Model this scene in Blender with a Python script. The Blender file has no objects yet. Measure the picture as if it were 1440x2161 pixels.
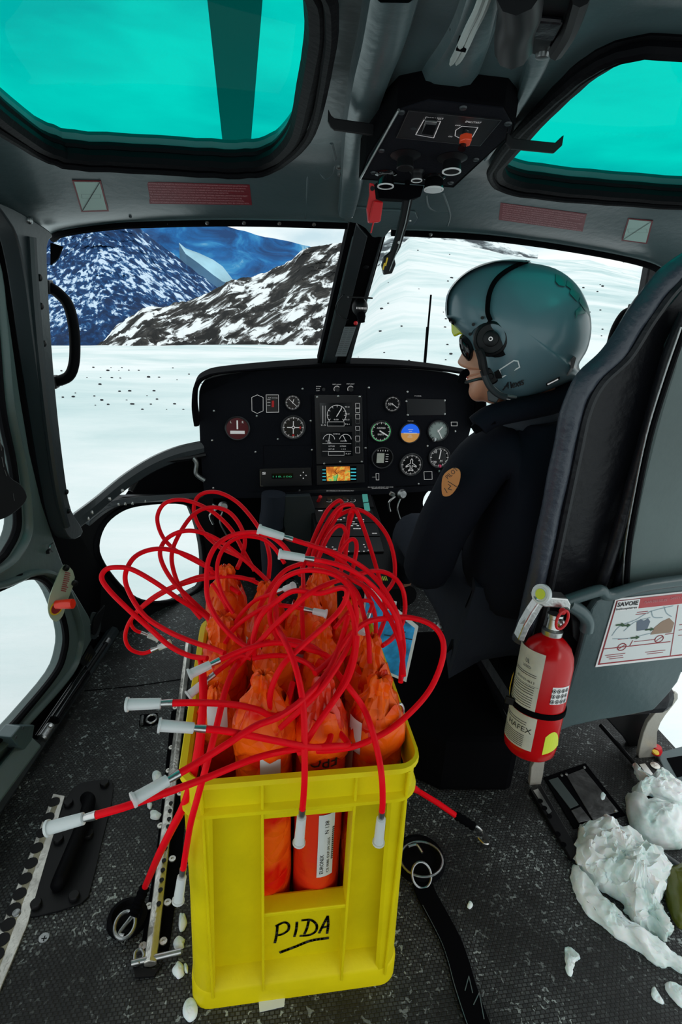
import bpy, bmesh, math, random
from mathutils import Vector as V, Matrix, noise
from mathutils.geometry import delaunay_2d_cdt
random.seed(7)
sc = bpy.context.scene
COL = sc.collection
PI = math.pi
# ------------------------------------------------------------------ camera
F = 1200.0
EYE = V((0, 0, 1.13))
cf = V((-190/F, 480/F, -1)).normalized()
dn = V((-153/F, -3060.5/F, -1)).normalized()
cu = -(dn - dn.dot(cf)*cf); cu.normalize()
cr = cf.cross(cu)
M = Matrix((cr, cf, cu))
cam = bpy.data.objects.new('camera', bpy.data.cameras.new('camera'))
COL.objects.link(cam); sc.camera = cam
cam.data.sensor_fit = 'VERTICAL'; cam.data.sensor_height = 36
cam.data.lens = F/2161*36
cam.data.clip_start = 0.02; cam.data.clip_end = 40000
mw = M.to_4x4(); mw.translation = EYE
cam.matrix_world = mw
def ray(px, py): return M @ V(((px-720)/F, -(py-1080.5)/F, -1))
def onY(px, py, y): d = ray(px, py); return EYE + d*(y/d.y)
def onX(px, py, x): d = ray(px, py); return EYE + d*(x/d.x)
def onZ(px, py, z): d = ray(px, py); return EYE + d*((z-1.13)/d.z)
def depth(p): return -(M.transposed() @ (V(p)-EYE)).z
class Plane:
    def __init__(s, o, n, up=V((0, 0, 1))):
        s.o = V(o); s.n = V(n).normalized()
        if s.n.dot(EYE-s.o) < 0: s.n = -s.n
        if abs(V(up).normalized().dot(s.n)) > .999: up = V((0, 1, 0))
        s.u = V(up).cross(s.n).normalized(); s.v = s.n.cross(s.u).normalized()
    def hit(s, px, py, off=0):
        d = ray(px, py); o = s.o + s.n*off
        return EYE + d*((o-EYE).dot(s.n)/d.dot(s.n))
    def to2(s, p): q = V(p)-s.o; return (q.dot(s.u), q.dot(s.v))
    def to3(s, u, v, off=0): return s.o + s.u*u + s.v*v + s.n*off
def plane3(a, b, c): return Plane(a, (V(b)-V(a)).cross(V(c)-V(a)))
# ------------------------------------------------------------------ objects
WL = {}
def tag(o, label=None, cat=None, group=None, kind=None):
    if label: o['label'] = label
    if cat: o['category'] = cat
    if group: o['group'] = group
    if kind: o['kind'] = kind
    return o
def thing(name, loc, label, cat, group=None):
    o = bpy.data.objects.new(name, None); COL.objects.link(o)
    o.empty_display_size = .05
    o.location = V(loc); WL[o] = V(loc)
    return tag(o, label, cat, group)
class MB:
    def __init__(s): s.v = []; s.f = []; s.mi = []
    def add(s, vs, fs, mi=0):
        b = len(s.v); s.v += [V(p) for p in vs]; s.f += [tuple(i+b for i in f) for f in fs]; s.mi += [mi]*len(fs)
        return s
    def box(s, c, d, rot=None, mi=0):
        c = V(c); vs = []
        for sx in (-1, 1):
            for sy in (-1, 1):
                for sz in (-1, 1):
                    p = V((sx*d[0]/2, sy*d[1]/2, sz*d[2]/2))
                    if rot: p = rot @ p
                    vs.append(c+p)
        return s.add(vs, [(0,1,3,2),(4,6,7,5),(0,4,5,1),(2,3,7,6),(0,2,6,4),(1,5,7,3)], mi)
    def fbox(s, o, u, v, n, du, dv, dn_, mi=0):   # box in a frame, o centre of the back face
        r = Matrix((u, v, n)).transposed()
        return s.box(V(o)+V(n)*dn_/2, (du, dv, dn_), r, mi)
    def prism(s, pts, off, mi=0):                 # pts 3D polygon, off vector
        n = len(pts); off = V(off)
        vs = [V(p) for p in pts] + [V(p)+off for p in pts]
        return s.add(vs, [tuple(range(n)), tuple(range(2*n-1, n-1, -1))] + [(i, (i+1) % n, (i+1) % n+n, i+n) for i in range(n)], mi)
    def tube(s, pts, r, seg=8, closed=False, cap=True, flat=None, mi=0, n0=None):
        pts = [V(p) for p in pts]; n = len(pts)
        rr = r if isinstance(r, (list, tuple)) else [r]*n
        T = []
        for i in range(n):
            a = pts[(i-1) % n] if (closed or i) else pts[0]
            b = pts[(i+1) % n] if (closed or i < n-1) else pts[-1]
            t = (b-a); T.append(t.normalized() if t.length > 1e-9 else V((0, 0, 1)))
        up = V(n0) if n0 is not None else (V((0, 0, 1)) if abs(T[0].z) < .9 else V((1, 0, 0)))
        N = (up - T[0]*up.dot(T[0])).normalized(); vs = []
        for i in range(n):
            if n0 is not None: N = V(n0)
            N = (N - T[i]*N.dot(T[i])); N = N.normalized() if N.length > 1e-6 else V((1, 0, 0))
            B = T[i].cross(N)
            for k in range(seg):
                a = 2*PI*k/seg
                vs.append(pts[i] + (N*math.cos(a)*(flat or 1) + B*math.sin(a))*rr[i])
        fs = []
        for i in range(n if closed else n-1):
            j = (i+1) % n
            for k in range(seg):
                l = (k+1) % seg
                fs.append((i*seg+k, i*seg+l, j*seg+l, j*seg+k))
        if cap and not closed:
            fs.append(tuple(range(seg))[::-1]); fs.append(tuple((n-1)*seg+k for k in range(seg)))
        return s.add(vs, fs, mi)
    def lathe(s, o, ax, prof, seg=24, mi=0):      # prof [(r,h)]
        ax = V(ax).normalized(); t = V((0, 0, 1)) if abs(ax.z) < .9 else V((1, 0, 0))
        a1 = ax.cross(t).normalized(); a2 = ax.cross(a1)
        vs = [V(o)+ax*h+(a1*math.cos(2*PI*k/seg)+a2*math.sin(2*PI*k/seg))*max(r, 1e-5) for r, h in prof for k in range(seg)]
        fs = [(i*seg+k, i*seg+(k+1) % seg, (i+1)*seg+(k+1) % seg, (i+1)*seg+k) for i in range(len(prof)-1) for k in range(seg)]
        fs += [tuple(range(seg)), tuple((len(prof)-1)*seg+k for k in range(seg))]
        return s.add(vs, fs, mi)
    def sphere(s, c, r, seg=16, rings=10, sc=(1, 1, 1), rot=None, mi=0):
        vs = []
        for i in range(rings+1):
            th = PI*i/rings
            for k in range(seg):
                p = V((math.sin(th)*math.cos(2*PI*k/seg)*sc[0], math.sin(th)*math.sin(2*PI*k/seg)*sc[1], math.cos(th)*sc[2]))*r
                if rot: p = rot @ p
                vs.append(V(c)+p)
        return s.add(vs, [(i*seg+k, (i+1)*seg+k, (i+1)*seg+(k+1) % seg, i*seg+(k+1) % seg) for i in range(rings) for k in range(seg)], mi)
    def build(s, name, mat, parent=None, smooth=False, bevel=0, label=None, weld=True):
        lo = V((min(p.x for p in s.v), min(p.y for p in s.v), min(p.z for p in s.v)))
        hi = V((max(p.x for p in s.v), max(p.y for p in s.v), max(p.z for p in s.v)))
        c = (lo+hi)/2
        me = bpy.data.meshes.new(name)
        me.from_pydata([p-c for p in s.v], [], s.f)
        mats = mat if isinstance(mat, (list, tuple)) else [mat]
        for m in mats: me.materials.append(m)
        for p, i in zip(me.polygons, s.mi): p.material_index = i
        bm = bmesh.new(); bm.from_mesh(me)
        if weld: bmesh.ops.remove_doubles(bm, verts=bm.verts, dist=2e-5)
        bmesh.ops.recalc_face_normals(bm, faces=bm.faces)
        if smooth:
            for fc in bm.faces: fc.smooth = True
            for e in bm.edges:
                if len(e.link_faces) == 2 and e.calc_face_angle(0) > math.radians(40): e.smooth = False
        bm.to_mesh(me); bm.free()
        o = bpy.data.objects.new(name, me); COL.objects.link(o)
        o.location = c - (WL[parent] if parent else V((0, 0, 0)))
        if parent: o.parent = parent
        WL[o] = c
        if bevel:
            m = o.modifiers.new('bevel', 'BEVEL'); m.width = bevel; m.segments = 2; m.limit_method = 'ANGLE'; m.angle_limit = math.radians(35)
        if label: o['label'] = label
        return o
def struct(o): o['kind'] = 'structure'; return o
def spline(pts, k=6, closed=False):
    pts = [V(p) for p in pts]; n = len(pts); out = []
    rng = range(n if closed else n-1)
    for i in rng:
        g = (lambda j: pts[j % n]) if closed else (lambda j: pts[max(0, min(n-1, j))])
        a, b, c, d = g(i-1), g(i), g(i+1), g(i+2)
        for j in range(k):
            t = j/k
            out.append(.5*((2*b)+(c-a)*t+(2*a-5*b+4*c-d)*t*t+(3*b-a-3*c+d)*t*t*t))
    if not closed: out.append(pts[-1])
    return out
def sp2(pts, k=5, closed=True):
    return [(p.x, p.y) for p in spline([V((a, b, 0)) for a, b in pts], k, closed)]
def inside(p, poly):
    x, y = p; c = False; j = len(poly)-1
    for i in range(len(poly)):
        xi, yi = poly[i][0], poly[i][1]; xj, yj = poly[j][0], poly[j][1]
        if (yi > y) != (yj > y) and x < (xj-xi)*(y-yi)/(yj-yi)+xi: c = not c
        j = i
    return c
def cdt(outer, holes, f3, step, thick=None, mb=None):
    """fill a 2D outline with holes, mapped to 3D by f3(u, v, off); closed slab when thick is given"""
    vs = []; es = []
    for lp in [outer]+holes:
        b = len(vs); vs += [V(p) for p in lp]; es += [(b+i, b+(i+1) % len(lp)) for i in range(len(lp))]
    if step:
        x0 = min(p[0] for p in outer); x1 = max(p[0] for p in outer); y0 = min(p[1] for p in outer); y1 = max(p[1] for p in outer)
        for i in range(1, int((x1-x0)/step)+1):
            for j in range(1, int((y1-y0)/step)+1):
                q = (x0+i*step, y0+j*step)
                if inside(q, outer) and not any(inside(q, h) for h in holes): vs.append(V(q))
    ov, oe, of, *_ = delaunay_2d_cdt(vs, es, [], 0, 1e-6)
    tri = []
    for t in of:
        c = sum((ov[i] for i in t), V((0, 0)))/len(t)
        if inside(c, outer) and not any(inside(c, h) for h in holes): tri.append(tuple(t))
    mb = mb or MB(); n = len(ov)
    if thick is None:
        return mb.add([f3(p.x, p.y, 0) for p in ov], tri)
    cnt = {}
    for t in tri:
        for i in range(len(t)):
            e = (t[i], t[(i+1) % len(t)]); cnt[e] = 1
    side = [(a, b, b+n, a+n) for (a, b) in cnt if (b, a) not in cnt]
    return mb.add([f3(p.x, p.y, 0) for p in ov]+[f3(p.x, p.y, thick) for p in ov], tri+[tuple(i+n for i in t[::-1]) for t in tri]+side)
def on_plane(pl, outer_px, holes_px=(), thick=-.01, step=None, off=0, mb=None):
    o2 = [pl.to2(pl.hit(*p, off=off)) for p in outer_px]; h2 = [[pl.to2(pl.hit(*p, off=off)) for p in h] for h in holes_px]
    return cdt(o2, h2, lambda u, v, k: pl.to3(u, v, off+k), step, thick, mb)
def text(s, o, xd, n, width=None, height=None, mat=None, parent=None, name='lettering', bold=0, shear=0):
    cu_ = bpy.data.curves.new(name, 'FONT'); cu_.body = s; cu_.size = 1; cu_.resolution_u = 2; cu_.offset = bold; cu_.shear = shear
    ob = bpy.data.objects.new('tmp', cu_); COL.objects.link(ob)
    me = bpy.data.meshes.new_from_object(ob.evaluated_get(bpy.context.evaluated_depsgraph_get()))
    bpy.data.objects.remove(ob); bpy.data.curves.remove(cu_)
    xs = [v.co.x for v in me.vertices] or [0, 1]; ys = [v.co.y for v in me.vertices] or [0, 1]
    w = max(xs)-min(xs); h = max(ys)-min(ys)
    xd = V(xd).normalized(); n = V(n).normalized(); yd = n.cross(xd).normalized()
    sx = width/w if width else height/h; sy = height/h if height else width/w
    mb = MB(); mb.add([V(o)+xd*(v.co.x-min(xs))*sx+yd*(v.co.y-min(ys))*sy for v in me.vertices], [tuple(p.vertices) for p in me.polygons])
    bpy.data.meshes.remove(me)
    if mat is None: return mb
    return mb.build(name, mat, parent)
def ptext(s, pl, a, b, h, mat, parent, off=.0012, name='lettering', bold=0, shear=0):
    """text whose baseline runs from pixel a to pixel b on a plane, h = height in metres"""
    p = pl.hit(*a, off=off); q = pl.hit(*b, off=off)
    return text(s, p, q-p, pl.n, (q-p).length, h, mat, parent, name, bold, shear)
def stroke(mb, pts, w, n, t=.0006):
    """flat painted line"""
    pts = [V(p) for p in pts]; n = V(n)
    for i in range(len(pts)-1):
        d = pts[i+1]-pts[i]
        if d.length < 1e-6: continue
        s = n.cross(d).normalized()*w/2; e = d.normalized()*w*.35
        mb.add([pts[i]-s-e, pts[i+1]-s+e, pts[i+1]+s+e, pts[i]+s-e], [(0, 1, 2, 3)])
    return mb
# ------------------------------------------------------------------ materials
def nt(name):
    m = bpy.data.materials.new(name); m.use_nodes = True
    return m, m.node_tree.nodes, m.node_tree.links
def pm(name, c, rough=.5, metal=0, bump=0, bscale=200, var=0, vscale=8, spec=.5, trans=0, sss=0, coat=0):
    m, N, L = nt(name); b = N['Principled BSDF']
    b.inputs['Base Color'].default_value = (*c, 1); b.inputs['Roughness'].default_value = rough; b.inputs['Metallic'].default_value = metal
    b.inputs['Specular IOR Level'].default_value = spec; b.inputs['Transmission Weight'].default_value = trans
    b.inputs['Coat Weight'].default_value = coat
    if sss: b.inputs['Subsurface Weight'].default_value = sss; b.inputs['Subsurface Scale'].default_value = .02
    tc = N.new('ShaderNodeTexCoord')
    if var:
        n = N.new('ShaderNodeTexNoise'); n.inputs['Scale'].default_value = vscale; n.inputs['Detail'].default_value = 5
        r = N.new('ShaderNodeValToRGB'); L.new(tc.outputs['Object'], n.inputs['Vector']); L.new(n.outputs['Fac'], r.inputs['Fac'])
        r.color_ramp.elements[0].position = .35; r.color_ramp.elements[1].position = .65
        r.color_ramp.elements[0].color = (*[max(0, x*(1-var)) for x in c], 1); r.color_ramp.elements[1].color = (*[min(1, x*(1+var)) for x in c], 1)
        L.new(r.outputs['Color'], b.inputs['Base Color'])
    if bump:
        n = N.new('ShaderNodeTexNoise'); n.inputs['Scale'].default_value = bscale; n.inputs['Detail'].default_value = 4
        bp = N.new('ShaderNodeBump'); bp.inputs['Strength'].default_value = bump; bp.inputs['Distance'].default_value = .01
        L.new(tc.outputs['Object'], n.inputs['Vector']); L.new(n.outputs['Fac'], bp.inputs['Height']); L.new(bp.outputs['Normal'], b.inputs['Normal'])
    return m
def glass(name, tint, refl=.06, haze=0):
    m, N, L = nt(name); N.remove(N['Principled BSDF'])
    t = N.new('ShaderNodeBsdfTransparent'); g = N.new('ShaderNodeBsdfGlossy'); mx = N.new('ShaderNodeMixShader')
    t.inputs['Color'].default_value = (*tint, 1); g.inputs['Roughness'].default_value = .02; mx.inputs['Fac'].default_value = refl
    L.new(t.outputs[0], mx.inputs[1]); L.new(g.outputs[0], mx.inputs[2]); L.new(mx.outputs[0], N['Material Output'].inputs['Surface'])
    return m
def emis(name, c, s):
    m, N, L = nt(name); b = N['Principled BSDF']
    b.inputs['Base Color'].default_value = (*[x*.3 for x in c], 1); b.inputs['Emission Color'].default_value = (*c, 1); b.inputs['Emission Strength'].default_value = s
    return m
K = {}
K['grey'] = pm('painted grey metal with teal light tint', (.058, .092, .098), .3, 0, .06, 60, .12, 5)  # teal light from the roof windows is mixed into this paint colour
K['greyd'] = pm('painted dark grey metal', (.022, .028, .032), .42, 0, .05, 80)
K['door'] = pm('door grey green paint', (.075, .108, .105), .4, 0, .05, 60, .12, 6)
K['black'] = pm('black plastic', (.004, .004, .005), .45, spec=.25)
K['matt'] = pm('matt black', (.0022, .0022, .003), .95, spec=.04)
K['rubber'] = pm('black rubber', (.002, .002, .003), .6, 0, .1, 90, spec=.07)
K['panel'] = pm('instrument panel paint', (.0045, .005, .008), .8, 0, .15, 500, spec=.12)
K['steel'] = pm('brushed steel', (.55, .55, .54), .3, 1, .05, 200)
K['steeld'] = pm('dull steel', (.35, .36, .36), .35, 1, .1, 100)
K['alu'] = pm('worn aluminium', (.62, .6, .55), .35, .9, .25, 60, .2, 20)
K['white'] = pm('white paint', (.8, .8, .8), .5)
K['wmark'] = emis('white glowing print', (.9, .9, .9), .25)  # weak glow added to all white print, helmet marks too
K['yel'] = pm('yellow crate plastic', (.76, .62, .002), .5, 0, .12, 40, .06, 12, spec=.2)
K['red'] = pm('red detonator tube plastic', (.90, .001, .010), .5, spec=.12)
K['redp'] = pm('glossy red paint', (.50, .001, .003), .22, spec=.35)
K['redl'] = pm('red lever paint', (.6, .008, .012), .4)
K['cap'] = pm('frosted translucent cap plastic', (.88, .92, .92), .35, trans=.35, spec=.5)
K['leather'] = pm('black leather', (.006, .006, .009), .42, 0, .25, 45, spec=.3)
K['leather_sheen'] = pm('black leather with painted sheen', (.035, .042, .06), .4, 0, .3, 60)  # blue grey highlight along the bolster is put into this leather colour
K['jacket'] = pm('navy black softshell cloth', (.0055, .0068, .012), .85, 0, .5, 14, spec=.12)
K['trouser'] = pm('dark grey trousers cloth', (.014, .017, .026), .85, 0, .5, 16, spec=.2)
K['skin'] = pm('skin', (.55, .26, .16), .45, 0, .05, 80, sss=.1)
K['helmet'] = pm('helmet grey green paint', (.10, .175, .205), .32, 0, .02, 20, .06, 5, coat=.15)
K['visor'] = pm('yellow visor', (.7, .75, .01), .08, coat=1)
K['blackg'] = pm('gloss black', (.004, .004, .005), .1)
K['teal'] = glass('teal tinted plexiglass', (.0005, .47, .40), .006)
K['clear'] = glass('plexiglass with dimming tint', (.84, .86, .86), .015)  # grey tint added to dim the bright view outside
K['brown'] = pm('tan leather patch', (.62, .23, .06), .6, 0, .1, 90)
K['ink'] = pm('black marker ink', (.01, .01, .012), .6)
K['maroon'] = pm('maroon placard', (.15, .004, .012), .45)
K['pinkink'] = pm('pale pink placard print', (.5, .22, .24), .5)
K['cream'] = pm('cream label paper', (.55, .55, .48), .5, var=.1, vscale=30)
K['paper'] = pm('white card', (.68, .72, .72), .35)
K['mint'] = pm('pale mint placard', (.36, .52, .47), .5)
K['blue'] = pm('map blue print', (.02, .28, .6), .35, var=.5, vscale=30)
K['lime'] = pm('lime yellow sticker', (.65, .75, .05), .4)
K['yellow'] = pm('yellow paint', (.8, .5, .02), .4)
K['dkred'] = pm('dark red print', (.3, .02, .03), .5)
K['ochre'] = pm('ochre cable', (.4, .3, .08), .5)
K['cable'] = pm('pale grey cable', (.45, .5, .48), .4)
# orange bag film
def bag_mat():
    m, N, L = nt('orange plastic film'); b = N['Principled BSDF']
    tc = N.new('ShaderNodeTexCoord'); n = N.new('ShaderNodeTexNoise'); n.inputs['Scale'].default_value = 14; n.inputs['Detail'].default_value = 2
    r = N.new('ShaderNodeValToRGB'); r.color_ramp.elements[0].color = (.80, .008, .002, 1); r.color_ramp.elements[1].color = (1.0, .13, .004, 1)
    r.color_ramp.elements[0].position = .40; r.color_ramp.elements[1].position = .56
    vo = N.new('ShaderNodeTexVoronoi'); vo.inputs['Scale'].default_value = 34; vo.feature = 'DISTANCE_TO_EDGE'
    bp = N.new('ShaderNodeBump'); bp.inputs['Strength'].default_value = .6; bp.inputs['Distance'].default_value = .010
    L.new(tc.outputs['Object'], n.inputs['Vector']); L.new(tc.outputs['Object'], vo.inputs['Vector'])
    L.new(n.outputs['Fac'], r.inputs['Fac']); L.new(r.outputs['Color'], b.inputs['Base Color'])
    L.new(vo.outputs['Distance'], bp.inputs['Height']); L.new(bp.outputs['Normal'], b.inputs['Normal'])
    b.inputs['Roughness'].default_value = .3; b.inputs['Specular IOR Level'].default_value = .25
    return m
K['bag'] = bag_mat()
def floor_mat():
    m, N, L = nt('speckled rubber mat floor'); b = N['Principled BSDF']
    tc = N.new('ShaderNodeTexCoord'); mp = N.new('ShaderNodeMapping'); mp.inputs['Scale'].default_value = (115, 165, 1)
    L.new(tc.outputs['Object'], mp.inputs['Vector'])
    br = N.new('ShaderNodeTexBrick'); br.inputs['Scale'].default_value = 1; br.inputs['Mortar Size'].default_value = .16; br.inputs['Mortar Smooth'].default_value = .6
    br.inputs['Brick Width'].default_value = 1; br.inputs['Row Height'].default_value = 1
    L.new(mp.outputs[0], br.inputs['Vector'])
    br.inputs['Color1'].default_value = (.018, .020, .021, 1); br.inputs['Color2'].default_value = (.075, .082, .082, 1); br.inputs['Mortar'].default_value = (.0008, .0008, .0008, 1)
    vo = N.new('ShaderNodeTexNoise'); vo.inputs['Scale'].default_value = 110; vo.inputs['Detail'].default_value = 2; vo.inputs['Distortion'].default_value = .6
    L.new(tc.outputs['Object'], vo.inputs['Vector'])
    r = N.new('ShaderNodeValToRGB'); r.color_ramp.elements[0].position = .628; r.color_ramp.elements[1].position = .66
    r.color_ramp.elements[0].color = (0, 0, 0, 1); r.color_ramp.elements[1].color = (1, 1, 1, 1)
    L.new(vo.outputs['Fac'], r.inputs['Fac'])
    mx = N.new('ShaderNodeMix'); mx.data_type = 'RGBA'; L.new(r.outputs['Color'], mx.inputs['Factor']); L.new(br.outputs['Color'], mx.inputs['A']); mx.inputs['B'].default_value = (.34, .38, .37, 1)
    n2 = N.new('ShaderNodeTexNoise'); n2.inputs['Scale'].default_value = 5; n2.inputs['Detail'].default_value = 6
    L.new(tc.outputs['Object'], n2.inputs['Vector'])
    r2 = N.new('ShaderNodeValToRGB'); r2.color_ramp.elements[0].position = .42; r2.color_ramp.elements[1].position = .6
    r2.color_ramp.elements[0].color = (.16, .16, .16, 1); r2.color_ramp.elements[1].color = (1, 1, 1, 1); L.new(n2.outputs['Fac'], r2.inputs['Fac'])
    m2 = N.new('ShaderNodeMix'); m2.data_type = 'RGBA'; m2.blend_type = 'MULTIPLY'; m2.inputs['Factor'].default_value = 1
    L.new(mx.outputs['Result'], m2.inputs['A']); L.new(r2.outputs['Color'], m2.inputs['B'])
    L.new(m2.outputs['Result'], b.inputs['Base Color'])
    bp = N.new('ShaderNodeBump'); bp.inputs['Strength'].default_value = .8; bp.inputs['Distance'].default_value = .002
    L.new(br.outputs['Fac'], bp.inputs['Height']); bp.invert = True; L.new(bp.outputs['Normal'], b.inputs['Normal'])
    b.inputs['Roughness'].default_value = .55
    return m
K['floor'] = floor_mat()
def ramp_mat(name, stops, scale, stretch=(1, 1, 1), detail=8, rough=.8, bump=0, dist=0, rot=(0, 0, 0), big=0, bigscale=.01, coord='Object'):
    m, N, L = nt(name); b = N['Principled BSDF']; tc = N.new('ShaderNodeTexCoord'); m0 = N.new('ShaderNodeMapping'); mp = N.new('ShaderNodeMapping')
    mp.inputs['Scale'].default_value = stretch; m0.inputs['Rotation'].default_value = rot
    n = N.new('ShaderNodeTexNoise'); n.inputs['Scale'].default_value = scale; n.inputs['Detail'].default_value = detail; n.inputs['Distortion'].default_value = dist; n.inputs['Roughness'].default_value = .62
    L.new(tc.outputs[coord], m0.inputs['Vector']); L.new(m0.outputs[0], mp.inputs['Vector']); L.new(mp.outputs[0], n.inputs['Vector'])
    r = N.new('ShaderNodeValToRGB'); L.new(n.outputs['Fac'], r.inputs['Fac'])
    if big:
        nb = N.new('ShaderNodeTexNoise'); nb.inputs['Scale'].default_value = bigscale; nb.inputs['Detail'].default_value = 3; L.new(m0.outputs[0], nb.inputs['Vector'])
        ml = N.new('ShaderNodeMath'); ml.operation = 'MULTIPLY_ADD'; ml.inputs[1].default_value = big; ml.inputs[2].default_value = -.5*big
        ad = N.new('ShaderNodeMath'); L.new(nb.outputs['Fac'], ml.inputs[0]); L.new(ml.outputs[0], ad.inputs[0]); L.new(n.outputs['Fac'], ad.inputs[1]); L.new(ad.outputs[0], r.inputs['Fac'])
    e = r.color_ramp.elements
    e[0].position = stops[0][0]; e[0].color = (*stops[0][1], 1); e[1].position = stops[-1][0]; e[1].color = (*stops[-1][1], 1)
    for p, c in stops[1:-1]: x = e.new(p); x.color = (*c, 1)
    L.new(r.outputs['Color'], b.inputs['Base Color']); b.inputs['Roughness'].default_value = rough; b.inputs['Specular IOR Level'].default_value = .2
    if bump:
        bp = N.new('ShaderNodeBump'); bp.inputs['Strength'].default_value = bump; bp.inputs['Distance'].default_value = 1
        L.new(n.outputs['Fac'], bp.inputs['Height']); L.new(bp.outputs['Normal'], b.inputs['Normal'])
    return m
# ------------------------------------------------------------------ light
w = bpy.data.worlds.new('sky'); sc.world = w; w.use_nodes = True
N, Lk = w.node_tree.nodes, w.node_tree.links; bg = N['Background']
tc = N.new('ShaderNodeTexCoord'); mp = N.new('ShaderNodeMapping'); mp.inputs['Scale'].default_value = (1.5, 1.5, 6); mp.inputs['Location'].default_value = (.3, 0, .2)
nz_ = N.new('ShaderNodeTexNoise'); nz_.inputs['Scale'].default_value = 2.2; nz_.inputs['Detail'].default_value = 6; nz_.inputs['Distortion'].default_value = .4
rp = N.new('ShaderNodeValToRGB'); e = rp.color_ramp.elements
e[0].position = .36; e[0].color = (.52, .66, .72, 1); e[1].position = .62; e[1].color = (1.0, 1.0, .97, 1)
Lk.new(tc.outputs['Generated'], mp.inputs['Vector']); Lk.new(mp.outputs[0], nz_.inputs['Vector']); Lk.new(nz_.outputs['Fac'], rp.inputs['Fac']); Lk.new(rp.outputs['Color'], bg.inputs['Color'])
bg.inputs['Strength'].default_value = 1.0
sl = bpy.data.lights.new('sun', 'SUN'); sl.energy = .35; sl.angle = math.radians(25); sl.color = (1, .97, .92)
sun = bpy.data.objects.new('sun', sl); COL.objects.link(sun)
sun.rotation_euler = V((-.40, .62, -.62)).to_track_quat('-Z', 'Y').to_euler()
vs = sc.view_settings; vs.view_transform = 'Standard'; vs.look = 'None'; vs.exposure = .5; vs.gamma = 1; vs.use_curve_mapping = False
# ================================================================== cabin shell
def sms(a, b, x): t = max(0, min(1, (x-a)/(b-a))); return t*t*(3-2*t)
def zr(x, y):
    return 1.335 - .085*sms(1.10, 1.42, y) - .30*max(0, abs(x-.28)-.42)**2 - .02*max(0, x-.28)*0
def roofhit(px, py, off=0):
    d = ray(px, py); lo = .1/abs(d.y); t = lo
    while t < 6:
        p = EYE + d*t
        if p.z >= zr(p.x, p.y)+off: break
        t += .004
    return EYE + d*t
def roofn(p, e=.01):
    n = V(((zr(p.x+e, p.y)-zr(p.x-e, p.y))/(2*e), (zr(p.x, p.y+e)-zr(p.x, p.y-e))/(2*e), -1)); return n.normalized()
class RoofTangent(Plane):
    def __init__(s, px, py):
        p = roofhit(px, py); super().__init__(p, roofn(p))
wtL = [(110, 497), (122, 488), (160, 479), (230, 470), (300, 465), (500, 461), (735, 467)]
wtR = [(828, 482), (1000, 490), (1150, 508), (1290, 532), (1370, 551), (1400, 566)]
edge = [roofhit(*p) for p in wtL+wtR]
edge2 = [(p.x, p.y) for p in edge]
ref = roofhit(0, 400)
outer = [(-.62, -.9), (-.60, .8), (-.575, 1.1), (-.50, 1.36)]+edge2+[(1.06, edge2[-1][1]), (1.14, 1.2), (1.16, .6), (1.16, -.9)]
rwinL = sp2([(-60, 190), (60, 285), (120, 315), (190, 326), (380, 336), (500, 342), (560, 335), (600, 310), (630, 265), (650, 180), (668, 90), (675, 20), (660, -60), (560, -110), (200, -140), (0, -120), (-150, -60), (-150, 80)], 4)
rwinR = sp2([(1500, 90), (1440, 82), (1370, 80), (1300, 96), (1230, 145), (1150, 225), (1075, 315), (1052, 345), (1062, 370), (1110, 385), (1240, 400), (1440, 415), (1560, 424), (1640, 380), (1650, 220), (1600, 120)], 4)
def rh2(l): return [(p.x, p.y) for p in (roofhit(*q) for q in l)]
hL, hR = rh2(rwinL), rh2(rwinR)
roof = struct(cdt(outer, [hL, hR], lambda u, v, k: V((u, v, zr(u, v)+k)), .05, .035).build('ceiling', K['grey'], smooth=True))
for i, (h, nm) in enumerate(((hL, 'window_1'), (hR, 'window_2'))):
    g = cdt(h, [], lambda u, v, k: V((u, v, zr(u, v)+.03)), .08).build(nm, K['teal'], smooth=True); struct(g)
    for (r, off, grow, mat, pn) in ((.0125, -.002, 0, 'rubber', 'window_seal'), (.006, -.012, .016, 'rubber', 'seal_bead'), (.007, .012, -.004, 'rubber', 'seal_lip')):
        cx = sum(p[0] for p in h)/len(h); cy = sum(p[1] for p in h)/len(h)
        pts = []
        for x, y in h:
            d = V((x-cx, y-cy)); d = d.normalized()*grow
            pts.append(V((x+d.x, y+d.y, zr(x+d.x, y+d.y)+off)))
        MB().tube(pts, r, 8, closed=True).build(pn, K[mat], g, smooth=True)
# pressed ribs of the roof between the windows
def roofline(pxs, off=-.0, k=6): return spline([roofhit(*p, off=off) for p in pxs], k)
beam = MB()
def ribsurf(a, b, drop):
    """a raised pressing between two pixel lines"""
    A = roofline(a, 0, 6); B = roofline(b, 0, 6); n = min(len(A), len(B)); vsl = []
    for i in range(n):
        p, q = A[i], B[i]
        for t, d in ((0, .004), (.12, -drop*.75), (.28, -drop), (.72, -drop), (.88, -drop*.75), (1, .004)):
            r = p.lerp(q, t); vsl.append(V((r.x, r.y, zr(r.x, r.y)+d)))
    return MB().add(vsl, [(i*6+j, i*6+j+1, (i+1)*6+j+1, (i+1)*6+j) for i in range(n-1) for j in range(5)])
struct(ribsurf([(770, -60), (752, 60), (735, 150), (722, 260), (716, 380), (712, 440)], [(905, -60), (868, 60), (835, 140), (800, 240), (770, 370), (752, 440)], .016).build('trim_1', K['grey'], smooth=True))
struct(ribsurf([(985, -60), (955, 30), (925, 90), (890, 140), (860, 200), (830, 260)], [(1075, -60), (1060, 10), (1050, 60), (1040, 90), (1030, 120), (1020, 150)], .012).build('trim_2', K['grey'], smooth=True))
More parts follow.
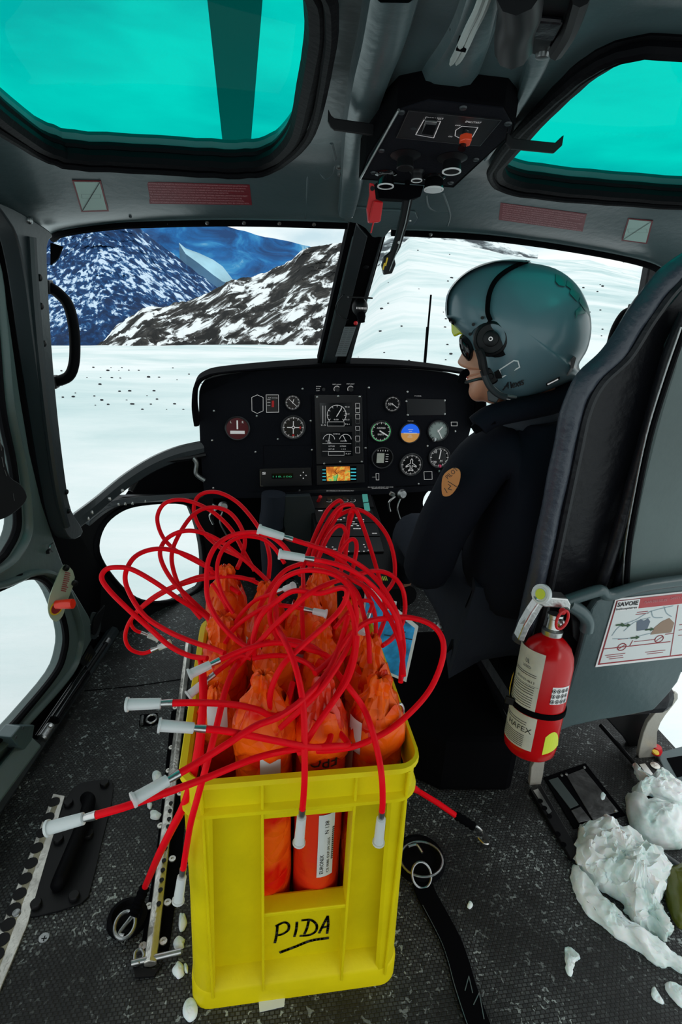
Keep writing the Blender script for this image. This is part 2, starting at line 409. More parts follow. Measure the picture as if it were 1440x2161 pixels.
struct(ribsurf([(1105, -20), (1112, 60), (1105, 130), (1085, 200), (1060, 262), (1020, 330)], [(1150, -20), (1180, 50), (1165, 120), (1125, 190), (1085, 250), (1040, 320)], .008).build('trim_3', K['grey'], smooth=True))
# small embossed beads on the header
def bead(pts, r, nm):
    return struct(MB().tube(roofline(pts, .001), r, 8).build(nm, K['grey'], smooth=True))
bead([(700, 300), (708, 335), (704, 360), (690, 375), (675, 362)], .0035, 'trim_4')
bead([(935, 405), (950, 450), (945, 475)], .003, 'trim_5')
bead([(650, 370), (648, 400), (645, 460)], .0028, 'trim_6')
bead([(900, 410), (905, 435), (925, 445), (950, 446)], .003, 'trim_7')
# windscreen upper seal and its rivets
ws = thing('windscreen_frame', edge[3], 'black riveted windscreen frame strip along the lower edge of the roof', 'frame')
for lst in (wtL, wtR):
    pts = spline([roofhit(*p) + V((0, .006, -.006)) for p in lst], 5)
    MB().tube(pts, .009, 8).build('seal_strip', K['matt'], ws, smooth=True)
    MB().tube(spline([roofhit(*p) + V((0, .0, -.001)) for p in lst], 5), .003, 6).build('edge_bead', K['grey'], ws, smooth=True)
for (x, y) in [(195, 479), (270, 472), (355, 467), (437, 463), (515, 463), (590, 464), (663, 466), (910, 488), (975, 492), (1042, 500), (1110, 508), (1178, 518), (1248, 530), (1320, 545)]:
    p = roofhit(x, y-3) + V((0, 0, -.009))
    MB().lathe(p, (0, -.6, -.8), [(.0045, 0), (.004, .002), (.0015, .003)], 10).build('rivet', K['steeld'], ws, smooth=True)
# left wall: one leaning plane
LW = plane3((-.474, 1.735, 0), (-.577, 1.057, 0), (-.418, 1.42, 1.21))
apost = on_plane(LW, sp2([(-10, 425), (30, 440), (80, 470), (112, 496), (100, 520), (103, 620), (112, 760), (125, 900), (140, 1020), (150, 1075), (176, 1122), (150, 1138), (130, 1100), (112, 1000), (90, 850), (72, 720), (55, 590), (36, 500), (10, 455)], 3), (), -.035, off=.03)
struct(apost.build('trim_8', K['greyd'], smooth=True, bevel=.006))
struct(MB().tube(spline([LW.hit(*p, off=.034) for p in [(66, 500), (72, 600), (84, 740), (102, 900), (122, 1040), (140, 1110)]], 6), .009, 8).build('trim_9', K['greyd'], smooth=True))
for i, p in enumerate([(86, 646), (92, 725), (80, 575), (139, 1040), (143, 1090), (62, 465), (96, 560)]):
    pass
bolts = thing('post_fasteners', LW.hit(90, 700), 'dark screws down the left windscreen post beside the grab loop', 'fasteners')
for p in [(86, 646), (92, 725), (139, 1038), (144, 1078), (83, 586), (62, 465)]:
    MB().lathe(LW.hit(*p, off=.03), LW.n, [(.007, 0), (.006, .004), (.002, .006)], 12).build('screw', K['steeld'] if p[1] < 500 else K['black'], bolts, smooth=True)
# dark door gap behind everything on the left
gap = on_plane(LW, [(-420, 300), (0, 385), (60, 440), (95, 500), (95, 620), (103, 760), (118, 900), (140, 1040), (160, 1115), (210, 1200), (245, 1330), (250, 1345), (180, 1440), (60, 1640), (-80, 1850), (-420, 2100)],
    [sp2([(-260, 330), (-80, 400), (-20, 560), (-2, 700), (10, 860), (34, 980), (44, 1080), (40, 1125), (22, 1162), (-5, 1195), (-90, 1240), (-260, 1330)], 3), sp2([(-260, 1330), (0, 1230), (45, 1208), (85, 1208), (112, 1232), (132, 1278), (145, 1330), (143, 1375), (125, 1425), (62, 1502), (0, 1567), (-150, 1715), (-260, 1800)], 3)], -.01, off=-.03)
struct(gap.build('wall_left', K['matt']))
door = struct(on_plane(LW, [(-420, 330), (-30, 440), (0, 545), (12, 620), (24, 700), (42, 830), (62, 950), (88, 1060), (118, 1150), (152, 1240), (188, 1300), (202, 1335), (172, 1390), (122, 1450), (60, 1530), (0, 1620), (-60, 1700), (-420, 2060)],
    [sp2([(-260, 330+40), (-90, 420), (-30, 560), (-12, 700), (2, 860), (26, 980), (36, 1080), (34, 1120), (18, 1155), (-8, 1185), (-90, 1230), (-260, 1320)], 3), sp2([(-260, 1345), (0, 1240), (45, 1219), (80, 1217), (106, 1238), (125, 1282), (138, 1332), (136, 1372), (118, 1420), (58, 1495), (0, 1558), (-150, 1700), (-260, 1790)], 3)], -.03, off=.0).build('door_1', K['door'], bevel=.008))
for nm, pts in (('window_3', [(-260, 370), (-90, 420), (-30, 560), (-12, 700), (2, 860), (26, 980), (36, 1080), (34, 1120), (18, 1155), (-8, 1185), (-90, 1230), (-260, 1320)]),
                ('window_4', [(-260, 1345), (0, 1240), (45, 1219), (80, 1217), (106, 1238), (125, 1282), (138, 1332), (136, 1372), (118, 1420), (58, 1495), (0, 1558), (-150, 1700), (-260, 1790)])):
    loop = sp2(pts, 5)
    g = struct(on_plane(LW, loop, (), None, off=-.02).build(nm, K['clear']))
    MB().tube([LW.hit(*p, off=.002) for p in loop], .009, 8, closed=True).build('window_seal', K['rubber'], g, smooth=True)
    lp2 = sp2([(-8 + 0, 0) and (x, y) for x, y in pts], 5)
    cx = sum(p[0] for p in loop)/len(loop); cy = sum(p[1] for p in loop)/len(loop)
    MB().tube([LW.hit(cx+(x-cx)*1.15+(10 if nm == 'window_4' else 6), cy+(y-cy)*1.04, off=.001) for x, y in loop], .014, 10, closed=True, flat=.6).build('pressed_frame', K['door'], g, smooth=True)
# floor
fl = [(-.80, -1.2), (-.72, .25), (-.60, 1.057), (-.505, 1.75), (-.205, 2.10), (.2, 2.14), (.75, 2.14), (1.05, 1.75), (1.14, 1.2), (1.14, -1.2)]
struct(cdt(fl, [], lambda u, v, k: V((u, v, k)), None, -.03).build('floor', K['floor']))
# sill between floor and door
struct(MB().tube([(-.70, .25, .015), (-.60, .9, .015), (-.577, 1.057, .015), (-.50, 1.56, .015), (-.474, 1.735, .015)], .02, 8).build('baseboard_left', K['greyd'], smooth=True))
struct(MB().tube([onZ(*p, z=.012) for p in [(0, 1990-300), (150, 1475), (232, 1352)]], .008, 6).build('trim_10', K['matt'], smooth=True))
# lower nose shell with its window
NW = plane3((-.199, 2.047, 0), (-.474, 1.735, 0), (-.474, 1.735, 1))
nwin = sp2([(205, 1165), (215, 1112), (250, 1078), (300, 1062), (388, 1060), (412, 1090), (428, 1150), (431, 1205), (424, 1238), (390, 1262), (335, 1273), (285, 1264), (238, 1222)], 4)
struct(on_plane(NW, [(120, 1150), (160, 1118), (205, 1078), (262, 1048), (460, 1043), (462, 1215), (440, 1240), (330, 1292), (242, 1342), (200, 1330), (150, 1230)], [nwin], -.03).build('wall_front', K['black'], bevel=.004))
g = struct(on_plane(NW, nwin, (), None, off=-.02).build('window_5', K['clear']))
MB().tube([NW.hit(*p, off=.002) for p in nwin], .009, 8, closed=True).build('window_seal', K['rubber'], g, smooth=True)
# firewall under the instrument panel, right part has the second nose window
FW = Plane((0, 2.10, 0), (0, -1, 0))
rw2 = sp2([(893, 1058), (905, 1036), (935, 1024), (990, 1022), (1010, 1050), (1000, 1090), (930, 1092), (900, 1080)], 4)
struct(on_plane(FW, [(440, 1020), (1120, 1010), (1400, 1010), (1400, 1260), (438, 1238)], [rw2], -.03).build('wall_firewall', K['matt']))
struct(on_plane(FW, rw2, (), None, off=-.02).build('window_6', K['clear']))
# curved lower windscreen beam on the left
def py3(px, py, a, b): # depth blends from the post (x=155) to the panel (x=430)
    t = max(0, min(1, (px-155)/275)); return onY(px, py, a+(b-a)*t**.8)
bm_ = thing('windscreen_sill', py3(280, 1010, 1.56, 2.02), 'black curved windscreen sill sweeping from left post up to the panel', 'frame')
arc = [(158, 1098), (205, 1062), (262, 1015), (320, 978), (375, 955), (432, 942)]
A = spline([py3(*p, 1.56, 2.02) for p in arc], 6)
mb = MB(); 
n = len(A); vsl = []
for p in A:
    for dz, dy in ((.016, 0), (.020, -.012), (.0, -.022), (-.028, -.018), (-.032, .0), (-.02, .02)): vsl.append(p+V((0, dy, dz)))
mb.add(vsl, [(i*6+j, i*6+(j+1) % 6, (i+1)*6+(j+1) % 6, (i+1)*6+j) for i in range(n-1) for j in range(6)])
mb.build('sill_beam', K['greyd'], bm_, bevel=.002)
MB().tube([p+V((0, -.004, .020)) for p in A], .004, 6).build('edge_bead', K['steeld'], bm_, smooth=True)
for p in [(198, 1072), (235, 1044), (262, 1027), (190, 1085)]:
    MB().lathe(py3(*p, 1.56, 2.02)+V((0, -.026, -.004)), (0, -1, .1), [(.006, 0), (.005, .003), (.002, .004)], 10).build('rivet', K['steel'], bm_, smooth=True)
pts = [(185, 1098), (232, 1064), (290, 1052), (432, 1042)]
vsl = []
B2 = spline([py3(*p, 1.60, 2.03) for p in pts], 4)
MB().tube([p+V((0, -.01, -.003)) for p in B2], .014, 4, n0=(0, -1, 0)).build('cross_member', K['greyd'], bm_, bevel=.002)
for p in [(254, 1058), (268, 1057), (283, 1056), (309, 1052)]:
    MB().lathe(py3(*p, 1.60, 2.03)+V((0, -.028, 0)), (0, -1, .1), [(.005, 0), (.004, .003), (.002, .004)], 10).build('rivet', K['steel'], bm_, smooth=True)
MB().tube(spline([py3(*p, 1.60, 2.0) for p in [(276, 1036), (300, 1000), (345, 975), (400, 966), (432, 960)]], 6), .010, 8).build('hose', K['black'], bm_, smooth=True)
on_plane(Plane((0, 2.06, 0), (.25, -1, 0)), [(262, 1050), (290, 1010), (340, 975), (436, 950), (436, 1048)], (), -.01).build('closing_panel', K['matt'], bm_)
MB().tube(spline([onY(*p, 1.97) for p in [(385, 962), (405, 965), (415, 978), (414, 1000), (432, 1014)]], 6), .008, 8).build('breather_tube', K['steeld'], bm_, smooth=True)
# right windscreen post
struct(on_plane(Plane((0, 1.5, 0), (0, -1, 0)), [(1372, 556), (1400, 566), (1480, 590), (1480, 860), (1300, 860), (1325, 780), (1347, 690), (1362, 610)], (), -.03).build('trim_11', K['black'], bevel=.004))
# windscreen panes
def pane(top, bot, y0, y1, nm, bul=.06, nx=14, ny=8):
    tp = sp2(top, 8, False); bt = sp2(bot, 8, False)
    def at(l, t): k = t*(len(l)-1); i = min(int(k), len(l)-2); fr = k-i; return V(l[i])*(1-fr)+V(l[i+1])*fr
    vs = []
    for i in range(nx+1):
        a, b = at(tp, i/nx), at(bt, i/nx)
        for j in range(ny+1):
            t = j/ny; p = a*(1-t)+b*t
            ya = y0(i/nx); yb = y1(i/nx)
            vs.append(onY(p.x, p.y, ya+(yb-ya)*t+bul*math.sin(PI*t)))
    return struct(MB().add(vs, [(i*(ny+1)+j, (i+1)*(ny+1)+j, (i+1)*(ny+1)+j+1, i*(ny+1)+j+1) for i in range(nx) for j in range(ny)]).build(nm, K['clear'], smooth=True))
pane([(70, 500), (200, 470), (500, 460), (745, 468)], [(110, 1120), (262, 1020), (430, 935), (690, 790)], lambda t: 1.44, lambda t: 1.60+.52*min(1, t*2), 'window_7')
pane([(815, 478), (1000, 488), (1250, 522), (1400, 566)], [(730, 790), (850, 800), (1030, 860), (1340, 900)], lambda t: 1.44, lambda t: 2.15, 'window_8')
# ================================================================== outside
def ang(px, py): d = ray(px, py); return math.atan2(d.x, d.y), d.z/math.hypot(d.x, d.y)
K['snow'] = ramp_mat('bright snow', [(.32, (.50, .66, .67)), (.47, (.74, .83, .83)), (.56, (.90, .92, .92))], .09, (1, 2.6, 1), 12, .9, .15, .3)
sky_l = sorted([ang(*p) for p in [(100, 782), (200, 776), (300, 772), (420, 768), (500, 768), (600, 772), (690, 766), (760, 640), (800, 560), (860, 505), (950, 520), (1100, 545), (1250, 560), (1420, 600)]])
def skyl(a):
    if a <= sky_l[0][0]: return sky_l[0][1]
    for (a0, t0), (a1, t1) in zip(sky_l, sky_l[1:]):
        if a <= a1: return t0+(t1-t0)*(a-a0)/(a1-a0)
    return sky_l[-1][1]
def ground(a, r):
    te = skyl(a) if abs(a) < 1.2 else .03
    s = max(0, r-1.6)/158.4; t = s**.55; k = sms(0, .8, t)
    slope = -2.18/r*(1-k)+te*k; x, y = r*math.sin(a), r*math.cos(a)
    und = (noise.fractal(V((x*.07, y*.07, 0)), .9, 2.1, 5)*.009*r + noise.fractal(V((x*.6, y*.6, 3)), .8, 2.1, 4)*.03)*sms(0, .2, t)*(1-sms(.85, 1, t)*.85)
    return V((x, y, 1.13+slope*r+und))
vs = []; NR, NA = 110, 300
aa = [(-PI+2*PI*k/NA) for k in range(NA)]
for i in range(NR+1):
    r = 1.6*(160/1.6)**(i/NR)
    for a in aa:
        vs.append(ground(a, r))
mb = MB().add(vs, [(i*NA+k, i*NA+(k+1) % NA, (i+1)*NA+(k+1) % NA, (i+1)*NA+k) for i in range(NR) for k in range(NA)])
mb.add([V((0, 0, -1.05))], []); nv = len(mb.v)-1
mb.f += [(nv, (k+1) % NA, k) for k in range(NA)]; mb.mi += [0]*NA
sf = mb.build('snowfield', K['snow'], smooth=True); struct(sf)
def sheet(top, bot, r0, r1, nx, ny, disp, nm, mat, seed=0, fr=1.0, back=True):
    """a hillside standing at its own distance: skyline at range r1, foot at range r0"""
    tp = sorted([ang(*p) for p in top]); bt = sorted([ang(*p) for p in bot])
    def val(l, a):
        if a <= l[0][0]: return l[0][1]
        for (a0, t0), (a1, t1) in zip(l, l[1:]):
            if a <= a1: return t0+(t1-t0)*(a-a0)/(a1-a0)
        return l[-1][1]
    A0 = min(tp[0][0], bt[0][0]); A1 = max(tp[-1][0], bt[-1][0]); vs = []
    for i in range(nx+1):
        a = A0+(A1-A0)*i/nx
        for j in range(ny+3):
            t = min(1, j/ny); r = r0+(r1-r0)*t
            te = val(bt, a)*(1-t)+val(tp, a)*t
            x, y = r*math.sin(a), r*math.cos(a); q = V((x, y, te*r*.5))*fr
            rd = (1-abs(noise.fractal(q+V((seed, 0, 0)), .7, 2.2, 6)))
            k = disp*(rd-.75)*min(1, .35+4*t*(1-t)) 
            rr = r + k*1.2; z = 1.13+te*r + k*.55*(1-.3*t)
            if j > ny: rr = r1*(1+.25*(j-ny)); z = 1.13+te*r1 - .3*r1*(j-ny)*.5
            vs.append(V((rr*math.sin(a), rr*math.cos(a), z)))
    m = ny+3
    return struct(MB().add(vs, [(i*m+j, (i+1)*m+j, (i+1)*m+j+1, i*m+j+1) for i in range(nx) for j in range(m-1)]).build(nm, mat, smooth=True))
K['rock'] = ramp_mat('snow streaked rock', [(.40, (.010, .010, .010)), (.485, (.05, .046, .042)), (.515, (.42, .43, .44)), (.545, (.92, .94, .95))], .045, (2.6, 1, .55), 14, .85, 0, .5, rot=(0, -.75, 0), big=.45, bigscale=.009)
K['forest'] = ramp_mat('snow dusted forest slope in painted haze', [(.40, (.003, .02, .07)), (.52, (.006, .045, .15)), (.56, (.02, .12, .30)), (.61, (.62, .74, .88))], .030, (2.2, 1, .8), 14, .9, 0, .3, rot=(0, .6, 0), big=.55, bigscale=.0022)  # the blue is distance haze painted into the slope colours
K['valley'] = ramp_mat('blue hazy valley floor', [(.38, (.002, .045, .16)), (.52, (.004, .12, .36)), (.62, (.03, .24, .5)), (.70, (.30, .52, .62))], .0009, (2.2, .8, 1), 8, .95, 0, .8)
K['rockr'] = ramp_mat('rock spotted snow', [(.40, (.05, .06, .07)), (.47, (.4, .45, .47)), (.52, (.88, .92, .93))], .05, (1, 1, 1.4), 10, .85)
sheet([(60, 790), (165, 765), (230, 700), (300, 655), (350, 648), (400, 636), (440, 618), (480, 592), (520, 590), (560, 578), (600, 560), (640, 528), (690, 520), (735, 512), (800, 500), (860, 505)],
      [(60, 850), (860, 850)], 260, 620, 260, 90, 70, 'rocky_ridge', K['rock'], 3, .010)
sheet([(-40, 560), (100, 500), (200, 440), (280, 470), (330, 512), (380, 548), (430, 582), (470, 612), (520, 640), (600, 700)], [(-40, 850), (600, 850)], 900, 2300, 160, 90, 160, 'forested_mountain', K['forest'], 11, .0035)
sheet([(100, 400), (250, 430), (330, 468), (400, 462), (440, 466), (500, 484), (560, 500), (610, 508), (660, 522), (740, 540)], [(100, 700), (740, 700)], 3200, 9000, 120, 60, 260, 'valley', K['valley'], 5, .0006)
K['river'] = pm('pale frozen river', (.30, .50, .60), .7, var=.35, vscale=.004)
sheet([(378, 512), (392, 524), (420, 534), (450, 548), (470, 562), (490, 588)], [(378, 514), (392, 536), (420, 556), (450, 580), (470, 594), (490, 600)], 3060, 3150, 60, 12, 0, 'frozen_river', K['river'], 2, .001)
sheet([(780, 500), (850, 478), (930, 474), (990, 482), (1050, 500), (1120, 530)], [(780, 620), (1120, 640)], 170, 330, 120, 50, 26, 'snowy_shoulder', K['rockr'], 8, .03)
# scattered stones on the snow
st = MB()
for i in range(190):
    px = random.uniform(130, 1300); py = random.uniform(500, 900)
    if px < 740: py = random.uniform(778, 870)
    a, te = ang(px, py)
    if px > 740 and te > skyl(a)-.01: continue
    best = None; prev = None
    for k in range(1, NR+1):
        r = 1.6*(160/1.6)**(k/NR); s = (r-1.6)/158.4; t = s**.55
        slope = (-2.18/r)*(1-sms(0, .8, t))+skyl(a)*sms(0, .8, t)
        if prev is not None and prev < te <= slope: best = r; break
        prev = slope
    if not best: continue
    p = ground(a, best); s = best*random.uniform(.0007, .0020); p.z += s*.6
    st.sphere(p, s, 6, 4, (1.6, 1, .8))
o = st.build('scattered_stones', pm('dark stone', (.02, .02, .025), .9)); tag(o, 'small dark stones strewn over the white snowfield', 'stones', kind='stuff')
# rotor blade above the roof
rb = thing('main_rotor', (0.0, 4.2, 3.1), 'dark grey rotor blade seen through the left teal roof window', 'rotor')
mb = MB()
pr = [(-.17, 0), (-.10, .012), (.06, .022), (.15, .014), (.18, 0), (.10, -.010), (-.10, -.006)]
vs = []
for i in range(10):
    y = .6+9.8*i/9; xo = -.02*y+.005
    for a, b in pr: vs.append(V((xo+a*1.15, y, 3.13+b-.012*i)))
mb.add(vs, [(i*7+j, i*7+(j+1) % 7, (i+1)*7+(j+1) % 7, (i+1)*7+j) for i in range(9) for j in range(7)]+[tuple(range(7)), tuple(63+j for j in range(7))])
mb.build('blade', pm('rotor blade grey', (.03, .035, .035), .5), rb, smooth=True)
# ================================================================== centre post
WP = plane3(onY(775, 480, 1.38), onY(705, 765, 1.95), onY(775, 480, 1.38)+V((1, 0, 0)))
def wpatch(pts, off, th, mat, nm, parent=None, bevel=.0015):
    return on_plane(WP, pts, (), -th, off=off).build(nm, mat, parent, bevel=bevel)
struct(wpatch([(738, 470), (818, 484), (737, 772), (670, 768)], 0, .03, K['matt'], 'trim_12'))
struct(wpatch([(752, 474), (776, 500), (708, 772), (684, 770)], .006, .006, K['greyd'], 'trim_13'))
struct(wpatch([(806, 500), (814, 484), (738, 772), (728, 772)], .006, .006, K['greyd'], 'trim_14'))
struct(wpatch([(744, 500), (748, 500), (684, 770), (679, 770)], .003, .003, K['grey'], 'trim_15'))
MB().lathe(WP.hit(773, 562, off=.001), WP.n, [(.007, 0), (.007, .002), (.004, .003)], 16).build('trim_16', K['black'], smooth=True)['kind'] = 'structure'
RT = RoofTangent(800, 460)
tp = struct(on_plane(RT, sp2([(728, 438), (800, 444), (877, 449), (873, 474), (838, 478), (822, 488), (812, 500), (800, 500), (786, 500), (772, 482), (750, 470), (728, 466)], 2), (), -.004, off=.004).build('trim_17', K['grey'], bevel=.001))
for p in [(742, 458), (866, 466)]:
    MB().lathe(RT.hit(*p, off=.004), RT.n, [(.003, 0), (.002, .002)], 10).build('screw', K['steel'], tp)
dc = thing('data_card', WP.hit(715, 720), 'grey printed data card stuck low on the centre windscreen post', 'card')
on_plane(WP, [(727, 690), (752, 690), (731, 752), (708, 752)], (), -.001, off=.009).build('card', pm('card grey', (.22, .25, .26), .5), dc)
mb = MB()
for i in range(14):
    t = i/14; a = (729-19*t, 693+57*t); b = (748-19*t, 693+57*t)
    stroke(mb, [WP.hit(*a, off=.0105), WP.hit((a[0]+b[0])/2-2, a[1], off=.0105)], .0016, WP.n); stroke(mb, [WP.hit((a[0]+b[0])/2+1, a[1], off=.0105), WP.hit(*b, off=.0105)], .0016, WP.n)
mb.build('print', K['ink'], dc)
# compass
cp = thing('magnetic_compass', WP.hit(758, 650, off=.03), 'small round black magnetic compass hanging from the centre windscreen post', 'compass')
c0 = WP.hit(760, 648, off=.05); zc = depth(c0)/F
MB().box(WP.hit(760, 628, off=.04), (.062, .03, .004)).build('mounting_plate', K['black'], cp, bevel=.001)
MB().sphere(c0, 17*zc, 20, 12, (1, .9, 1.1)).build('bowl', K['black'], cp, smooth=True)
MB().lathe(c0+V((.002, -.006, -.012)), (.1, -.25, -1), [(9*zc, 0), (9.5*zc, .012), (7*zc, .022), (7*zc, .026)], 18).build('lower_knob', K['matt'], cp, smooth=True)
mb = MB(); 
for i in range(8): mb.box(c0+V((-.012+.0035*i, -.0245+abs(i-3.5)*.0009, -.002)), (.0016, .001, .005))
mb.build('lubber_scale', K['wmark'], cp)
MB().sphere(WP.hit(751, 682, off=.03), .006, 10, 8).build('red_adjuster', K['redl'], cp, smooth=True)
MB().tube(spline([WP.hit(*p, off=.012) for p in [(726, 622), (714, 636), (709, 652), (718, 668), (735, 675)]], 6), .0016, 6).build('wire', K['black'], cp, smooth=True)
# wiper outside
wb = thing('outside_antenna', onY(897, 770, 2.6), 'thin black whip antenna standing outside against the bright snow', 'antenna')
MB().tube([onY(895, 790, 2.6), onY(903, 690, 2.6)], .007, 8).build('lower_rod', K['matt'], wb, smooth=True)
MB().tube([onY(903, 700, 2.6), onY(910, 622, 2.6)], .0045, 8).build('upper_rod', K['matt'], wb, smooth=True)
# ================================================================== instrument panel
IP = Plane((0, 2.0, 0), (0, -1, 0))
def ipx(x, y): return (400+x/2.25, 740+y/2.25)
out = sp2([(431, 1044), (424, 960), (420, 860), (424, 815), (450, 797), (520, 785), (620, 778), (720, 775), (850, 778), (950, 789), (995, 808), (1004, 850), (990, 920), (965, 985), (952, 1022)], 3, False)
ip = thing('instrument_panel', onY(700, 1030, 2.0), 'wide black instrument panel of dials and screens under a curved hood', 'instrument panel')
on_plane(IP, out, (), -.05).build('panel_face', K['panel'], ip, bevel=.002)
IH = Plane((0, 2.0, 0), (0, -1, 0))
hood = spline([IP.hit(*p) for p in [(420, 890), (415, 850), (420, 808), (440, 790), (480, 781), (600, 772), (720, 768), (850, 770), (960, 782), (996, 796), (1006, 850), (998, 905)]], 6)
mb = MB(); vs = []
for p in hood:
    c = IP.hit(710, 900); d = (p-c); d.y = 0; d = d.normalized()
    for yy, rr in ((-.075, .003), (-.072, .010), (.06, .014), (.06, .001), (-.06, -.006)): vs.append(p+V((0, yy, 0))+d*rr)
mb.add(vs, [(i*5+j, i*5+(j+1) % 5, (i+1)*5+(j+1) % 5, (i+1)*5+j) for i in range(len(hood)-1) for j in range(5)]+[(0, 1, 2, 3, 4), tuple((len(hood)-1)*5+j for j in range(5))])
mb.build('hood', K['matt'], ip, smooth=True)
on_plane(IP, [(431, 1040), (700, 1040), (952, 1022), (948, 1034), (700, 1050), (431, 1052)], (), -.05, off=.004).build('lower_lip', K['panel'], ip, bevel=.001)
Zp = lambda p: depth(p)/F
def P(x, y, off=0): return IP.hit(*ipx(x, y), off=off)
def pr(r, p): return r/2.25*Zp(p)
nI = V((0, -1, 0)); uI = V((1, 0, 0)); zI = V((0, 0, 1))
K['dial'] = pm('dial black', (.004, .004, .005), .3)
K['screen'] = pm('screen black', (.002, .003, .004), .15)
K['bezel'] = pm('bezel black', (.010, .010, .012), .4)
def ticks(mb, c, r0, r1, n, a0=0, a1=2*PI, w=.0012, off=.006):
    for i in range(n):
        a = a0+(a1-a0)*i/(n if abs(a1-a0) > 6.2 else max(1, n-1)); d = V((math.sin(a), 0, math.cos(a)))
        stroke(mb, [c+nI*off+d*r0, c+nI*off+d*r1], w, nI)
def arcs(mb, c, r, a0, a1, w=.0012, off=.006, n=20):
    stroke(mb, [c+nI*off+V((math.sin(a0+(a1-a0)*i/n), 0, math.cos(a0+(a1-a0)*i/n)))*r for i in range(n+1)], w, nI)
def gauge(x, y, r, kind, face='dial', needles=()):
    c = P(x, y); R = pr(r, c)
    g = MB().lathe(c, nI, [(R*1.14, 0), (R*1.14, .006), (R*1.06, .009), (R, .007), (R, .003)], 32).build('gauge', K['bezel'], ip, smooth=True)
    g['label'] = kind
    MB().lathe(c, nI, [(R, .002), (R, .004)], 32).build('dial_face', K[face], g)
    mb = MB(); ticks(mb, c, R*.78, R*.95, 12, w=R*.045)
    ticks(mb, c, R*.86, R*.95, 60, w=R*.02)
    return c, R, g, mb
def needle(c, R, a, l, w, g, mat='wmark', off=.0078):
    mb = MB(); d = V((math.sin(a), 0, math.cos(a)))
    mb.fbox(c+nI*off+d*(l*.4*R), V((d.z, 0, -d.x)), d, nI, w*R, l*R*1.2, .0008)
    mb.build('needle', K[mat], g)
K['rdial'] = pm('dark red dial', (.10, .004, .015), .25)
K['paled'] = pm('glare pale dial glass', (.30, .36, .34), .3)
c, R, g, mb = gauge(228, 368, 52, 'turn and slip gauge with a dark red face', 'rdial'); mb = MB()
mb.fbox(c+nI*.006+zI*R*.35, uI, zI, nI, R*.14, R*.8, .001); mb.fbox(c+nI*.006-zI*R*.35, uI, zI, nI, R*1.3, R*.28, .001)
mb.build('slip_marker', K['wmark'], g)
text('L', c+nI*.0075+V((-R*.62, 0, R*.5)), uI, nI, None, R*.2, K['wmark'], g); text('R', c+nI*.0075+V((R*.42, 0, R*.5)), uI, nI, None, R*.2, K['wmark'], g)
c, R, g, mb = gauge(490, 245, 34, 'small clock'); mb.build('dial_marks', K['wmark'], g); needle(c, R, -.8, .8, .06, g); needle(c, R, 2.3, .8, .06, g); needle(c, R, .3, .5, .08, g)
c, R, g, mb = gauge(493, 363, 52, 'compass dial with an open centre cross')
for a in range(4): stroke(mb, [c+nI*.006+V((math.sin(a*PI/2), 0, math.cos(a*PI/2)))*R*k for k in (.1, .55)], R*.07, nI)
arcs(mb, c, R*.12, 0, 2*PI, R*.05); mb.build('dial_marks', K['wmark'], g)
MB().fbox(c+nI*.0065+uI*R*.62, uI, zI, nI, R*.12, R*.25, .001).build('heading_bug', K['redl'], g); MB().fbox(c+nI*.0065-zI*R*.72, uI, zI, nI, R*.2, R*.14, .001).build('heading_bug', K['redl'], g)
c, R, g, mb = gauge(963, 252, 35, 'small vertical scale gauge'); mb.build('dial_marks', K['wmark'], g); text('531', c+nI*.0075+V((-R*.6, 0, -R*.15)), uI, nI, R*.6, R*.3, K['wmark'], g); needle(c, R, 2.2, .8, .07, g)
c, R, g, mb = gauge(908, 382, 47, 'airspeed dial ringed in green'); mb.build('dial_marks', K['wmark'], g); mb = MB(); arcs(mb, c, R*.98, .4, 5.6, R*.06); mb.build('green_arc', emis('green arc', (.1, .8, .25), .35), g)
needle(c, R, 2.1, .85, .12, g); text('AIRSPEED', c+nI*.0075+V((-R*.45, 0, R*.28)), uI, nI, R*.9, R*.16, K['wmark'], g); text('KNOTS', c+nI*.0075+V((-R*.3, 0, -R*.38)), uI, nI, R*.6, R*.18, K['wmark'], g)
c, R, g, mb = gauge(1047, 390, 45, 'attitude horizon, blue above brown')
mb2 = MB().prism([c+nI*.005+V((math.sin(a), 0, math.cos(a)))*R for a in [-PI/2+PI*i/16 for i in range(17)]], nI*.001); mb2.build('sky_half', emis('attitude blue', (.01, .13, .85), .55), g)
mb2 = MB().prism([c+nI*.005+V((math.sin(a), 0, math.cos(a)))*R for a in [PI/2+PI*i/16 for i in range(17)]], nI*.001); mb2.build('ground_half', emis('attitude brown', (.55, .27, .07), .5), g)
mb = MB()
for i, l in enumerate((.5, .3, .6, .3, .5)): stroke(mb, [c+nI*.0068+V((-R*l*.5, 0, R*(.4-.2*i))), c+nI*.0068+V((R*l*.5, 0, R*(.4-.2*i)))], R*.045, nI)
stroke(mb, [c+nI*.0068+V((-R*.7, 0, 0)), c+nI*.0068+V((R*.7, 0, 0))], R*.07, nI); mb.build('horizon_marks', K['wmark'], g)
c, R, g, mb = gauge(1180, 380, 46, 'upper right dial with pale glare', 'paled'); mb.build('dial_marks', K['dial'], g); needle(c, R, 2.6, .9, .08, g); needle(c, R, .7, .6, .1, g)
MB().lathe(P(1158, 418), nI, [(.008, .0), (.008, .014), (.004, .016)], 14).build('adjusting_knob', K['steeld'], g, smooth=True)
c, R, g, mb = gauge(1185, 505, 47, 'vertical speed dial with a pale right edge'); mb.build('dial_marks', K['wmark'], g); needle(c, R, .1, .8, .09, g)
mb2 = MB(); arcs(mb2, c, R*.86, .0, 1.9, R*.2, off=.0052); mb2.build('glare_sector', K['paled'], g)
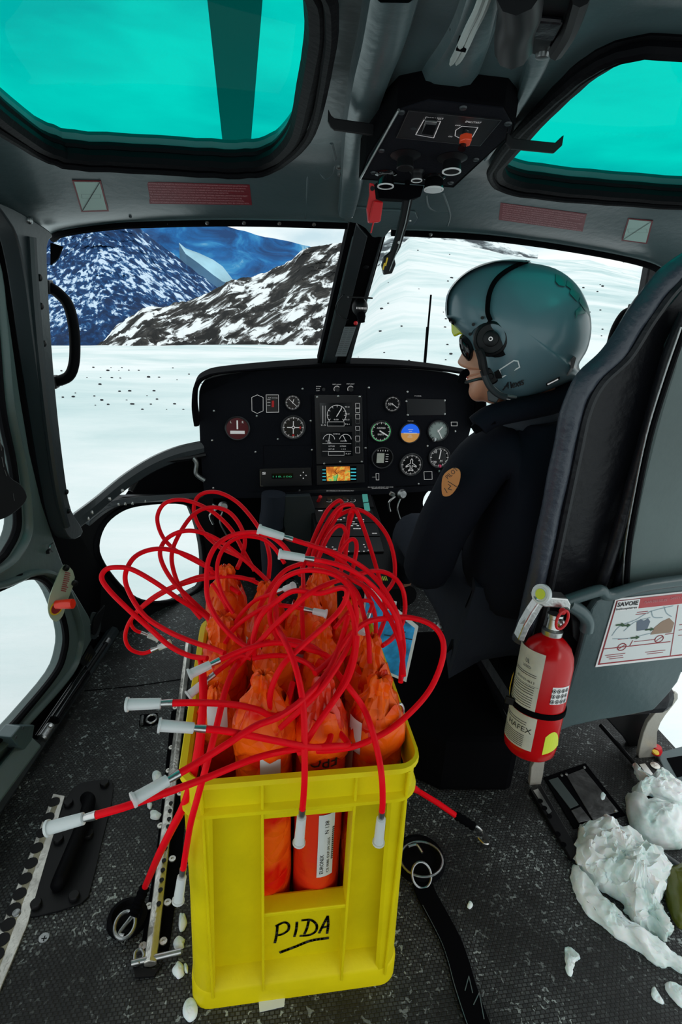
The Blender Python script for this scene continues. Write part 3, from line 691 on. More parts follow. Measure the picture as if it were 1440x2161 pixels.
for s, dx, dz in (('10', -.6, .45), ('20', -.6, -.6), ('M', .1, -.5)): text(s, c+nI*.0075+V((R*dx, 0, R*dz)), uI, nI, None, R*.25, K['wmark'], g)
c, R, g, mb = gauge(915, 508, 47, 'dark dial with a pale square centre'); MB().fbox(c+nI*.0055-uI*R*.2, uI, zI, nI, R*.75, R*1.0, .0015).build('pale_square', K['cream'], g)
mb = MB(); [stroke(mb, [c+nI*.006+V((R*(-.5+.25*i), 0, R*.72)), c+nI*.006+V((R*(-.5+.25*i), 0, R*.82))], R*.06, nI) for i in range(5)]; [stroke(mb, [c+nI*.006+V((R*.35, 0, R*(.4-.25*i))), c+nI*.006+V((R*.6, 0, R*(.4-.25*i)))], R*.05, nI) for i in range(4)]; mb.build('dial_marks', K['wmark'], g)
c, R, g, mb = gauge(1052, 540, 50, 'compass card dial with an aircraft outline')
ac = [(0, .6), (.1, .45), (.1, .15), (.5, -.12), (.5, -.22), (.1, -.08), (.08, -.4), (.22, -.52), (.22, -.6), (0, -.52), (-.22, -.6), (-.22, -.52), (-.08, -.4), (-.1, -.08), (-.5, -.22), (-.5, -.12), (-.1, .15), (-.1, .45), (0, .6)]
stroke(mb, [c+nI*.006+V((a*R, 0, b*R)) for a, b in ac], R*.06, nI); mb.build('dial_marks', K['wmark'], g)
# displays
def quadpx(l, off, th, mat, nm, parent, bevel=0): return on_plane(IP, [ipx(*p) for p in l], (), -th, off=off).build(nm, mat, parent, bevel=bevel)
fr = quadpx([(594, 210), (820, 212), (826, 532), (604, 540)], .012, .012, K['bezel'], 'display_unit', ip, .001)
s1 = quadpx([(618, 248), (770, 248), (772, 358), (622, 362)], .0135, .002, K['screen'], 'screen', fr)
s2 = quadpx([(624, 388), (773, 386), (776, 500), (628, 503)], .0135, .002, K['screen'], 'screen', fr)
mb = MB(); c = P(697, 300, .0); arcs(mb, c, pr(45, c), -2.3, 2.3, .0018, off=.0145); stroke(mb, [c+nI*.0145+V((0.0, 0, -.006)), c+nI*.0145+V((.016, 0, .022))], .003, nI)
for i in range(9):
    a = -2.2+4.4*i/8; d = V((math.sin(a), 0, math.cos(a))); stroke(mb, [c+nI*.0145+d*pr(36, c), c+nI*.0145+d*pr(44, c)], .0015, nI)
stroke(mb, [P(634, 262, .0145), P(634, 345, .0145)], .0015, nI); stroke(mb, [P(645, 262, .0145), P(645, 345, .0145)], .001, nI)
stroke(mb, [P(655, 338, .0145), P(735, 338, .0145), P(735, 358, .0145), P(655, 358, .0145), P(655, 338, .0145)], .001, nI)
mb.build('graphics', K['wmark'], s1)
for s, x, y, w_ in (('93.0', 738, 270, 22), ('70.0', 738, 303, 22), ('52.5', 738, 330, 22), ('2.5', 624, 356, 24), ('T4.1', 738, 352, 22), ('0.00', 686, 330, 22)):
    text(s, P(x, y, .0145), uI, nI, pr(w_, c), .0045, K['wmark'], s1)
mb = MB()
for cx_, aa_ in ((660, .1), (738, -.5)):
    c = P(cx_, 420); arcs(mb, c, pr(28, c), -1.4, 1.4, .0016, off=.0145); stroke(mb, [c+nI*.0145-V((math.sin(aa_), 0, math.cos(aa_)))*.004, c+nI*.0145+V((math.sin(aa_), 0, math.cos(aa_)))*.02], .002, nI)
for y in (442, 478): stroke(mb, [P(632, y, .0145), P(768, y, .0145)], .0009, nI)
stroke(mb, [P(660, 480, .0145), P(735, 480, .0145), P(735, 497, .0145), P(660, 497, .0145), P(660, 480, .0145)], .0009, nI)
mb.build('graphics', K['wmark'], s2)
for s, x, y, w_ in (('COMB.FUEL', 682, 398, 34), ('FUEL', 648, 432, 22), ('780', 655, 440, 18), ('ENGTEMP', 718, 432, 30), ('27.8', 660, 470, 28), ('+13', 720, 470, 22), ('ALTITUDE', 660, 456, 30), ('4 PRES', 714, 456, 30), ('9.27', 742, 492, 24)):
    text(s, P(x, y, .0145), uI, nI, pr(w_, c), .004, K['wmark'], s2)
for i, (y0, y1) in enumerate([(250, 272), (274, 294), (302, 324), (326, 345), (360, 378), (380, 402), (406, 430), (436, 455), (458, 486)]):
    mb = MB(); q = [(789, y0), (808, y0), (808+1, y1), (790, y1)]
    b = quadpx(q, .0145, .003, K['bezel'], 'key', fr); stroke(mb, [P(*p, .0152) for p in q+q[:1]], .0011, nI); mb.build('key_outline', K['wmark'], b) if i % 2 == 0 or i < 3 else mb.build('key_outline', K['steeld'], b)
mf = quadpx([(604, 546), (830, 540), (832, 625), (606, 638)], .010, .010, K['bezel'], 'map_display', ip, .001)
K['map'] = ramp_mat('glowing map screen', [(.40, (.32, .08, .01)), (.5, (.5, .16, .02)), (.56, (.55, .35, .05)), (.62, (.1, .35, .1))], 30, (1, 1, 1), 3)
b_ = K['map'].node_tree.nodes['Principled BSDF']; K['map'].node_tree.links.new(K['map'].node_tree.nodes['Color Ramp'].outputs['Color'], b_.inputs['Emission Color']); b_.inputs['Emission Strength'].default_value = .7
quadpx([(630, 550), (793, 548), (795, 620), (634, 624)], .0115, .002, K['screen'], 'map_glass', mf)
quadpx([(650, 552), (762, 550), (764, 616), (653, 620)], .0122, .001, K['map'], 'map_picture', mf)
mb = MB()
K['cy'] = emis('cyan keys', (.05, .5, .6), .6)
for i in range(4): stroke(MB(), [P(633, 566+16*i, .0125), P(647, 566+16*i, .0125)], .003, nI).build('map_softkey', K['cy'], mf); stroke(MB(), [P(768, 562+16*i, .0125), P(790, 562+16*i, .0125)], .004, nI).build('map_softkey', K['cy'], mf)
mb = MB(); stroke(mb, [P(*p, .013) for p in [(700, 560), (690, 575), (705, 590), (698, 618)]], .0016, nI); stroke(mb, [P(*p, .013) for p in [(655, 600), (690, 590), (720, 570), (762, 572)]], .0012, nI); mb.build('route_line', K['ink'], mf)
rd = quadpx([(333, 562), (576, 556), (582, 640), (336, 646)], .010, .010, K['bezel'], 'radio', ip, .001)
text('S', P(345, 588, .011), uI, nI, pr(18, c), .009, K['wmark'], rd, bold=.02)
quadpx([(390, 584), (492, 582), (493, 606), (391, 608)], .011, .002, K['screen'], 'radio_screen', rd)
text('118.100', P(396, 602, .0117), uI, nI, pr(90, c), .006, emis('dim green digits', (.03, .35, .15), .5), rd)
mb = MB()
for dx, dy in ((0, -14), (0, 14), (-13, 0), (13, 0)): mb.lathe(P(541+dx, 592+dy, .010), nI, [(.0024, 0), (.0018, .002)], 8)
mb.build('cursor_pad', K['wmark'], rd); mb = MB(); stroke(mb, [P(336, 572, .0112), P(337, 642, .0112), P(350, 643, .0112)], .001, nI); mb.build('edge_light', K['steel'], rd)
mb = MB(); stroke(mb, [P(*p, .002) for p in [(296, 222), (322, 210), (350, 222), (350, 286), (322, 298), (297, 286), (296, 222)]], .0014, nI); mb.build('hexagon_outline', K['wmark'], ip)
wpn = quadpx([(364, 210), (423, 210), (424, 292), (366, 293)], .003, .003, K['bezel'], 'switch_plate', ip); mb = MB(); stroke(mb, [P(*p, .0045) for p in [(364, 210), (423, 210), (424, 292), (366, 293), (364, 210)]], .0014, nI)
for y in (232, 246, 260): stroke(mb, [P(370, y, .0045), P(384, y, .0045)], .001, nI)
mb.build('plate_outline', K['wmark'], wpn); quadpx([(391, 238), (402, 238), (402, 268), (391, 268)], .008, .006, K['redl'], 'red_switch', wpn); text('AP HYD', P(372, 226, .0045), uI, nI, pr(45, c), .003, K['wmark'], wpn)
for x, y in ((700, 182), (765, 182)):
    kb = MB().lathe(P(x, y), nI, [(.009, 0), (.008, .014), (.006, .016)], 20).build('knob', K['bezel'], ip, smooth=True)
    mb = MB(); arcs(mb, P(x, y), .0105, -2.2, .9, .0016, off=.002); mb.build('knob_scale', K['wmark'], kb)
MB().lathe(P(636, 182), nI, [(.007, 0), (.006, .010)], 16).build('knob', K['bezel'], ip, smooth=True)
for s, x, y, w_ in (('INST LIGHT', 680, 162, 40), ('INST LIGHT', 747, 160, 36), ('NORM', 602, 172, 22), ('DAY', 602, 182, 18), ('OFF', 602, 192, 16), ('F-HDIB', 1070, 217, 32), ('VFR DAY ONLY', 1036, 336, 30), ('VFR OPERABLE IN VFR CONDITIONS ONLY', 650, 668, 138), ('DO NOT USE AIRCRAFT WITH ONE', 848, 650, 128), ('GENERATOR IN FAILURE', 866, 656, 84), ('- PULL - TEST', 583, 600, 4)):
    if s[0] == '-': continue
    text(s, P(x, y, .0055 if y > 640 else .0012), uI, nI, pr(w_, c), .0032, K['wmark'], ip)
def sqr(q, nm='square_outline'):
    mb = MB(); stroke(mb, [P(*p, .0015) for p in q+q[:1]], .0015, nI); mb.build(nm, K['wmark'], ip)
sqr([(1114, 575), (1152, 574), (1153, 611), (1116, 612)]); sqr([(1243, 339), (1272, 339), (1272, 357), (1244, 357)])
sqr([(886, 583), (900, 583), (900, 614), (887, 614)]); mb = MB(); stroke(mb, [P(868, 600, .0015), P(884, 600, .0015)], .001, nI); mb.build('pointer_line', K['wmark'], ip)
quadpx([(1030, 228), (1215, 232), (1218, 305), (1034, 308)], .002, .002, K['bezel'], 'blanking_plate', ip)
mb = MB()
for a, b in (((352, 450), (578, 448)), ((352, 450), (354, 555)), ((578, 210), (586, 640)), ((842, 180), (850, 640))): stroke(mb, [P(*a, .0006), P(*b, .0006)], .0012, nI)
mb.build('panel_joints', K['steeld'] if False else K['matt'], ip)
for x, y in [(116, 286), (108, 426), (113, 652), (314, 481), (537, 181), (576, 333), (582, 471), (420, 420), (523, 664), (640, 536), (818, 527), (716, 527), (836, 462), (852, 175), (1035, 195), (1030, 240), (1036, 305), (1212, 236), (1212, 300), (1087, 632), (1130, 452), (1262, 382), (320, 310), (706, 216), (606, 220), (808, 218)]:
    MB().lathe(P(x, y, .012 if 590 < x < 830 and 205 < y < 545 else 0), nI, [(.0042, 0), (.0036, .002), (.001, .003)], 10).build('screw', K['steel'], ip, smooth=True)
tg = MB(); 
for x, y in ((1183, 575), (1210, 560), (1225, 580), (1196, 596), (1214, 606)): tg.tube([P(x, y, .0), P(x+4, y-4, .025)], .0035, 8)
tg.build('toggle_cluster', K['steel'], ip, smooth=True)
tg = MB(); 
for x, y in ((1222, 545), (1262, 540), (1190, 548)): tg.sphere(P(x, y, .028), .006, 10, 8)
tg.build('pink_toggle_caps', pm('pink caps', (.7, .03, .12), .4), ip, smooth=True)
# ================================================================== centre pedestal
PD = plane3(onY(655, 1052, 1.97), onY(785, 1050, 1.97), onY(845, 1235, 1.55))
pd = thing('centre_pedestal', onZ(760, 1240, .0), 'black sloping centre pedestal with rows of small switches below the panel', 'pedestal')
def pdq(l, off, th, mat, nm, par, bevel=0): return on_plane(PD, l, (), -th, off=off).build(nm, mat, par, bevel=bevel)
top_ = [PD.hit(*p) for p in [(652, 1050), (787, 1047), (850, 1240), (688, 1243)]]
b = MB(); b.add(top_+[V((p.x, p.y, .002)) for p in top_], [(0, 1, 2, 3), (4, 5, 6, 7), (0, 1, 5, 4), (1, 2, 6, 5), (2, 3, 7, 6), (3, 0, 4, 7)]); b.build('housing', K['black'], pd, bevel=.003)
def pz(x, y): return (640+x/5.538, 1030+y/5.538)
for (q, nm) in (([(95, 95), (790, 75), (830, 215), (110, 235)], 'switch_module'), ([(130, 250), (800, 245), (860, 400), (160, 400)], 'radio_module'), ([(190, 410), (860, 410), (900, 560), (230, 560)], 'radio_module'), ([(240, 570), (900, 570), (945, 740), (270, 760)], 'audio_module')):
    m = pdq([pz(*p) for p in q], .008, .008, K['bezel'], nm, pd, .001)
mbw = MB(); wn = PD.n
def pp(x, y, o=.009): return PD.hit(*pz(x, y), off=o)
for x in (300, 395, 490, 575):
    MB().lathe(pp(x, 140, .008), wn, [(.010, 0), (.009, .006), (.007, .008)], 16).build('rotary_knob', K['bezel'], pd, smooth=True)
    cc = pp(x, 140, .0095); 
    stroke(mbw, [cc+(PD.u*math.cos(a)+PD.v*math.sin(a))*.0115 for a in [-2.4+.3*i for i in range(14)]], .0012, wn)
for y, xs in ((265, (190, 215)), (350, (350, 480, 620)), (370, (400, 440, 700)), (420, (590, 620)), (440, (570, 640)), (475, (600, 630, 660)), (530, (820, 850)), (395, (590, 700)), (690, (270, 345)), (660, (710,)), (690, (725,)), (740, (650, 710, 530)), (757, (405,)), (715, (360, 380)), (728, (762,))):
    for x in xs: cc = pp(x, y); mbw.fbox(cc, PD.u, PD.v, wn, .005 if y > 640 else .008, .003, .001)
mbw.build('switch_lights', K['wmark'], pd)
K['tealk'] = emis('teal caption light', (.08, .38, .33), .35)
pdq([pz(*p) for p in [(692, 70), (752, 68), (764, 150), (702, 155)]], .014, .006, K['tealk'], 'caption_light', pd, .001)
pdq([pz(*p) for p in [(708, 175), (770, 168), (785, 255), (722, 260)]], .014, .006, K['tealk'], 'caption_light', pd, .001)
MB().tube([pp(175, 155, .008), pp(200, 110, .035)], .006, 10).build('red_guarded_switch', K['redl'], pd, smooth=True)
MB().sphere(pp(200, 105, .037), .0075, 10, 8).build('red_switch_tip', K['redl'], pd, smooth=True)
mb = MB(); [mb.add([pp(900+a, 1030+b_, .012) for a, b_ in ((20*i, 0), (20*i+11, 0), (20*i+30, 50), (20*i+19, 50))], [(0, 1, 2, 3)]) for i in range(4)]
mb.build('hazard_sticker', K['lime'], pd)
for x, y in ((840, 530), (965, 897), (990, 1100)): pass
# grey plate and duct left of the pedestal
gp = thing('foot_well_panel', onZ(640, 1200, 0), 'grey screwed side panel left of the pedestal under the instrument panel', 'panel')
on_plane(Plane((0, 1.93, 0), (0, -1, -.1)), [(598, 1048), (655, 1046), (668, 1085), (676, 1150), (688, 1240), (640, 1240), (600, 1200)], (), -.02).build('side_plate', K['greyd'], gp, bevel=.002)
mb = MB(); [mb.lathe(onY(x, y, 1.915), nI, [(.003, 0), (.002, .003)], 8) for x, y in ((654, 1066), (656, 1088), (659, 1112), (662, 1135), (664, 1160), (646, 1095), (648, 1122))]; mb.build('rivets', K['steel'], gp)
du = thing('padded_tube', onZ(575, 1230, 0), 'blue grey cloth covered tube standing under the panel left of the pedestal', 'duct')  # dark upright form built as a tube, its use not identified
MB().tube(spline([onY(578, 1042, 1.9), onY(576, 1080, 1.9), onY(573, 1110, 1.9), onY(580, 1240, 1.9)], 5), .043, 16).build('tube_sleeve', K['trouser'], du, smooth=True)
MB().lathe(onY(574, 1112, 1.9), V((0, 0, -1)), [(.046, 0), (.048, .01), (.046, .02)], 20).build('tube_cuff', K['black'], du, smooth=True)
# rudder pedals / silver fittings beneath the panel
for (x, y, lab) in ((838, 1042, 'silver pedal linkage beneath the right half of the panel'), (462, 1068, 'silver pedal linkage beneath the left end of the panel')):
    t = thing('pedal_linkage', onY(x, y, 1.97), lab, 'pedal', 'pedal linkages under the panel')
    c = onY(x+8, y, 1.94)
    MB().lathe(c, (.3, -1, .2), [(.006, -.01), (.017, 0), (.019, .01), (.013, .02)], 18).build('bearing', K['steeld'], t, smooth=True)
    MB().tube(spline([c+V((-.02, 0, -.01)), c+V((-.045, -.01, -.03)), c+V((-.035, 0, -.07))], 5), .004, 8).build('rod', K['steel'], t, smooth=True)
    MB().tube(spline([c+V((.0, 0, -.02)), c+V((-.01, -.01, -.06)), c+V((.02, 0, -.13))], 5), .003, 8).build('cable', K['steeld'], t, smooth=True)
    MB().box(c+V((-.03, .01, -.005)), (.02, .01, .016), Matrix.Rotation(.5, 3, 'Y')).build('clevis', K['steel'], t, bevel=.002)
# ================================================================== overhead console
pa, pb_, pc = onY(905, 205, .66), onY(1068, 222, .66), onY(860, 385, .88)
CP = plane3(pa, pb_, pc)
oc = thing('overhead_console', CP.hit(930, 300), 'black overhead switch console hanging from the centre of the roof', 'console')
face = [(905, 204), (1066, 222), (1088, 262), (1083, 283), (1030, 330), (958, 397), (757, 379), (772, 332), (838, 228)]
fp = [CP.hit(*p) for p in face]
mb = MB(); n = len(fp)
mb.add(fp+[V((p.x, p.y, max(p.z+.004, min(1.338, zr(p.x, p.y)+.004)))) for p in fp], [tuple(range(n)), tuple(range(2*n-1, n-1, -1))]+[(i, (i+1) % n, (i+1) % n+n, i+n) for i in range(n)])
mb.build('housing', K['matt'], oc, bevel=.0015)
def cz(x, y): return (780+x/3.4286, 100+y/3.4286)
def cpl(q, off, th, mat, nm, par=None, bevel=0): return on_plane(CP, q, (), -th, off=off).build(nm, mat, par or oc, bevel=bevel)
cpl([(905, 212), (1062, 229), (1082, 264), (1077, 283), (1027, 328), (955, 393), (763, 376), (778, 332), (842, 232)], .0015, .002, K['panel'], 'face_plate', None, .0005)
ins = cpl([cz(*p) for p in [(285, 460), (955, 530), (800, 715), (195, 655)]], .003, .002, K['bezel'], 'switch_panel')
mb = MB(); stroke(mb, [CP.hit(*cz(*p), off=.0035) for p in [(285, 460), (955, 530), (800, 715), (195, 655), (285, 460)]], .0008, CP.n); mb.build('panel_edge', K['steeld'], ins)
ptext('EBCAU TEST', CP, cz(402, 515), cz(530, 525), .004, K['wmark'], ins, .004); ptext('ENG.START', CP, cz(692, 543), cz(803, 553), .004, K['wmark'], ins, .004)
ptext('OFF', CP, cz(618, 568), cz(655, 572), .003, K['wmark'], ins, .004); ptext('ON', CP, cz(568, 648), cz(596, 651), .003, K['wmark'], ins, .004)
mb = MB(); stroke(mb, [CP.hit(*cz(*p), off=.004) for p in [(395, 525), (515, 535), (465, 655), (335, 632), (395, 525)]], .0009, CP.n)
stroke(mb, [CP.hit(*cz(*p), off=.004) for p in [(785, 580), (670, 570), (625, 600), (620, 640), (650, 655)]], .0009, CP.n); stroke(mb, [CP.hit(*cz(*p), off=.004) for p in [(785, 580), (745, 650)]], .0009, CP.n)
mb.build('switch_outline', K['wmark'], ins)
cpl([cz(*p) for p in [(410, 545), (490, 552), (460, 640), (372, 628)]], .009, .006, K['blackg'], 'rocker_switch', ins, .001)
cpl([cz(*p) for p in [(405, 538), (488, 545), (482, 563), (400, 556)]], .0105, .002, K['steel'], 'switch_catch', ins, .0005)
tb = CP.hit(*cz(700, 600), off=.003); t2 = onY(*cz(668, 730), .70)
MB().tube([tb, tb.lerp(CP.hit(*cz(672, 735), off=.02), .5), CP.hit(*cz(668, 735), off=.022)], [.004, .0035, .0045], 10).build('start_toggle', K['blackg'], ins, smooth=True)
MB().prism([CP.hit(*cz(*p), off=.010) for p in [(658, 628), (700, 614), (745, 622), (728, 665), (690, 675), (652, 650)]], CP.n*.007).build('red_guard', pm('orange red guard', (.85, .07, .02), .3), ins, bevel=.001)
kn = [(262, 770, 100, 870, 62, 'K'), (600, 790, 100, 880, 68, 'W'), (120, 905, 72, 975, 60, 'S'), (345, 885, 50, 960, 40, 'W2'), (470, 930, 74, 1008, 70, 'P')]
for x, y, r, y2, r2, ty in kn:
    b0 = CP.hit(*cz(x, y)); k = depth(b0)/F/3.4286
    ln = .016 if r > 60 else .012
    top = [(r*k*1.05, 0), (r*k*1.1, .002), (r*k*.85, .004), (r2*k*.95, .006), (r2*k, ln), (r2*k*.9, ln+.001)]
    o = MB().lathe(b0, CP.n, top, 28).build('breaker_knob' if ty != 'P' else 'lamp_lens_holder', K['blackg'] if ty in 'SP' else K['black'], oc, smooth=True)
    if ty in ('W', 'W2', 'P', 'S'):
        MB().lathe(b0+CP.n*(ln+.0005), CP.n, [(r2*k*1.02, 0), (r2*k*1.02, .001), (r2*k*.84, .0012), (r2*k*.84, 0)], 28).build('light_ring', K['white'], o, smooth=True)
    if ty == 'P': MB().lathe(b0+CP.n*(ln+.0005), CP.n, [(r2*k*.8, 0), (r2*k*.8, .0016), (.001, .0022)], 24).build('lens', K['paper'], o, smooth=True)
b0 = CP.hit(*cz(275, 960)); MB().lathe(b0, CP.n, [(.004, 0), (.003, .012), (.005, .014), (.004, .017)], 14).build('small_toggle', K['blackg'], oc, smooth=True)
for x, y in [(232, 468), (678, 435), (1003, 550), (87, 745), (770, 810), (588, 978), (320, 578), (30, 905)]:
    MB().lathe(CP.hit(*cz(x, y), off=.0015), CP.n, [(.0042, 0), (.0035, .0015), (.0012, .0018)], 12).build('screw', K['greyd'], oc, smooth=True)
# arms at the sides
mb = MB()
def bar(pl, pts, w, t): 
    b = MB(); q = [pl.hit(*p) for p in pts]
    vs = []
    for p in q: vs += [p+V((0, 0, w/2)), p-V((0, 0, w/2)), p-V((0, 0, w/2))+V((0, t, 0)), p+V((0, 0, w/2))+V((0, t, 0))]
    m = len(q)
    return b.add(vs, [(i*4+j, i*4+(j+1) % 4, (i+1)*4+(j+1) % 4, (i+1)*4+j) for i in range(m-1) for j in range(4)]+[(0, 1, 2, 3), tuple((m-1)*4+j for j in range(4))])
bar(Plane((0, .78, 0), (0, -1, 0)), [(693, 243), (699, 256), (706, 262), (822, 278), (830, 276)], .012, .004).build('left_bracket_arm', K['black'], oc, bevel=.0008)
bar(Plane((0, .70, 0), (0, -1, 0)), [(1078, 250), (1070, 290), (1082, 303), (1172, 312), (1189, 296)], .010, .004).build('right_bracket_arm', K['black'], oc, bevel=.0008)
MB().tube([CP.hit(842, 232, off=.003), CP.hit(760, 378, off=.003)], .0015, 6).build('edge_trim', K['steel'], oc)
mb = MB(); mb.prism([onY(*p, .86) for p in [(795, 385), (895, 392), (888, 415), (865, 421), (800, 418)]], V((0, .03, 0))); mb.build('lever_quadrant', K['matt'], oc, bevel=.001)
rl = thing('red_emergency_lever', onY(790, 420, .85), 'red flat emergency lever hanging below left corner of overhead console', 'lever')
MB().prism([onY(*p, .85) for p in [(781, 385), (790, 388), (794, 420), (808, 425), (803, 466), (778, 469), (775, 440), (781, 410)]], V((0, .007, 0))).build('lever_blade', K['redl'], rl, bevel=.001)
MB().prism([onY(*p, .845) for p in [(789, 422), (810, 425), (804, 468), (779, 470), (783, 445)]], V((0, .012, 0))).build('grip', K['redl'], rl, bevel=.002)
MB().tube([onY(789, 468, .85), onY(783, 492, .85)], .001, 6).build('lock_wire', K['redl'], rl)
MB().lathe(onY(786, 398, .849), nI, [(.003, 0), (.003, .002)], 10).build('pivot', K['black'], rl)
bl = thing('rotor_brake_lever', onY(850, 480, .87), 'long black lever with two yellow stripes hanging from overhead console', 'lever')
MB().prism([onY(*p, .87) for p in [(855, 408), (874, 410), (862, 470), (846, 522), (833, 545), (836, 558), (828, 577), (812, 580), (807, 560), (812, 542), (826, 530), (836, 500), (848, 450)]], V((0, .010, 0))).build('lever_arm', K['black'], bl, bevel=.0012)
MB().tube([onY(*p, .868) for p in [(868, 412), (856, 470), (841, 522), (822, 572)]], .0008, 5).build('edge_line', K['steeld'], bl)
mb = MB(); 
for a, b in (((818, 545), (814, 560)), ((812, 556), (809, 568))): stroke(mb, [onY(*a, .8685), onY(*b, .8685)], .0022, nI)
mb.build('yellow_stripes', K['yellow'], bl)
MB().lathe(onY(842, 512, .868), nI, [(.002, 0), (.002, .001)], 8).build('screw', K['steel'], bl)
# cables across the roof into the console
for k, (dx, r, lab) in enumerate(((0, .0028, 'pale grey cable over the roof into the console, left one of two'), (13, .0028, 'pale grey cable over the roof into the console, right one of two'))):
    pts = [roofhit(1030+dx, -40, -.022), roofhit(1008+dx, 20, -.022), roofhit(988+dx, 60, -.022), roofhit(970+dx, 100, -.022)]
    pts.append(onY(955+dx*.9, 128, .60)); pts.append(onY(934+dx*.5, 150+k*2, .652))
    tag(MB().tube(spline(pts, 6), r, 8).build('ceiling_cable', K['cable'], smooth=True), lab, 'cable', 'cables on the roof')
ct = tag(MB().tube([roofhit(966, 91, -.022), roofhit(986, 95, -.022)], .005, 8).build('cable_tie', K['matt'], smooth=True), 'black tie binding the two pale cables on the roof', 'cable tie')
# black ceiling pouch
cb = thing('ceiling_bracket', roofhit(1140, 60), 'black ribbed holder screwed to the roof at the top edge', 'holder')
RB = RoofTangent(1140, 50)
pf = [(1062, -40), (1056, 50), (1080, 104), (1146, 127), (1170, 108), (1228, 20), (1235, -40)]
b = on_plane(RB, pf, (), -.03, off=.030); b.build('shell', K['black'], cb, bevel=.006)
MB().tube(spline([RB.hit(*p, off=.036) for p in [(1098, -30), (1100, 20), (1088, 60), (1086, 98)]], 6), .014, 10).build('left_rib', K['black'], cb, smooth=True)
on_plane(RB, [(1135, 45), (1190, 50), (1168, 90), (1115, 82)], (), -.004, off=.034).build('inner_pad', K['leather'], cb, bevel=.003)
MB().tube(spline([RB.hit(*p, off=.032) for p in [(1228, -10), (1205, 60), (1175, 108)]], 5), .006, 8).build('right_rib', K['black'], cb, smooth=True)
for p in [(1108, 107), (1146, 113)]: MB().lathe(RB.hit(*p, off=.030), RB.n, [(.0055, 0), (.005, .003), (.002, .0035)], 14).build('screw', K['steeld'], cb, smooth=True)
for p, lab in (((957, 55), 'small screw on the roof left of the twin cables'), ((716, 352), 'twin silver clip on the ceiling beam left of the console'), ((60, 464), 'silver bolt on the header above the left post'), ((275, 456), 'small screw on the header below the mint placard')):
    q = RoofTangent(*p); pt = q.o
    o = thing('roof_fastener', pt, lab, 'fastener'); r = .0055 if p[0] in (60, 716) else .003
    MB().lathe(pt, q.n, [(r, -.001), (r*.95, .003), (r*.4, .004)], 14).build('head', K['steel'] if r > .004 else K['greyd'], o, smooth=True)
    if p[0] == 716: MB().lathe(roofhit(717, 365), q.n, [(r*.8, -.001), (r*.7, .005)], 12).build('head', K['steeld'], o, smooth=True)
# placards
FR = ["LES MARQUES ET PLAQUETTES INDICATRICES INSTALLEES SUR CET HELICOPTERE CONTIENNENT DES LIMITATIONS", "QUI DOIVENT ETRE RESPECTEES LORS DE L'UTILISATION DE CE DERNIER. LES AUTRES LIMITATIONS D'UTILISATION", "DOIVENT ETRE RESPECTEES LORS DE L'UTILISATION DE CE DERNIER SONT CONTENUES DANS LE MANUEL DE VOL", "DE VOL DU GIRAVION, LA SECTION LIMITATIONS DU MANUEL DOIT ETRE RESPECTEE", "THE MARKINGS AND PLACARDS INSTALLED ON THIS HELICOPTER CONTAIN OPERATING LIMITATIONS WHICH MUST", "BE COMPLIED WITH WHEN OPERATING THIS ROTORCRAFT. OTHER OPERATING LIMITATIONS WHICH MUST BE", "COMPLIED WITH WHEN OPERATING THIS ROTORCRAFT ARE CONTAINED IN THE ROTORCRAFT FLIGHT MANUAL.", "THE AIRWORTHINESS LIMITATIONS SECTION OF THE ROTORCRAFT MAINTENANCE MANUAL MUST BE COMPLIED WITH."]
def placard(q, lab, rows):
    cx = sum(p[0] for p in q)/4; cy = sum(p[1] for p in q)/4; T = RoofTangent(cx, cy)
    o = thing('limitations_placard', T.o, lab, 'placard')
    on_plane(T, q, (), -.001, off=.002).build('plate', K['maroon'], o)
    for i in range(rows):
        t = (i+.8)/(rows+.4); a = (q[0][0]+(q[3][0]-q[0][0])*t+5, q[0][1]+(q[3][1]-q[0][1])*t+1); b = (q[1][0]+(q[2][0]-q[1][0])*t-5, q[1][1]+(q[2][1]-q[1][1])*t+1)
        kx = [1, .98, .96, .8, .99, .93, .95, 1][i % 8]; b = (a[0]+(b[0]-a[0])*kx, a[1]+(b[1]-a[1])*kx)
        ptext(FR[i % 8], T, a, b, (T.hit(*q[0])-T.hit(*q[3])).length/(rows+.4)*.52, K['pinkink'], o, .0032)
placard([(308, 384), (527, 390), (532, 433), (316, 430)], 'maroon placard of small print on the header under the left roof window', 8)
placard([(1057, 428), (1239, 452), (1230, 489), (1053, 464)], 'maroon placard of small print on the header right of the console', 8)
for q, lab in (([(152, 381), (213, 382), (230, 446), (172, 448)], 'mint placard crossed by a diagonal line at the left of the header'), ([(1326, 461), (1379, 466), (1366, 515), (1312, 508)], 'mint placard crossed by a diagonal line at the right of the header')):
    cx = sum(p[0] for p in q)/4; cy = sum(p[1] for p in q)/4; T = RoofTangent(cx, cy)
    o = thing('diagonal_placard', T.o, lab, 'placard')
    on_plane(T, q, (), -.001, off=.002).build('border', K['maroon'], o)
    ins_ = [(p[0]+(cx-p[0])*.12, p[1]+(cy-p[1])*.10) for p in q]
    on_plane(T, ins_, (), -.001, off=.0028).build('plate', K['mint'], o)
    mb = MB(); stroke(mb, [T.hit(*ins_[3], off=.0038), T.hit(*ins_[1], off=.0038)], .0014, T.n)
    r_ = [(cx-20, cy-4), (cx+20, cy-4), (cx+21, cy+4), (cx-19, cy+4), (cx-20, cy-4)]; stroke(mb, [T.hit(*p, off=.0038) for p in r_], .0004, T.n)
    mb.build('diagonal_line', K['ink'], o)
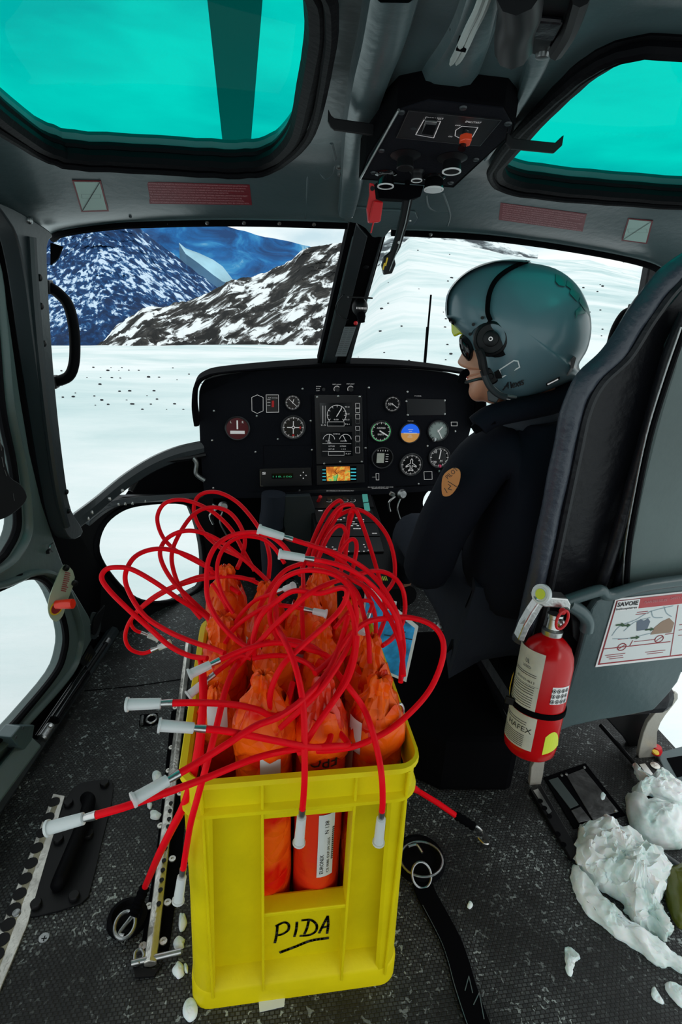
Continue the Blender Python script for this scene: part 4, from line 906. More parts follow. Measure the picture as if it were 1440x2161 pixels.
# ================================================================== grab loops, door fittings
def loop(pts, y, r, nm, lab):
    t = thing(nm, onY(*pts[0], y), lab, 'grab handle')
    P_ = [onY(*p, y) for p in pts]
    MB().tube(spline(P_, 6), r, 10).build('grip', K['rubber'], t, smooth=True)
    for p in (P_[0], P_[-1]): MB().box(p, (.012, .03, .03)).build('foot', K['black'], t, bevel=.003)
    return t
t = loop([(104, 606), (122, 618), (142, 640), (153, 675), (158, 720), (156, 768), (144, 795), (116, 806)], 1.47, .0125, 'grab_loop', 'black D shaped grab loop on the left windscreen post')
MB().prism([onY(*p, 1.49) for p in [(106, 512), (132, 520), (122, 545), (106, 560)]], V((0, .01, 0))).build('upper_gusset', K['matt'], t, bevel=.001)
loop([(1335, 655), (1318, 662), (1300, 690), (1290, 722), (1284, 755), (1280, 790)], 1.42, .010, 'grab_loop', 'black curved grab loop on the right windscreen post behind the helmet')
dh = thing('door_lock_housing', LW.hit(20, 1040), 'black moulded door lock housing at the left edge of the picture', 'door lock')
on_plane(LW, sp2([(-80, 900), (0, 930), (12, 975), (22, 1006), (44, 1022), (57, 1045), (50, 1065), (22, 1088), (-10, 1100), (-80, 1110)], 3), (), -.03, off=.045).build('housing', K['black'], dh, bevel=.006)
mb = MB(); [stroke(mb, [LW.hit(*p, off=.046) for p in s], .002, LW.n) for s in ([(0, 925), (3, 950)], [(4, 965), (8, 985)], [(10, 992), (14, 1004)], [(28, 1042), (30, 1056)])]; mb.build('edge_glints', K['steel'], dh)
lt = thing('door_release_tag', LW.hit(140, 1240), 'clear plastic tag with red print and red knob on the left door', 'tag')
DT = Plane(LW.hit(140, 1240, off=.03), LW.n+V((0, -.5, 0)))
on_plane(DT, sp2([(136, 1192), (158, 1218), (140, 1275), (132, 1300), (118, 1312), (105, 1300), (102, 1275), (112, 1240)], 3), (), -.002).build('tag_plate', pm('greenish clear plastic', (.5, .56, .42), .3, trans=.3), lt)
rings = MB().lathe(DT.hit(119, 1283, off=.001), DT.n, [(.019, 0), (.019, .0012)], 24); rings.build('ochre_disc', K['yellow'], lt)
MB().lathe(DT.hit(119, 1283, off=.002), DT.n, [(.015, 0), (.015, .0012)], 24).build('dark_ring', K['dkred'], lt)
ka = DT.hit(119, 1276, off=.003); kb = onY(154, 1274, ka.y-.01)
MB().tube([ka, ka.lerp(kb, .2), ka.lerp(kb, .9), kb], [.011, .0115, .0125, .012], 18).build('red_knob', pm('orange red plastic', (.9, .03, .008), .3), lt, smooth=True)
mb = MB()
random.seed(3)
for i in range(10):
    t0 = i/10; x = 143-10*t0; y = 1208+42*t0
    stroke(mb, [DT.hit(x-5, y, off=.002), DT.hit(x+4+random.random()*4, y+2, off=.002)], .0022, DT.n)
mb.build('red_print', K['dkred'], lt)
for p in ((138, 1198), (156, 1230)): MB().lathe(DT.hit(*p, off=.001), DT.n, [(.008, 0), (.008, .006), (.005, .008)], 14).build('screw_cap', K['black'], lt, smooth=True)
hk = thing('door_hook', LW.hit(106, 1160), 'small crescent slot and clip in the left door frame', 'clip')
MB().tube(spline([LW.hit(*p, off=.004) for p in [(112, 1146), (106, 1152), (106, 1160), (111, 1164)]], 4), .002, 6).build('crescent', K['steeld'], hk, smooth=True)
MB().box(LW.hit(102, 1164, off=.003), (.008, .01, .008)).build('clip', K['black'], hk, bevel=.001)
lp = thing('door_latch_plate', LW.hit(200, 1325), 'dark oval latch plate riveted at the front foot of the left door', 'latch')
LP2 = Plane(LW.hit(200, 1325, off=.004), LW.n+V((0, -.35, 0)))
on_plane(LP2, sp2([(198, 1292), (213, 1300), (212, 1330), (203, 1348), (192, 1346), (190, 1325), (192, 1302)], 3), (), -.004, off=.003).build('plate', K['greyd'], lp, bevel=.001)
on_plane(LP2, sp2([(203, 1300), (216, 1284), (222, 1278), (219, 1295), (205, 1335), (196, 1338), (198, 1315)], 3), (), -.006, off=.010).build('pull', K['black'], lp, bevel=.002)
for p in ((191, 1318), (193, 1333), (199, 1306), (207, 1342)): MB().lathe(LP2.hit(*p, off=.003), LP2.n, [(.0022, 0), (.002, .001)], 8).build('rivet', K['steeld'], lp)
vd = thing('vent_plate', LW.hit(186, 1385), 'small dark rectangular plate on the lower rail of the left door', 'plate')
on_plane(LW, [(170, 1398), (192, 1362), (203, 1378), (178, 1408)], (), -.003, off=.004).build('plate', K['black'], vd)
mb = MB(); [stroke(mb, [LW.hit(186+4*i, 1378+3*i, off=.005), LW.hit(180+4*i, 1390+3*i, off=.005)], .0014, LW.n) for i in range(3)]; mb.build('slots', K['ochre'], vd)
gs = thing('gas_strut', onZ(170, 1470, .06), 'black gas strut lying along the foot of the left door', 'strut')
g0, g1 = onZ(228, 1352, .085), onZ(96, 1548, .075)
gm = lambda t: g0.lerp(g1, t)
MB().tube([gm(.03), gm(.45)], .006, 12).build('piston_rod', K['black'], gs, smooth=True)
MB().tube([gm(.40), gm(.405), gm(.88), gm(.885)], [.006, .0135, .0135, .006], 16).build('cylinder', K['blackg'], gs, smooth=True)
MB().tube([gm(-.01), gm(.045)], .009, 12).build('front_end_fitting', K['steeld'], gs, smooth=True)
MB().tube([gm(.93), gm(.935), gm(1.04), gm(1.05)], [.006, .0115, .0125, .008], 12).build('rear_end_fitting', K['steeld'], gs, smooth=True)
MB().tube([gm(.96)+V((.008, -.004, .014)), gm(.96)+V((-.01, .004, -.02))], .004, 8).build('locking_pin', K['steel'], gs, smooth=True)
MB().tube([gm(.3)+V((-.022, 0, -.01)), gm(1.0)+V((-.022, 0, -.01))], .008, 10).build('lower_sleeve', K['blackg'], gs, smooth=True)
br = thing('strut_bracket', LW.hit(55, 1540, off=.02), 'grey folded bracket holding the rear end of the gas strut', 'bracket')
on_plane(LW, [(24, 1556), (44, 1532), (74, 1530), (66, 1575), (60, 1588), (40, 1575)], (), -.035, off=.035).build('folded_plate', K['grey'], br, bevel=.003)
for p in ((48, 1536), (33, 1556)): MB().lathe(LW.hit(*p, off=.035), LW.n, [(.004, 0), (.003, .002)], 10).build('rivet', K['greyd'], br)
rs = struct(MB().tube([LW.hit(-120, 1800, off=.02), LW.hit(58, 1570, off=.02)], .035, 4, n0=LW.n).build('trim_18', K['door'], bevel=.005))
# ================================================================== crate
Y0 = .600; Y1 = 1.015
XL, XR = -.112, .242
cr_ = thing('plastic_crate', ((XL+XR)/2, .8, 0), 'open yellow plastic crate marked with black handwriting, full of orange charges', 'crate')
def rr(x0, x1, y0, y1, r, k=6):
    pts = []
    for cx, cy, a0 in ((x1-r, y1-r, 0), (x0+r, y1-r, PI/2), (x0+r, y0+r, PI), (x1-r, y0+r, 1.5*PI)):
        for i in range(k+1):
            a = a0+PI/2*i/k; pts.append((cx+r*math.cos(a), cy+r*math.sin(a)))
    return pts
TZ = lambda z: .012*(z/.5)   # sides draw in slightly towards the rim
def _unused(): pass
def shell(prof, name, r=.032, parent=None, mat='yel', y0=None, rng=None):
    """prof: [(inset, z)] closed section swept round the crate"""
    vs = []; m = None
    for ins, z in prof:
        k = ins+TZ(z); p = rr(XL+k, XR-k*.55, (y0 if y0 is not None else Y0)+ins, Y1-ins, max(.004, r-ins)); m = len(p); vs += [V((a, b, z)) for a, b in p]
    n = len(prof); fs = []
    for i in range(n):
        for j in range(m):
            fs.append((i*m+j, i*m+(j+1) % m, ((i+1) % n)*m+(j+1) % m, ((i+1) % n)*m+j))
    return MB().add(vs, fs)
shell([(-.005, .500), (-.007, .493), (.003, .488), (.003, .449), (-.006, .444), (-.006, .438), (.009, .436), (.009, .496), (.004, .501)], 'rim').build('rim', K['yel'], cr_, smooth=True)
shell([(.0, .0), (.0, .040), (.004, .046), (.034, .064), (.036, .064), (.036, .004), (.006, .0)], 'base').build('base_band', K['yel'], cr_, smooth=True)
mb = MB(); p = rr(XL+.012, XR-.012, Y0+.012, Y1-.012, .02); mb.prism([V((a, b, .004)) for a, b in p], V((0, 0, .006))); mb.build('bottom', K['yel'], cr_)
# recessed front
FX = lambda px, z=.3: onY(px, 1900, Y0+.002).x
FP = Plane((0, Y0+.028, 0), (0, -1, 0)); FF = Plane((0, Y0+.001, 0), (0, -1, 0))
xl, xr, ztop = XL+.02, XR-.018, .445
op = [FP.to2(V((x, Y0, z))) for x, z in ((.010, .425), (.139, .425), (.139, .218), (.010, .218))]
o2 = [FP.to2(V((x, Y0, z))) for x, z in ((xl, ztop), (xr, ztop), (xr, .05), (xl, .05))]
cdt(o2, [op], lambda u, v, k: FP.to3(u, v, k), None, -.004).build('front_panel', K['yel'], cr_)
def cbox(x0, x1, z0, z1, d0, d1, nm='rib', bev=.0015):
    mb = MB().box(((x0+x1)/2, (Y0+d0+Y0+d1)/2, (z0+z1)/2), (abs(x1-x0), d1-d0, abs(z1-z0))); return mb.build(nm, K['yel'], cr_, bevel=bev)
def inclined(px0, px1, z0, z1):
    return
ribs = []
for a, py_ in ((438, 1900), (555, 1880), (738, 1840), (838, 1840)):
    x = onY(a, py_, Y0).x
    cbox(x-.0022, x+.0022, .03, .441, -.003, .030); cbox(x-.0022, x+.0022, .441, .492, -.004, .006)
for a, b in ((435, 556), (556, 738), (738, 862)):
    pass
x1_, x2_ = onY(555, 1880, Y0).x, onY(738, 1840, Y0).x
cbox(x1_, x2_, .212, .220, -.0, .030, 'cross_bar'); cbox(x1_, x2_, .421, .432, .0, .030, 'cross_bar')
MB().prism([V((x1_, Y0, .214)), V((x1_, Y0+.028, .190)), V((x1_, Y0+.028, .214))], V((x2_-x1_, 0, 0))).build('cross_bar', K['yel'], cr_)
# corner columns and side walls
for sx, x in ((-1, XL), (1, XR)):
    xi = x - sx*.012
    prof = []
    mb = MB(); pts = []
    for i in range(9):
        a = PI/2*i/8; pts.append(V((x-sx*.0365+sx*.033*math.sin(a), Y0+.034-.033*math.cos(a), 0)))
    inner = [V((p.x-sx*.005, p.y+.005, 0)) for p in pts]
    poly = pts+inner[::-1]
    vs = [V((p.x, p.y, .04)) for p in poly]+[V((p.x-sx*.009, p.y, .44)) for p in poly]; n = len(poly)
    mb.add(vs, [tuple(range(n)), tuple(range(2*n-1, n-1, -1))]+[(i, (i+1) % n, (i+1) % n+n, i+n) for i in range(n)])
    mb.build('corner_column', K['yel'], cr_, smooth=True)
    # outer side wall with ribs
    w0 = x-sx*.016; w1 = w0-sx*.006
    MB().add([V((w0, Y0+.03, .03)), V((w0, Y1-.02, .03)), V((w0, Y1-.02, .44)), V((w0, Y0+.03, .44)), V((w1, Y0+.03, .03)), V((w1, Y1-.02, .03)), V((w1, Y1-.02, .44)), V((w1, Y0+.03, .44))],
             [(0, 1, 2, 3), (4, 5, 6, 7), (0, 1, 5, 4), (1, 2, 6, 5), (2, 3, 7, 6), (3, 0, 4, 7)]).build('side_wall', K['yel'], cr_)
    for y in (.66, .74, .82, .9, .97):
        MB().box((x-sx*.010, y, .24), (.012, .005, .40)).build('side_rib', K['yel'], cr_, bevel=.001)
MB().box(((XL+XR)/2, Y1-.014, .24), (XR-XL-.05, .006, .41)).build('back_wall', K['yel'], cr_)
for sx, x in ((-1, XL), (1, XR)):
    MB().box((x-sx*.028, Y1-.028, .24), (.03, .03, .41)).build('corner_column', K['yel'], cr_, bevel=.008)
WPn = Plane((0, Y0+.0272, 0), (0, -1, 0))
def z5(x, y): return (360+x/2.667, 1500+y/2.667)
mb = MB()
def wr(pts, w=.0045, sm=True):
    q = [WPn.hit(*z5(*p)) for p in pts]
    stroke(mb, spline(q, 5) if sm and len(q) > 2 else q, w, WPn.n)
wr([(602, 1212), (598, 1260), (588, 1305)]); wr([(596, 1212), (640, 1192), (665, 1205), (662, 1235), (630, 1258), (597, 1265)])
wr([(712, 1192), (708, 1232), (698, 1270)]); wr([(742, 1180), (790, 1178), (822, 1205), (818, 1240), (785, 1262), (732, 1268)]); wr([(778, 1185), (768, 1225), (755, 1255)])
wr([(885, 1158), (860, 1205), (838, 1250)]); wr([(885, 1158), (888, 1205), (882, 1252)]); wr([(852, 1222), (888, 1214)])
wr([(620, 1360), (700, 1330), (790, 1295), (886, 1280)], .006)
mb.build('handwriting', K['ink'], cr_)
cl = thing('steel_clip', V((.226, .70, .5)), 'small bright metal clip on the right rim of the yellow crate', 'clip')
MB().tube(spline([V((.232, .70, .497)), V((.232, .70, .515)), V((.226, .70, .525)), V((.219, .70, .518)), V((.222, .702, .505))], 4), .0025, 8).build('wire', K['steel'], cl, smooth=True)
# ================================================================== charges
def charge(px, py, y, r, lab, neck=.07, lean=(0, 0), patch=None, x=None, zt=None, tie=.35, printed=False):
    top = onY(px, py, y) if zt is None else V((x, y, zt))
    if x is not None: top.x = x
    z1 = top.z; zb = .012
    o = thing('explosive_charge', (top.x, y, zb), lab, 'charge', None)
    prof = [(zb, .80), (zb+.008, .97), (zb+.03, 1.0)] + [(zb+.03+(z1-neck-zb-.06)*i/10, 1.0) for i in range(1, 11)] + [(z1-neck-.015, 1.0), (z1-neck, .97), (z1-neck*.75, .86), (z1-neck*.5, .66), (z1-neck*.34, tie+.12), (z1-neck*.22, tie+.02), (z1-neck*.10, tie+.05), (z1, tie-.02), (z1+.004, tie*.6), (z1-.004, .05)]
    seg = 40; vs = []; sd = px*.13
    for z, k in prof:
        f = sms(z1-neck-.03, z1-neck*.4, z)
        sh = sms(.35, z1, z)
        for j in range(seg):
            a = 2*PI*j/seg
            fold = math.sin(a*7+z*60+sd)*.10+math.sin(a*12-z*90+sd*2)*.07
            rr_ = r*(k+f*fold*k*1.5+noise.noise(V((math.cos(a)*2.5+sd, math.sin(a)*2.5, z*28)))*(.05+.10*f)*k)
            vs.append(V((top.x+lean[0]*(z-z1)+rr_*math.cos(a), y+lean[1]*(z-z1)+rr_*math.sin(a), z+noise.noise(V((a*2, sd, z*40)))*.008*f)))
    m = len(prof)
    mb = MB().add(vs, [(i*seg+j, i*seg+(j+1) % seg, (i+1)*seg+(j+1) % seg, (i+1)*seg+j) for i in range(m-1) for j in range(seg)]+[tuple(range(seg))])
    mb.build('bag', K['bag'] if not printed else K['bagp'], o, smooth=True)
    if printed is not True:
        # folded skirt of the bag gathered at the shoulder
        vs = []
        for i, (dz, k) in enumerate(((-neck*.55, .74), (-neck*.9, 1.03), (-neck*1.25, 1.10), (-neck*1.35, 1.07))):
            for j in range(seg):
                a = 2*PI*j/seg
                vs.append(V((top.x+r*(k+math.sin(a*6+i+sd)*.035)*math.cos(a), y+r*(k+math.sin(a*6+i+sd)*.035)*math.sin(a), z1+dz+math.sin(a*3+sd)*.010+noise.noise(V((a*3, sd, i)))*.008)))
        MB().add(vs, [(i*seg+j, i*seg+(j+1) % seg, (i+1)*seg+(j+1) % seg, (i+1)*seg+j) for i in range(3) for j in range(seg)]).build('folded_collar', K['bag'], o, smooth=True)
    if patch:
        for (a0, a1, za, zb2) in patch:
            vs = []; n = 6
            for i in range(n+1):
                a = math.radians(a0+(a1-a0)*i/n)
                for z in (z1-za, z1-zb2): vs.append(V((top.x+lean[0]*(z-z1)+r*1.075*math.cos(a), y+lean[1]*(z-z1)+r*1.075*math.sin(a), z)))
            MB().add(vs, [(2*i, 2*i+2, 2*i+3, 2*i+1) for i in range(n)]).build('white_label', K['paper'], o, smooth=True)
    return o, top
K['bagp'] = pm('red orange printed bag', (.78, .035, .008), .25, 0, .3, 40)
CH = {}
CH['A'] = charge(485, 1197, .955, .036, 'orange bagged charge farthest back at the left of the crate', .08, x=-.052)
CH['B'] = charge(538, 1232, .91, .035, 'orange bagged charge second from the left in the back row', .08, patch=[(200, 250, .10, .125)], x=.020)
CH['C'] = charge(627, 1240, .89, .037, 'orange bagged charge with a broad white label in the middle back of the crate', .08, patch=[(215, 290, .115, .175)], x=.094)
CH['D'] = charge(688, 1196, .968, .033, 'small orange bagged charge at the back right beside the blue card', .07, patch=[(180, 240, .03, .06)], x=.125)
CH['N'] = charge(722, 1262, .90, .034, 'orange bagged charge directly behind the slumped right hand bag', .08, x=.175)
CH['F'] = charge(462, 1300, .845, .037, 'orange bagged charge with a folded top against the left wall of the crate', .09, x=-.052, tie=.6)
CH['M'] = charge(560, 1330, .80, .034, 'orange bagged charge half hidden in the centre of the crate', .06, x=.032, tie=.5)
CH['G'] = charge(680, 1318, .80, .037, 'orange bagged charge with a white label in the middle of the crate', .10, patch=[(235, 300, .12, .17)], x=.112)
CH['H'] = charge(800, 1345, .775, .038, 'orange bagged charge leaning at the right behind the front right bag', .09, x=.190)
CH['L'] = charge(452, 1452, .735, .033, 'short orange charge low against the left wall near the front', .06, patch=[(250, 300, .0, .05)], x=-.060)
CH['I'] = charge(540, 1425, .672, .043, 'large orange bagged charge at the front left with white label', .085, patch=[(262, 300, .10, .185)], x=.012)
CH['K'] = charge(805, 1428, .685, .043, 'large orange bagged charge at the front right corner with white label', .085, patch=[(195, 228, .055, .115), (186, 212, .115, .165)], x=.186)
CH['J'] = charge(672, 1432, .668, .038, 'red orange printed charge at the front centre seen through the crate opening', .09, x=.098, printed='y')
# print on charge J (upside down lettering running down the tube)
oJ, tJ = CH['J']
def onj(u, z): a = u/.039; return V((tJ.x+.0395*math.sin(a), .668-.0395*math.cos(a), z))
def wrap(s, z, h, wdt, mat, nm, flip=True, u0=0):
    src = text(s, V((0, 0, 0)), V((1, 0, 0)), V((0, 0, 1)), wdt, h)
    mb = MB(); sg = -1 if flip else 1
    mb.add([onj(u0+sg*(p.x-wdt/2), z+sg*p.y) for p in src.v], src.f); mb.build(nm, mat, oJ)
wrap('EPC', .118, .020, .042, K['ink'], 'lettering'); wrap('GROUPE', .140, .007, .036, K['ink'], 'lettering')
wrap('S', .175, .022, .018, K['ink'], 'lettering', u0=-.012); wrap('EPC', .50, .022, .040, K['ink'], 'lettering'); wrap('EURO', .43, .010, .04, K['ink'], 'lettering')
for (z, r_) in ((.465, .012), (.20, .012)):
    MB().add([onj(math.cos(2*PI*i/16)*r_*1.2, z+math.sin(2*PI*i/16)*r_) for i in range(16)], [tuple(range(16))]).build('logo_disc', K['ink'], oJ)
vs = []
for i in range(5):
    for z in (.385, .250): u = -.004+.026*i/4; a = u/.039; vs.append(V((tJ.x+.0402*math.sin(a), .668-.0402*math.cos(a), z)))
lb = MB().add(vs, [(2*i, 2*i+2, 2*i+3, 2*i+1) for i in range(4)]).build('white_label', K['paper'], oJ, smooth=True)
def vlab(s, u, z0, z1, h):
    src = text(s, V((0, 0, 0)), V((1, 0, 0)), V((0, 0, 1)), z1-z0, h); 
    def q(p): a = (u-p.y)/.039; return V((tJ.x+.0407*math.sin(a), .668-.0407*math.cos(a), z0+p.x))
    MB().add([q(p) for p in src.v], src.f).build('lettering', K['ink'], lb)
vlab('EURONIX', .006, .258, .300, .006); vlab('CE 0080 EXP.09.2025', .015, .258, .335, .004); vlab('N 138', .012, .345, .372, .006)
mb = MB(); [mb.add([onj(.018, .285+.0045*i)*1 for _ in (0,)]+[onj(.0215, .285+.0045*i), onj(.0215, .2875+.0045*i), onj(.018, .2875+.0045*i)], [(0, 1, 2, 3)]) for i in range(16)]
mb.v = [V((tJ.x+(p.x-tJ.x)*1.035, .668+(p.y-.668)*1.035, p.z)) for p in mb.v]; mb.build('barcode', K['ink'], lb)
# ================================================================== detonator tubes
def zt(x, y): return (200+x/1.895, 1020+y/1.895)
CAPN = [0]
def detonator(pts, lab, cap=None, r=.0046, group=None, z=True):
    r = r*(.90 if pts[0][2] > .66 else .97)
    """pts (zoom x, zoom y, world y); cap = length in metres of the frosted cap on the first point"""
    P3 = [onY(*(zt(a, b) if z else (a, b)), c) for a, b, c in pts]
    S = spline(P3, 8)
    o = MB().tube(S, r, 9).build('detonator_tube', K['red'], smooth=True)
    tag(o, lab, 'tube', group)
    if cap:
        a = S[0]; d = (S[0]-S[2]).normalized(); L_ = cap
        MB().tube([a-d*.004, a+d*.002, a+d*.016], [r*1.15, r*1.1, r*.85], 10).build('metal_crimp', K['steel'], o, smooth=True)
        c = MB().tube([a+d*.010, a+d*.011, a+d*(.010+L_), a+d*(.0102+L_), a+d*(.013+L_), a+d*(.0132+L_)], [r*.9, r*1.5, r*1.65, r*2.05, r*2.05, r*1.35], 16)
        c.build('frosted_cap', K['cap'], o, smooth=True)
    return o
D = detonator
D([(890, 1070, .63), (960, 1066, .62), (1060, 1045, .62), (1180, 985, .64), (1280, 900, .66), (1350, 810, .68), (1392, 700, .70), (1390, 620, .72), (1345, 565, .74), (1260, 537, .76), (1170, 540, .76), (1090, 555, .75), (1020, 610, .73), (950, 700, .70), (880, 760, .67)], 'thick red tube making the widest loop out over the right rim of the crate')
D([(196, 1722, .50), (260, 1704, .50), (300, 1690, .51), (365, 1668, .53), (440, 1640, .56), (540, 1600, .58), (625, 1581, .595), (700, 1575, .60), (735, 1570, .62), (700, 1530, .655)], 'red tube ending in the lowest left white cap, over the black floor handle', .040, z=False)
D([(372, 1636, .53), (420, 1608, .545), (480, 1570, .56), (540, 1532, .575), (590, 1512, .59), (640, 1475, .62), (690, 1420, .67), (718, 1360, .72), (735, 1300, .76)], 'red tube ending in a slanted white cap just left of the crate rim', .040, z=False)
D([(358, 1484, .60), (400, 1483, .60), (450, 1484, .61), (500, 1488, .62), (545, 1498, .63), (572, 1510, .64), (600, 1500, .66), (618, 1440, .70)], 'red tube ending in the upper of two level white caps left of the crate', .040, z=False)
D([(428, 1538, .57), (470, 1542, .57), (530, 1553, .575), (600, 1567, .58), (660, 1577, .59), (690, 1572, .61), (700, 1545, .64)], 'red tube ending in the lower of two level white caps left of the crate', .040, z=False)
D([(612, 1137, .80), (660, 1152, .80), (715, 1170, .80), (770, 1200, .80), (812, 1245, .78), (840, 1300, .76), (852, 1360, .74), (848, 1410, .71), (846, 1440, .69)], 'red tube ending in the topmost white cap in front of the dark panel', .038, z=False, r=.0044)
D([(657, 1180, .76), (700, 1188, .76), (745, 1205, .76), (785, 1235, .76), (820, 1275, .75), (838, 1310, .74), (845, 1350, .73)], 'red tube ending in a white cap above the middle of the bags', .036, z=False, r=.0044)
D([(638, 1712, .575), (641, 1680, .575), (643, 1640, .575), (643, 1580, .585), (641, 1500, .61), (632, 1440, .635), (618, 1390, .66), (600, 1350, .69), (585, 1320, .74), (582, 1265, .80)], 'red tube hanging over the front rim, its cap before the crate window', .048, z=False)
D([(806, 1716, .575), (808, 1690, .575), (806, 1640, .58), (798, 1590, .60), (782, 1530, .625), (765, 1490, .65), (740, 1455, .66), (715, 1425, .68), (690, 1390, .72), (655, 1362, .76), (600, 1350, .78), (545, 1362, .78), (505, 1385, .77)], 'red tube hanging over the front rim at the right of the crate', .048, z=False)
D([(386, 1838, .60), (392, 1800, .60), (402, 1740, .58), (418, 1680, .58), (440, 1600, .59), (458, 1530, .62), (475, 1460, .66), (495, 1410, .70), (520, 1380, .75)], 'red tube hanging down the front left crate corner, capped near the floor', .044, z=False)
D([(235, 666, .95), (190, 680, .95), (140, 660, .95), (122, 610, .95), (145, 545, .95), (210, 480, .95), (300, 425, .95), (380, 395, .95), (450, 380, .95), (540, 372, .94), (620, 385, .93), (690, 420, .92)], 'red tube curling to the lower of two small caps above the floor at left', .022, r=.0042)
D([(192, 600, 1.0), (160, 585, 1.0), (145, 555, 1.0), (165, 515, 1.0), (240, 450, 1.0), (340, 400, .98), (440, 368, .97), (540, 375, .96), (640, 385, .94)], 'red tube curling to the upper of two small caps above the floor at left', .020, r=.0038)
D([(450, 700, .78), (380, 690, .80), (300, 650, .82), (220, 580, .84), (130, 500, .86), (60, 430, .88), (28, 380, .89), (45, 345, .90), (90, 336, .90), (150, 345, .90), (240, 395, .90), (340, 465, .90), (430, 520, .90), (470, 560, .88)], 'red tube making the leftmost loop out over the floor', r=.0048)
D([(520, 680, .76), (470, 660, .78), (380, 630, .80), (290, 590, .82), (200, 530, .85), (140, 440, .88), (122, 370, .90), (150, 305, .92), (200, 272, .94), (270, 262, .95), (350, 280, .96), (430, 320, .96), (520, 400, .95), (580, 440, .92)], 'red tube looping left just inside the outermost loop', r=.0047)
D([(460, 535, .90), (390, 470, .92), (320, 400, .94), (275, 330, .96), (262, 270, .98), (290, 220, 1.0), (350, 192, 1.0), (420, 195, 1.0), (500, 230, 1.0), (580, 290, .98), (660, 360, .95), (700, 400, .92)], 'red tube loop across the middle of the nose window')
D([(425, 540, .93), (370, 470, .95), (325, 380, .97), (308, 290, .99), (335, 210, 1.02), (390, 130, 1.05), (450, 98, 1.07), (520, 105, 1.07), (570, 150, 1.05), (600, 220, 1.02), (590, 290, 1.0), (570, 340, .97)], 'red tube arching from the nose window over the dark foot well')
D([(470, 345, 1.04), (400, 310, 1.06), (320, 265, 1.08), (270, 210, 1.10), (250, 140, 1.10), (275, 85, 1.10), (330, 66, 1.10), (400, 78, 1.10), (480, 120, 1.08), (550, 190, 1.05), (600, 280, 1.02), (640, 350, 1.0)], 'red tube loop over the upper left of the nose window')
D([(700, 400, .95), (650, 350, .98), (590, 300, 1.02), (500, 255, 1.08), (430, 190, 1.12), (398, 120, 1.14), (405, 65, 1.14), (440, 38, 1.14), (500, 38, 1.12), (570, 75, 1.10), (630, 140, 1.06), (680, 220, 1.02), (700, 300, .98), (695, 380, .95)], 'red tube making the tallest loop at the upper left of the tangle')
D([(625, 665, .74), (560, 620, .76), (495, 550, .78), (455, 470, .80), (448, 390, .82), (455, 310, .84), (490, 245, .86), (550, 208, .88), (630, 196, .88), (700, 210, .87), (750, 245, .86), (785, 290, .84)], 'red tube forming the big oval loop before the back left bags')
D([(555, 520, .84), (510, 440, .86), (490, 360, .88), (500, 290, .90), (540, 235, .92), (600, 212, .93), (670, 222, .93), (720, 260, .92), (760, 320, .90)], 'thin red tube nested inside the big oval loop', r=.0040)
D([(820, 370, .90), (850, 290, .93), (885, 200, .97), (930, 110, 1.0), (975, 70, 1.02), (990, 85, 1.02), (970, 130, 1.0), (925, 210, .96), (890, 300, .92)], 'red tube with the sharp leftmost peak before the pedestal switches')
D([(860, 340, .90), (885, 250, .94), (930, 160, .98), (975, 100, 1.0), (1015, 85, 1.01), (1035, 100, 1.01), (1015, 170, .98), (985, 250, .94), (975, 330, .90)], 'red tube with a rounded peak before the pedestal switches')
D([(870, 300, .93), (905, 210, .97), (960, 140, 1.0), (1030, 106, 1.02), (1080, 115, 1.02), (1130, 155, 1.01), (1175, 220, .99), (1198, 300, .97), (1200, 370, .95), (1185, 410, .93), (1150, 450, .90)], 'red tube arching from the peaks down to the right beside the pilot')
D([(895, 300, .90), (930, 220, .93), (965, 175, .95), (995, 175, .95), (1008, 220, .94), (1000, 300, .91), (975, 380, .88)], 'red tube making the short hoop under the peaks', r=.0043)
D([(960, 330, .88), (985, 270, .90), (1015, 230, .91), (1040, 226, .91), (1048, 260, .90), (1035, 330, .88), (1020, 400, .86)], 'red tube making the smallest hoop right of centre', r=.0043)
D([(1000, 320, .92), (1010, 220, .96), (1020, 130, 1.0), (1040, 106, 1.0), (1065, 150, .99), (1100, 250, .96), (1130, 350, .93), (1155, 450, .90), (1160, 540, .87), (1120, 640, .82)], 'red tube falling straight from the tallest right peak')
D([(1010, 390, .86), (1060, 362, .86), (1130, 350, .87), (1190, 370, .87), (1230, 420, .86), (1242, 490, .85), (1230, 560, .83), (1190, 620, .80), (1150, 650, .78)], 'red tube bending round in front of the blue card')
D([(745, 640, .74), (705, 560, .76), (705, 470, .78), (745, 390, .79), (820, 352, .79), (900, 350, .78), (970, 372, .77), (1020, 420, .76), (1045, 500, .74), (1040, 590, .72), (1000, 680, .69), (930, 790, .65), (850, 880, .63), (740, 980, .62)], 'red tube forming the large central ring over the bags')
D([(640, 700, .72), (635, 620, .74), (665, 530, .75), (730, 470, .76), (800, 430, .76), (900, 440, .75), (985, 418, .74), (1010, 440, .73), (985, 500, .72), (920, 570, .70), (830, 650, .68), (750, 730, .66), (705, 830, .65), (700, 920, .65)], 'red tube crossing the central ring from left to right')
D([(540, 760, .71), (600, 700, .72), (690, 600, .73), (780, 510, .74), (860, 440, .75), (940, 400, .77), (1000, 380, .79)], 'straight red tube slanting up through the middle of the tangle')
D([(490, 712, .70), (560, 680, .71), (640, 652, .715), (720, 638, .72), (790, 645, .72), (860, 665, .72), (930, 690, .72), (960, 730, .71)], 'red tube ending in a white cap over the left wall of the crate', .030)
D([(630, 700, .72), (700, 690, .72), (770, 692, .72), (850, 720, .70), (900, 770, .68)], 'short red tube lying flat across the middle of the bags', r=.0044)
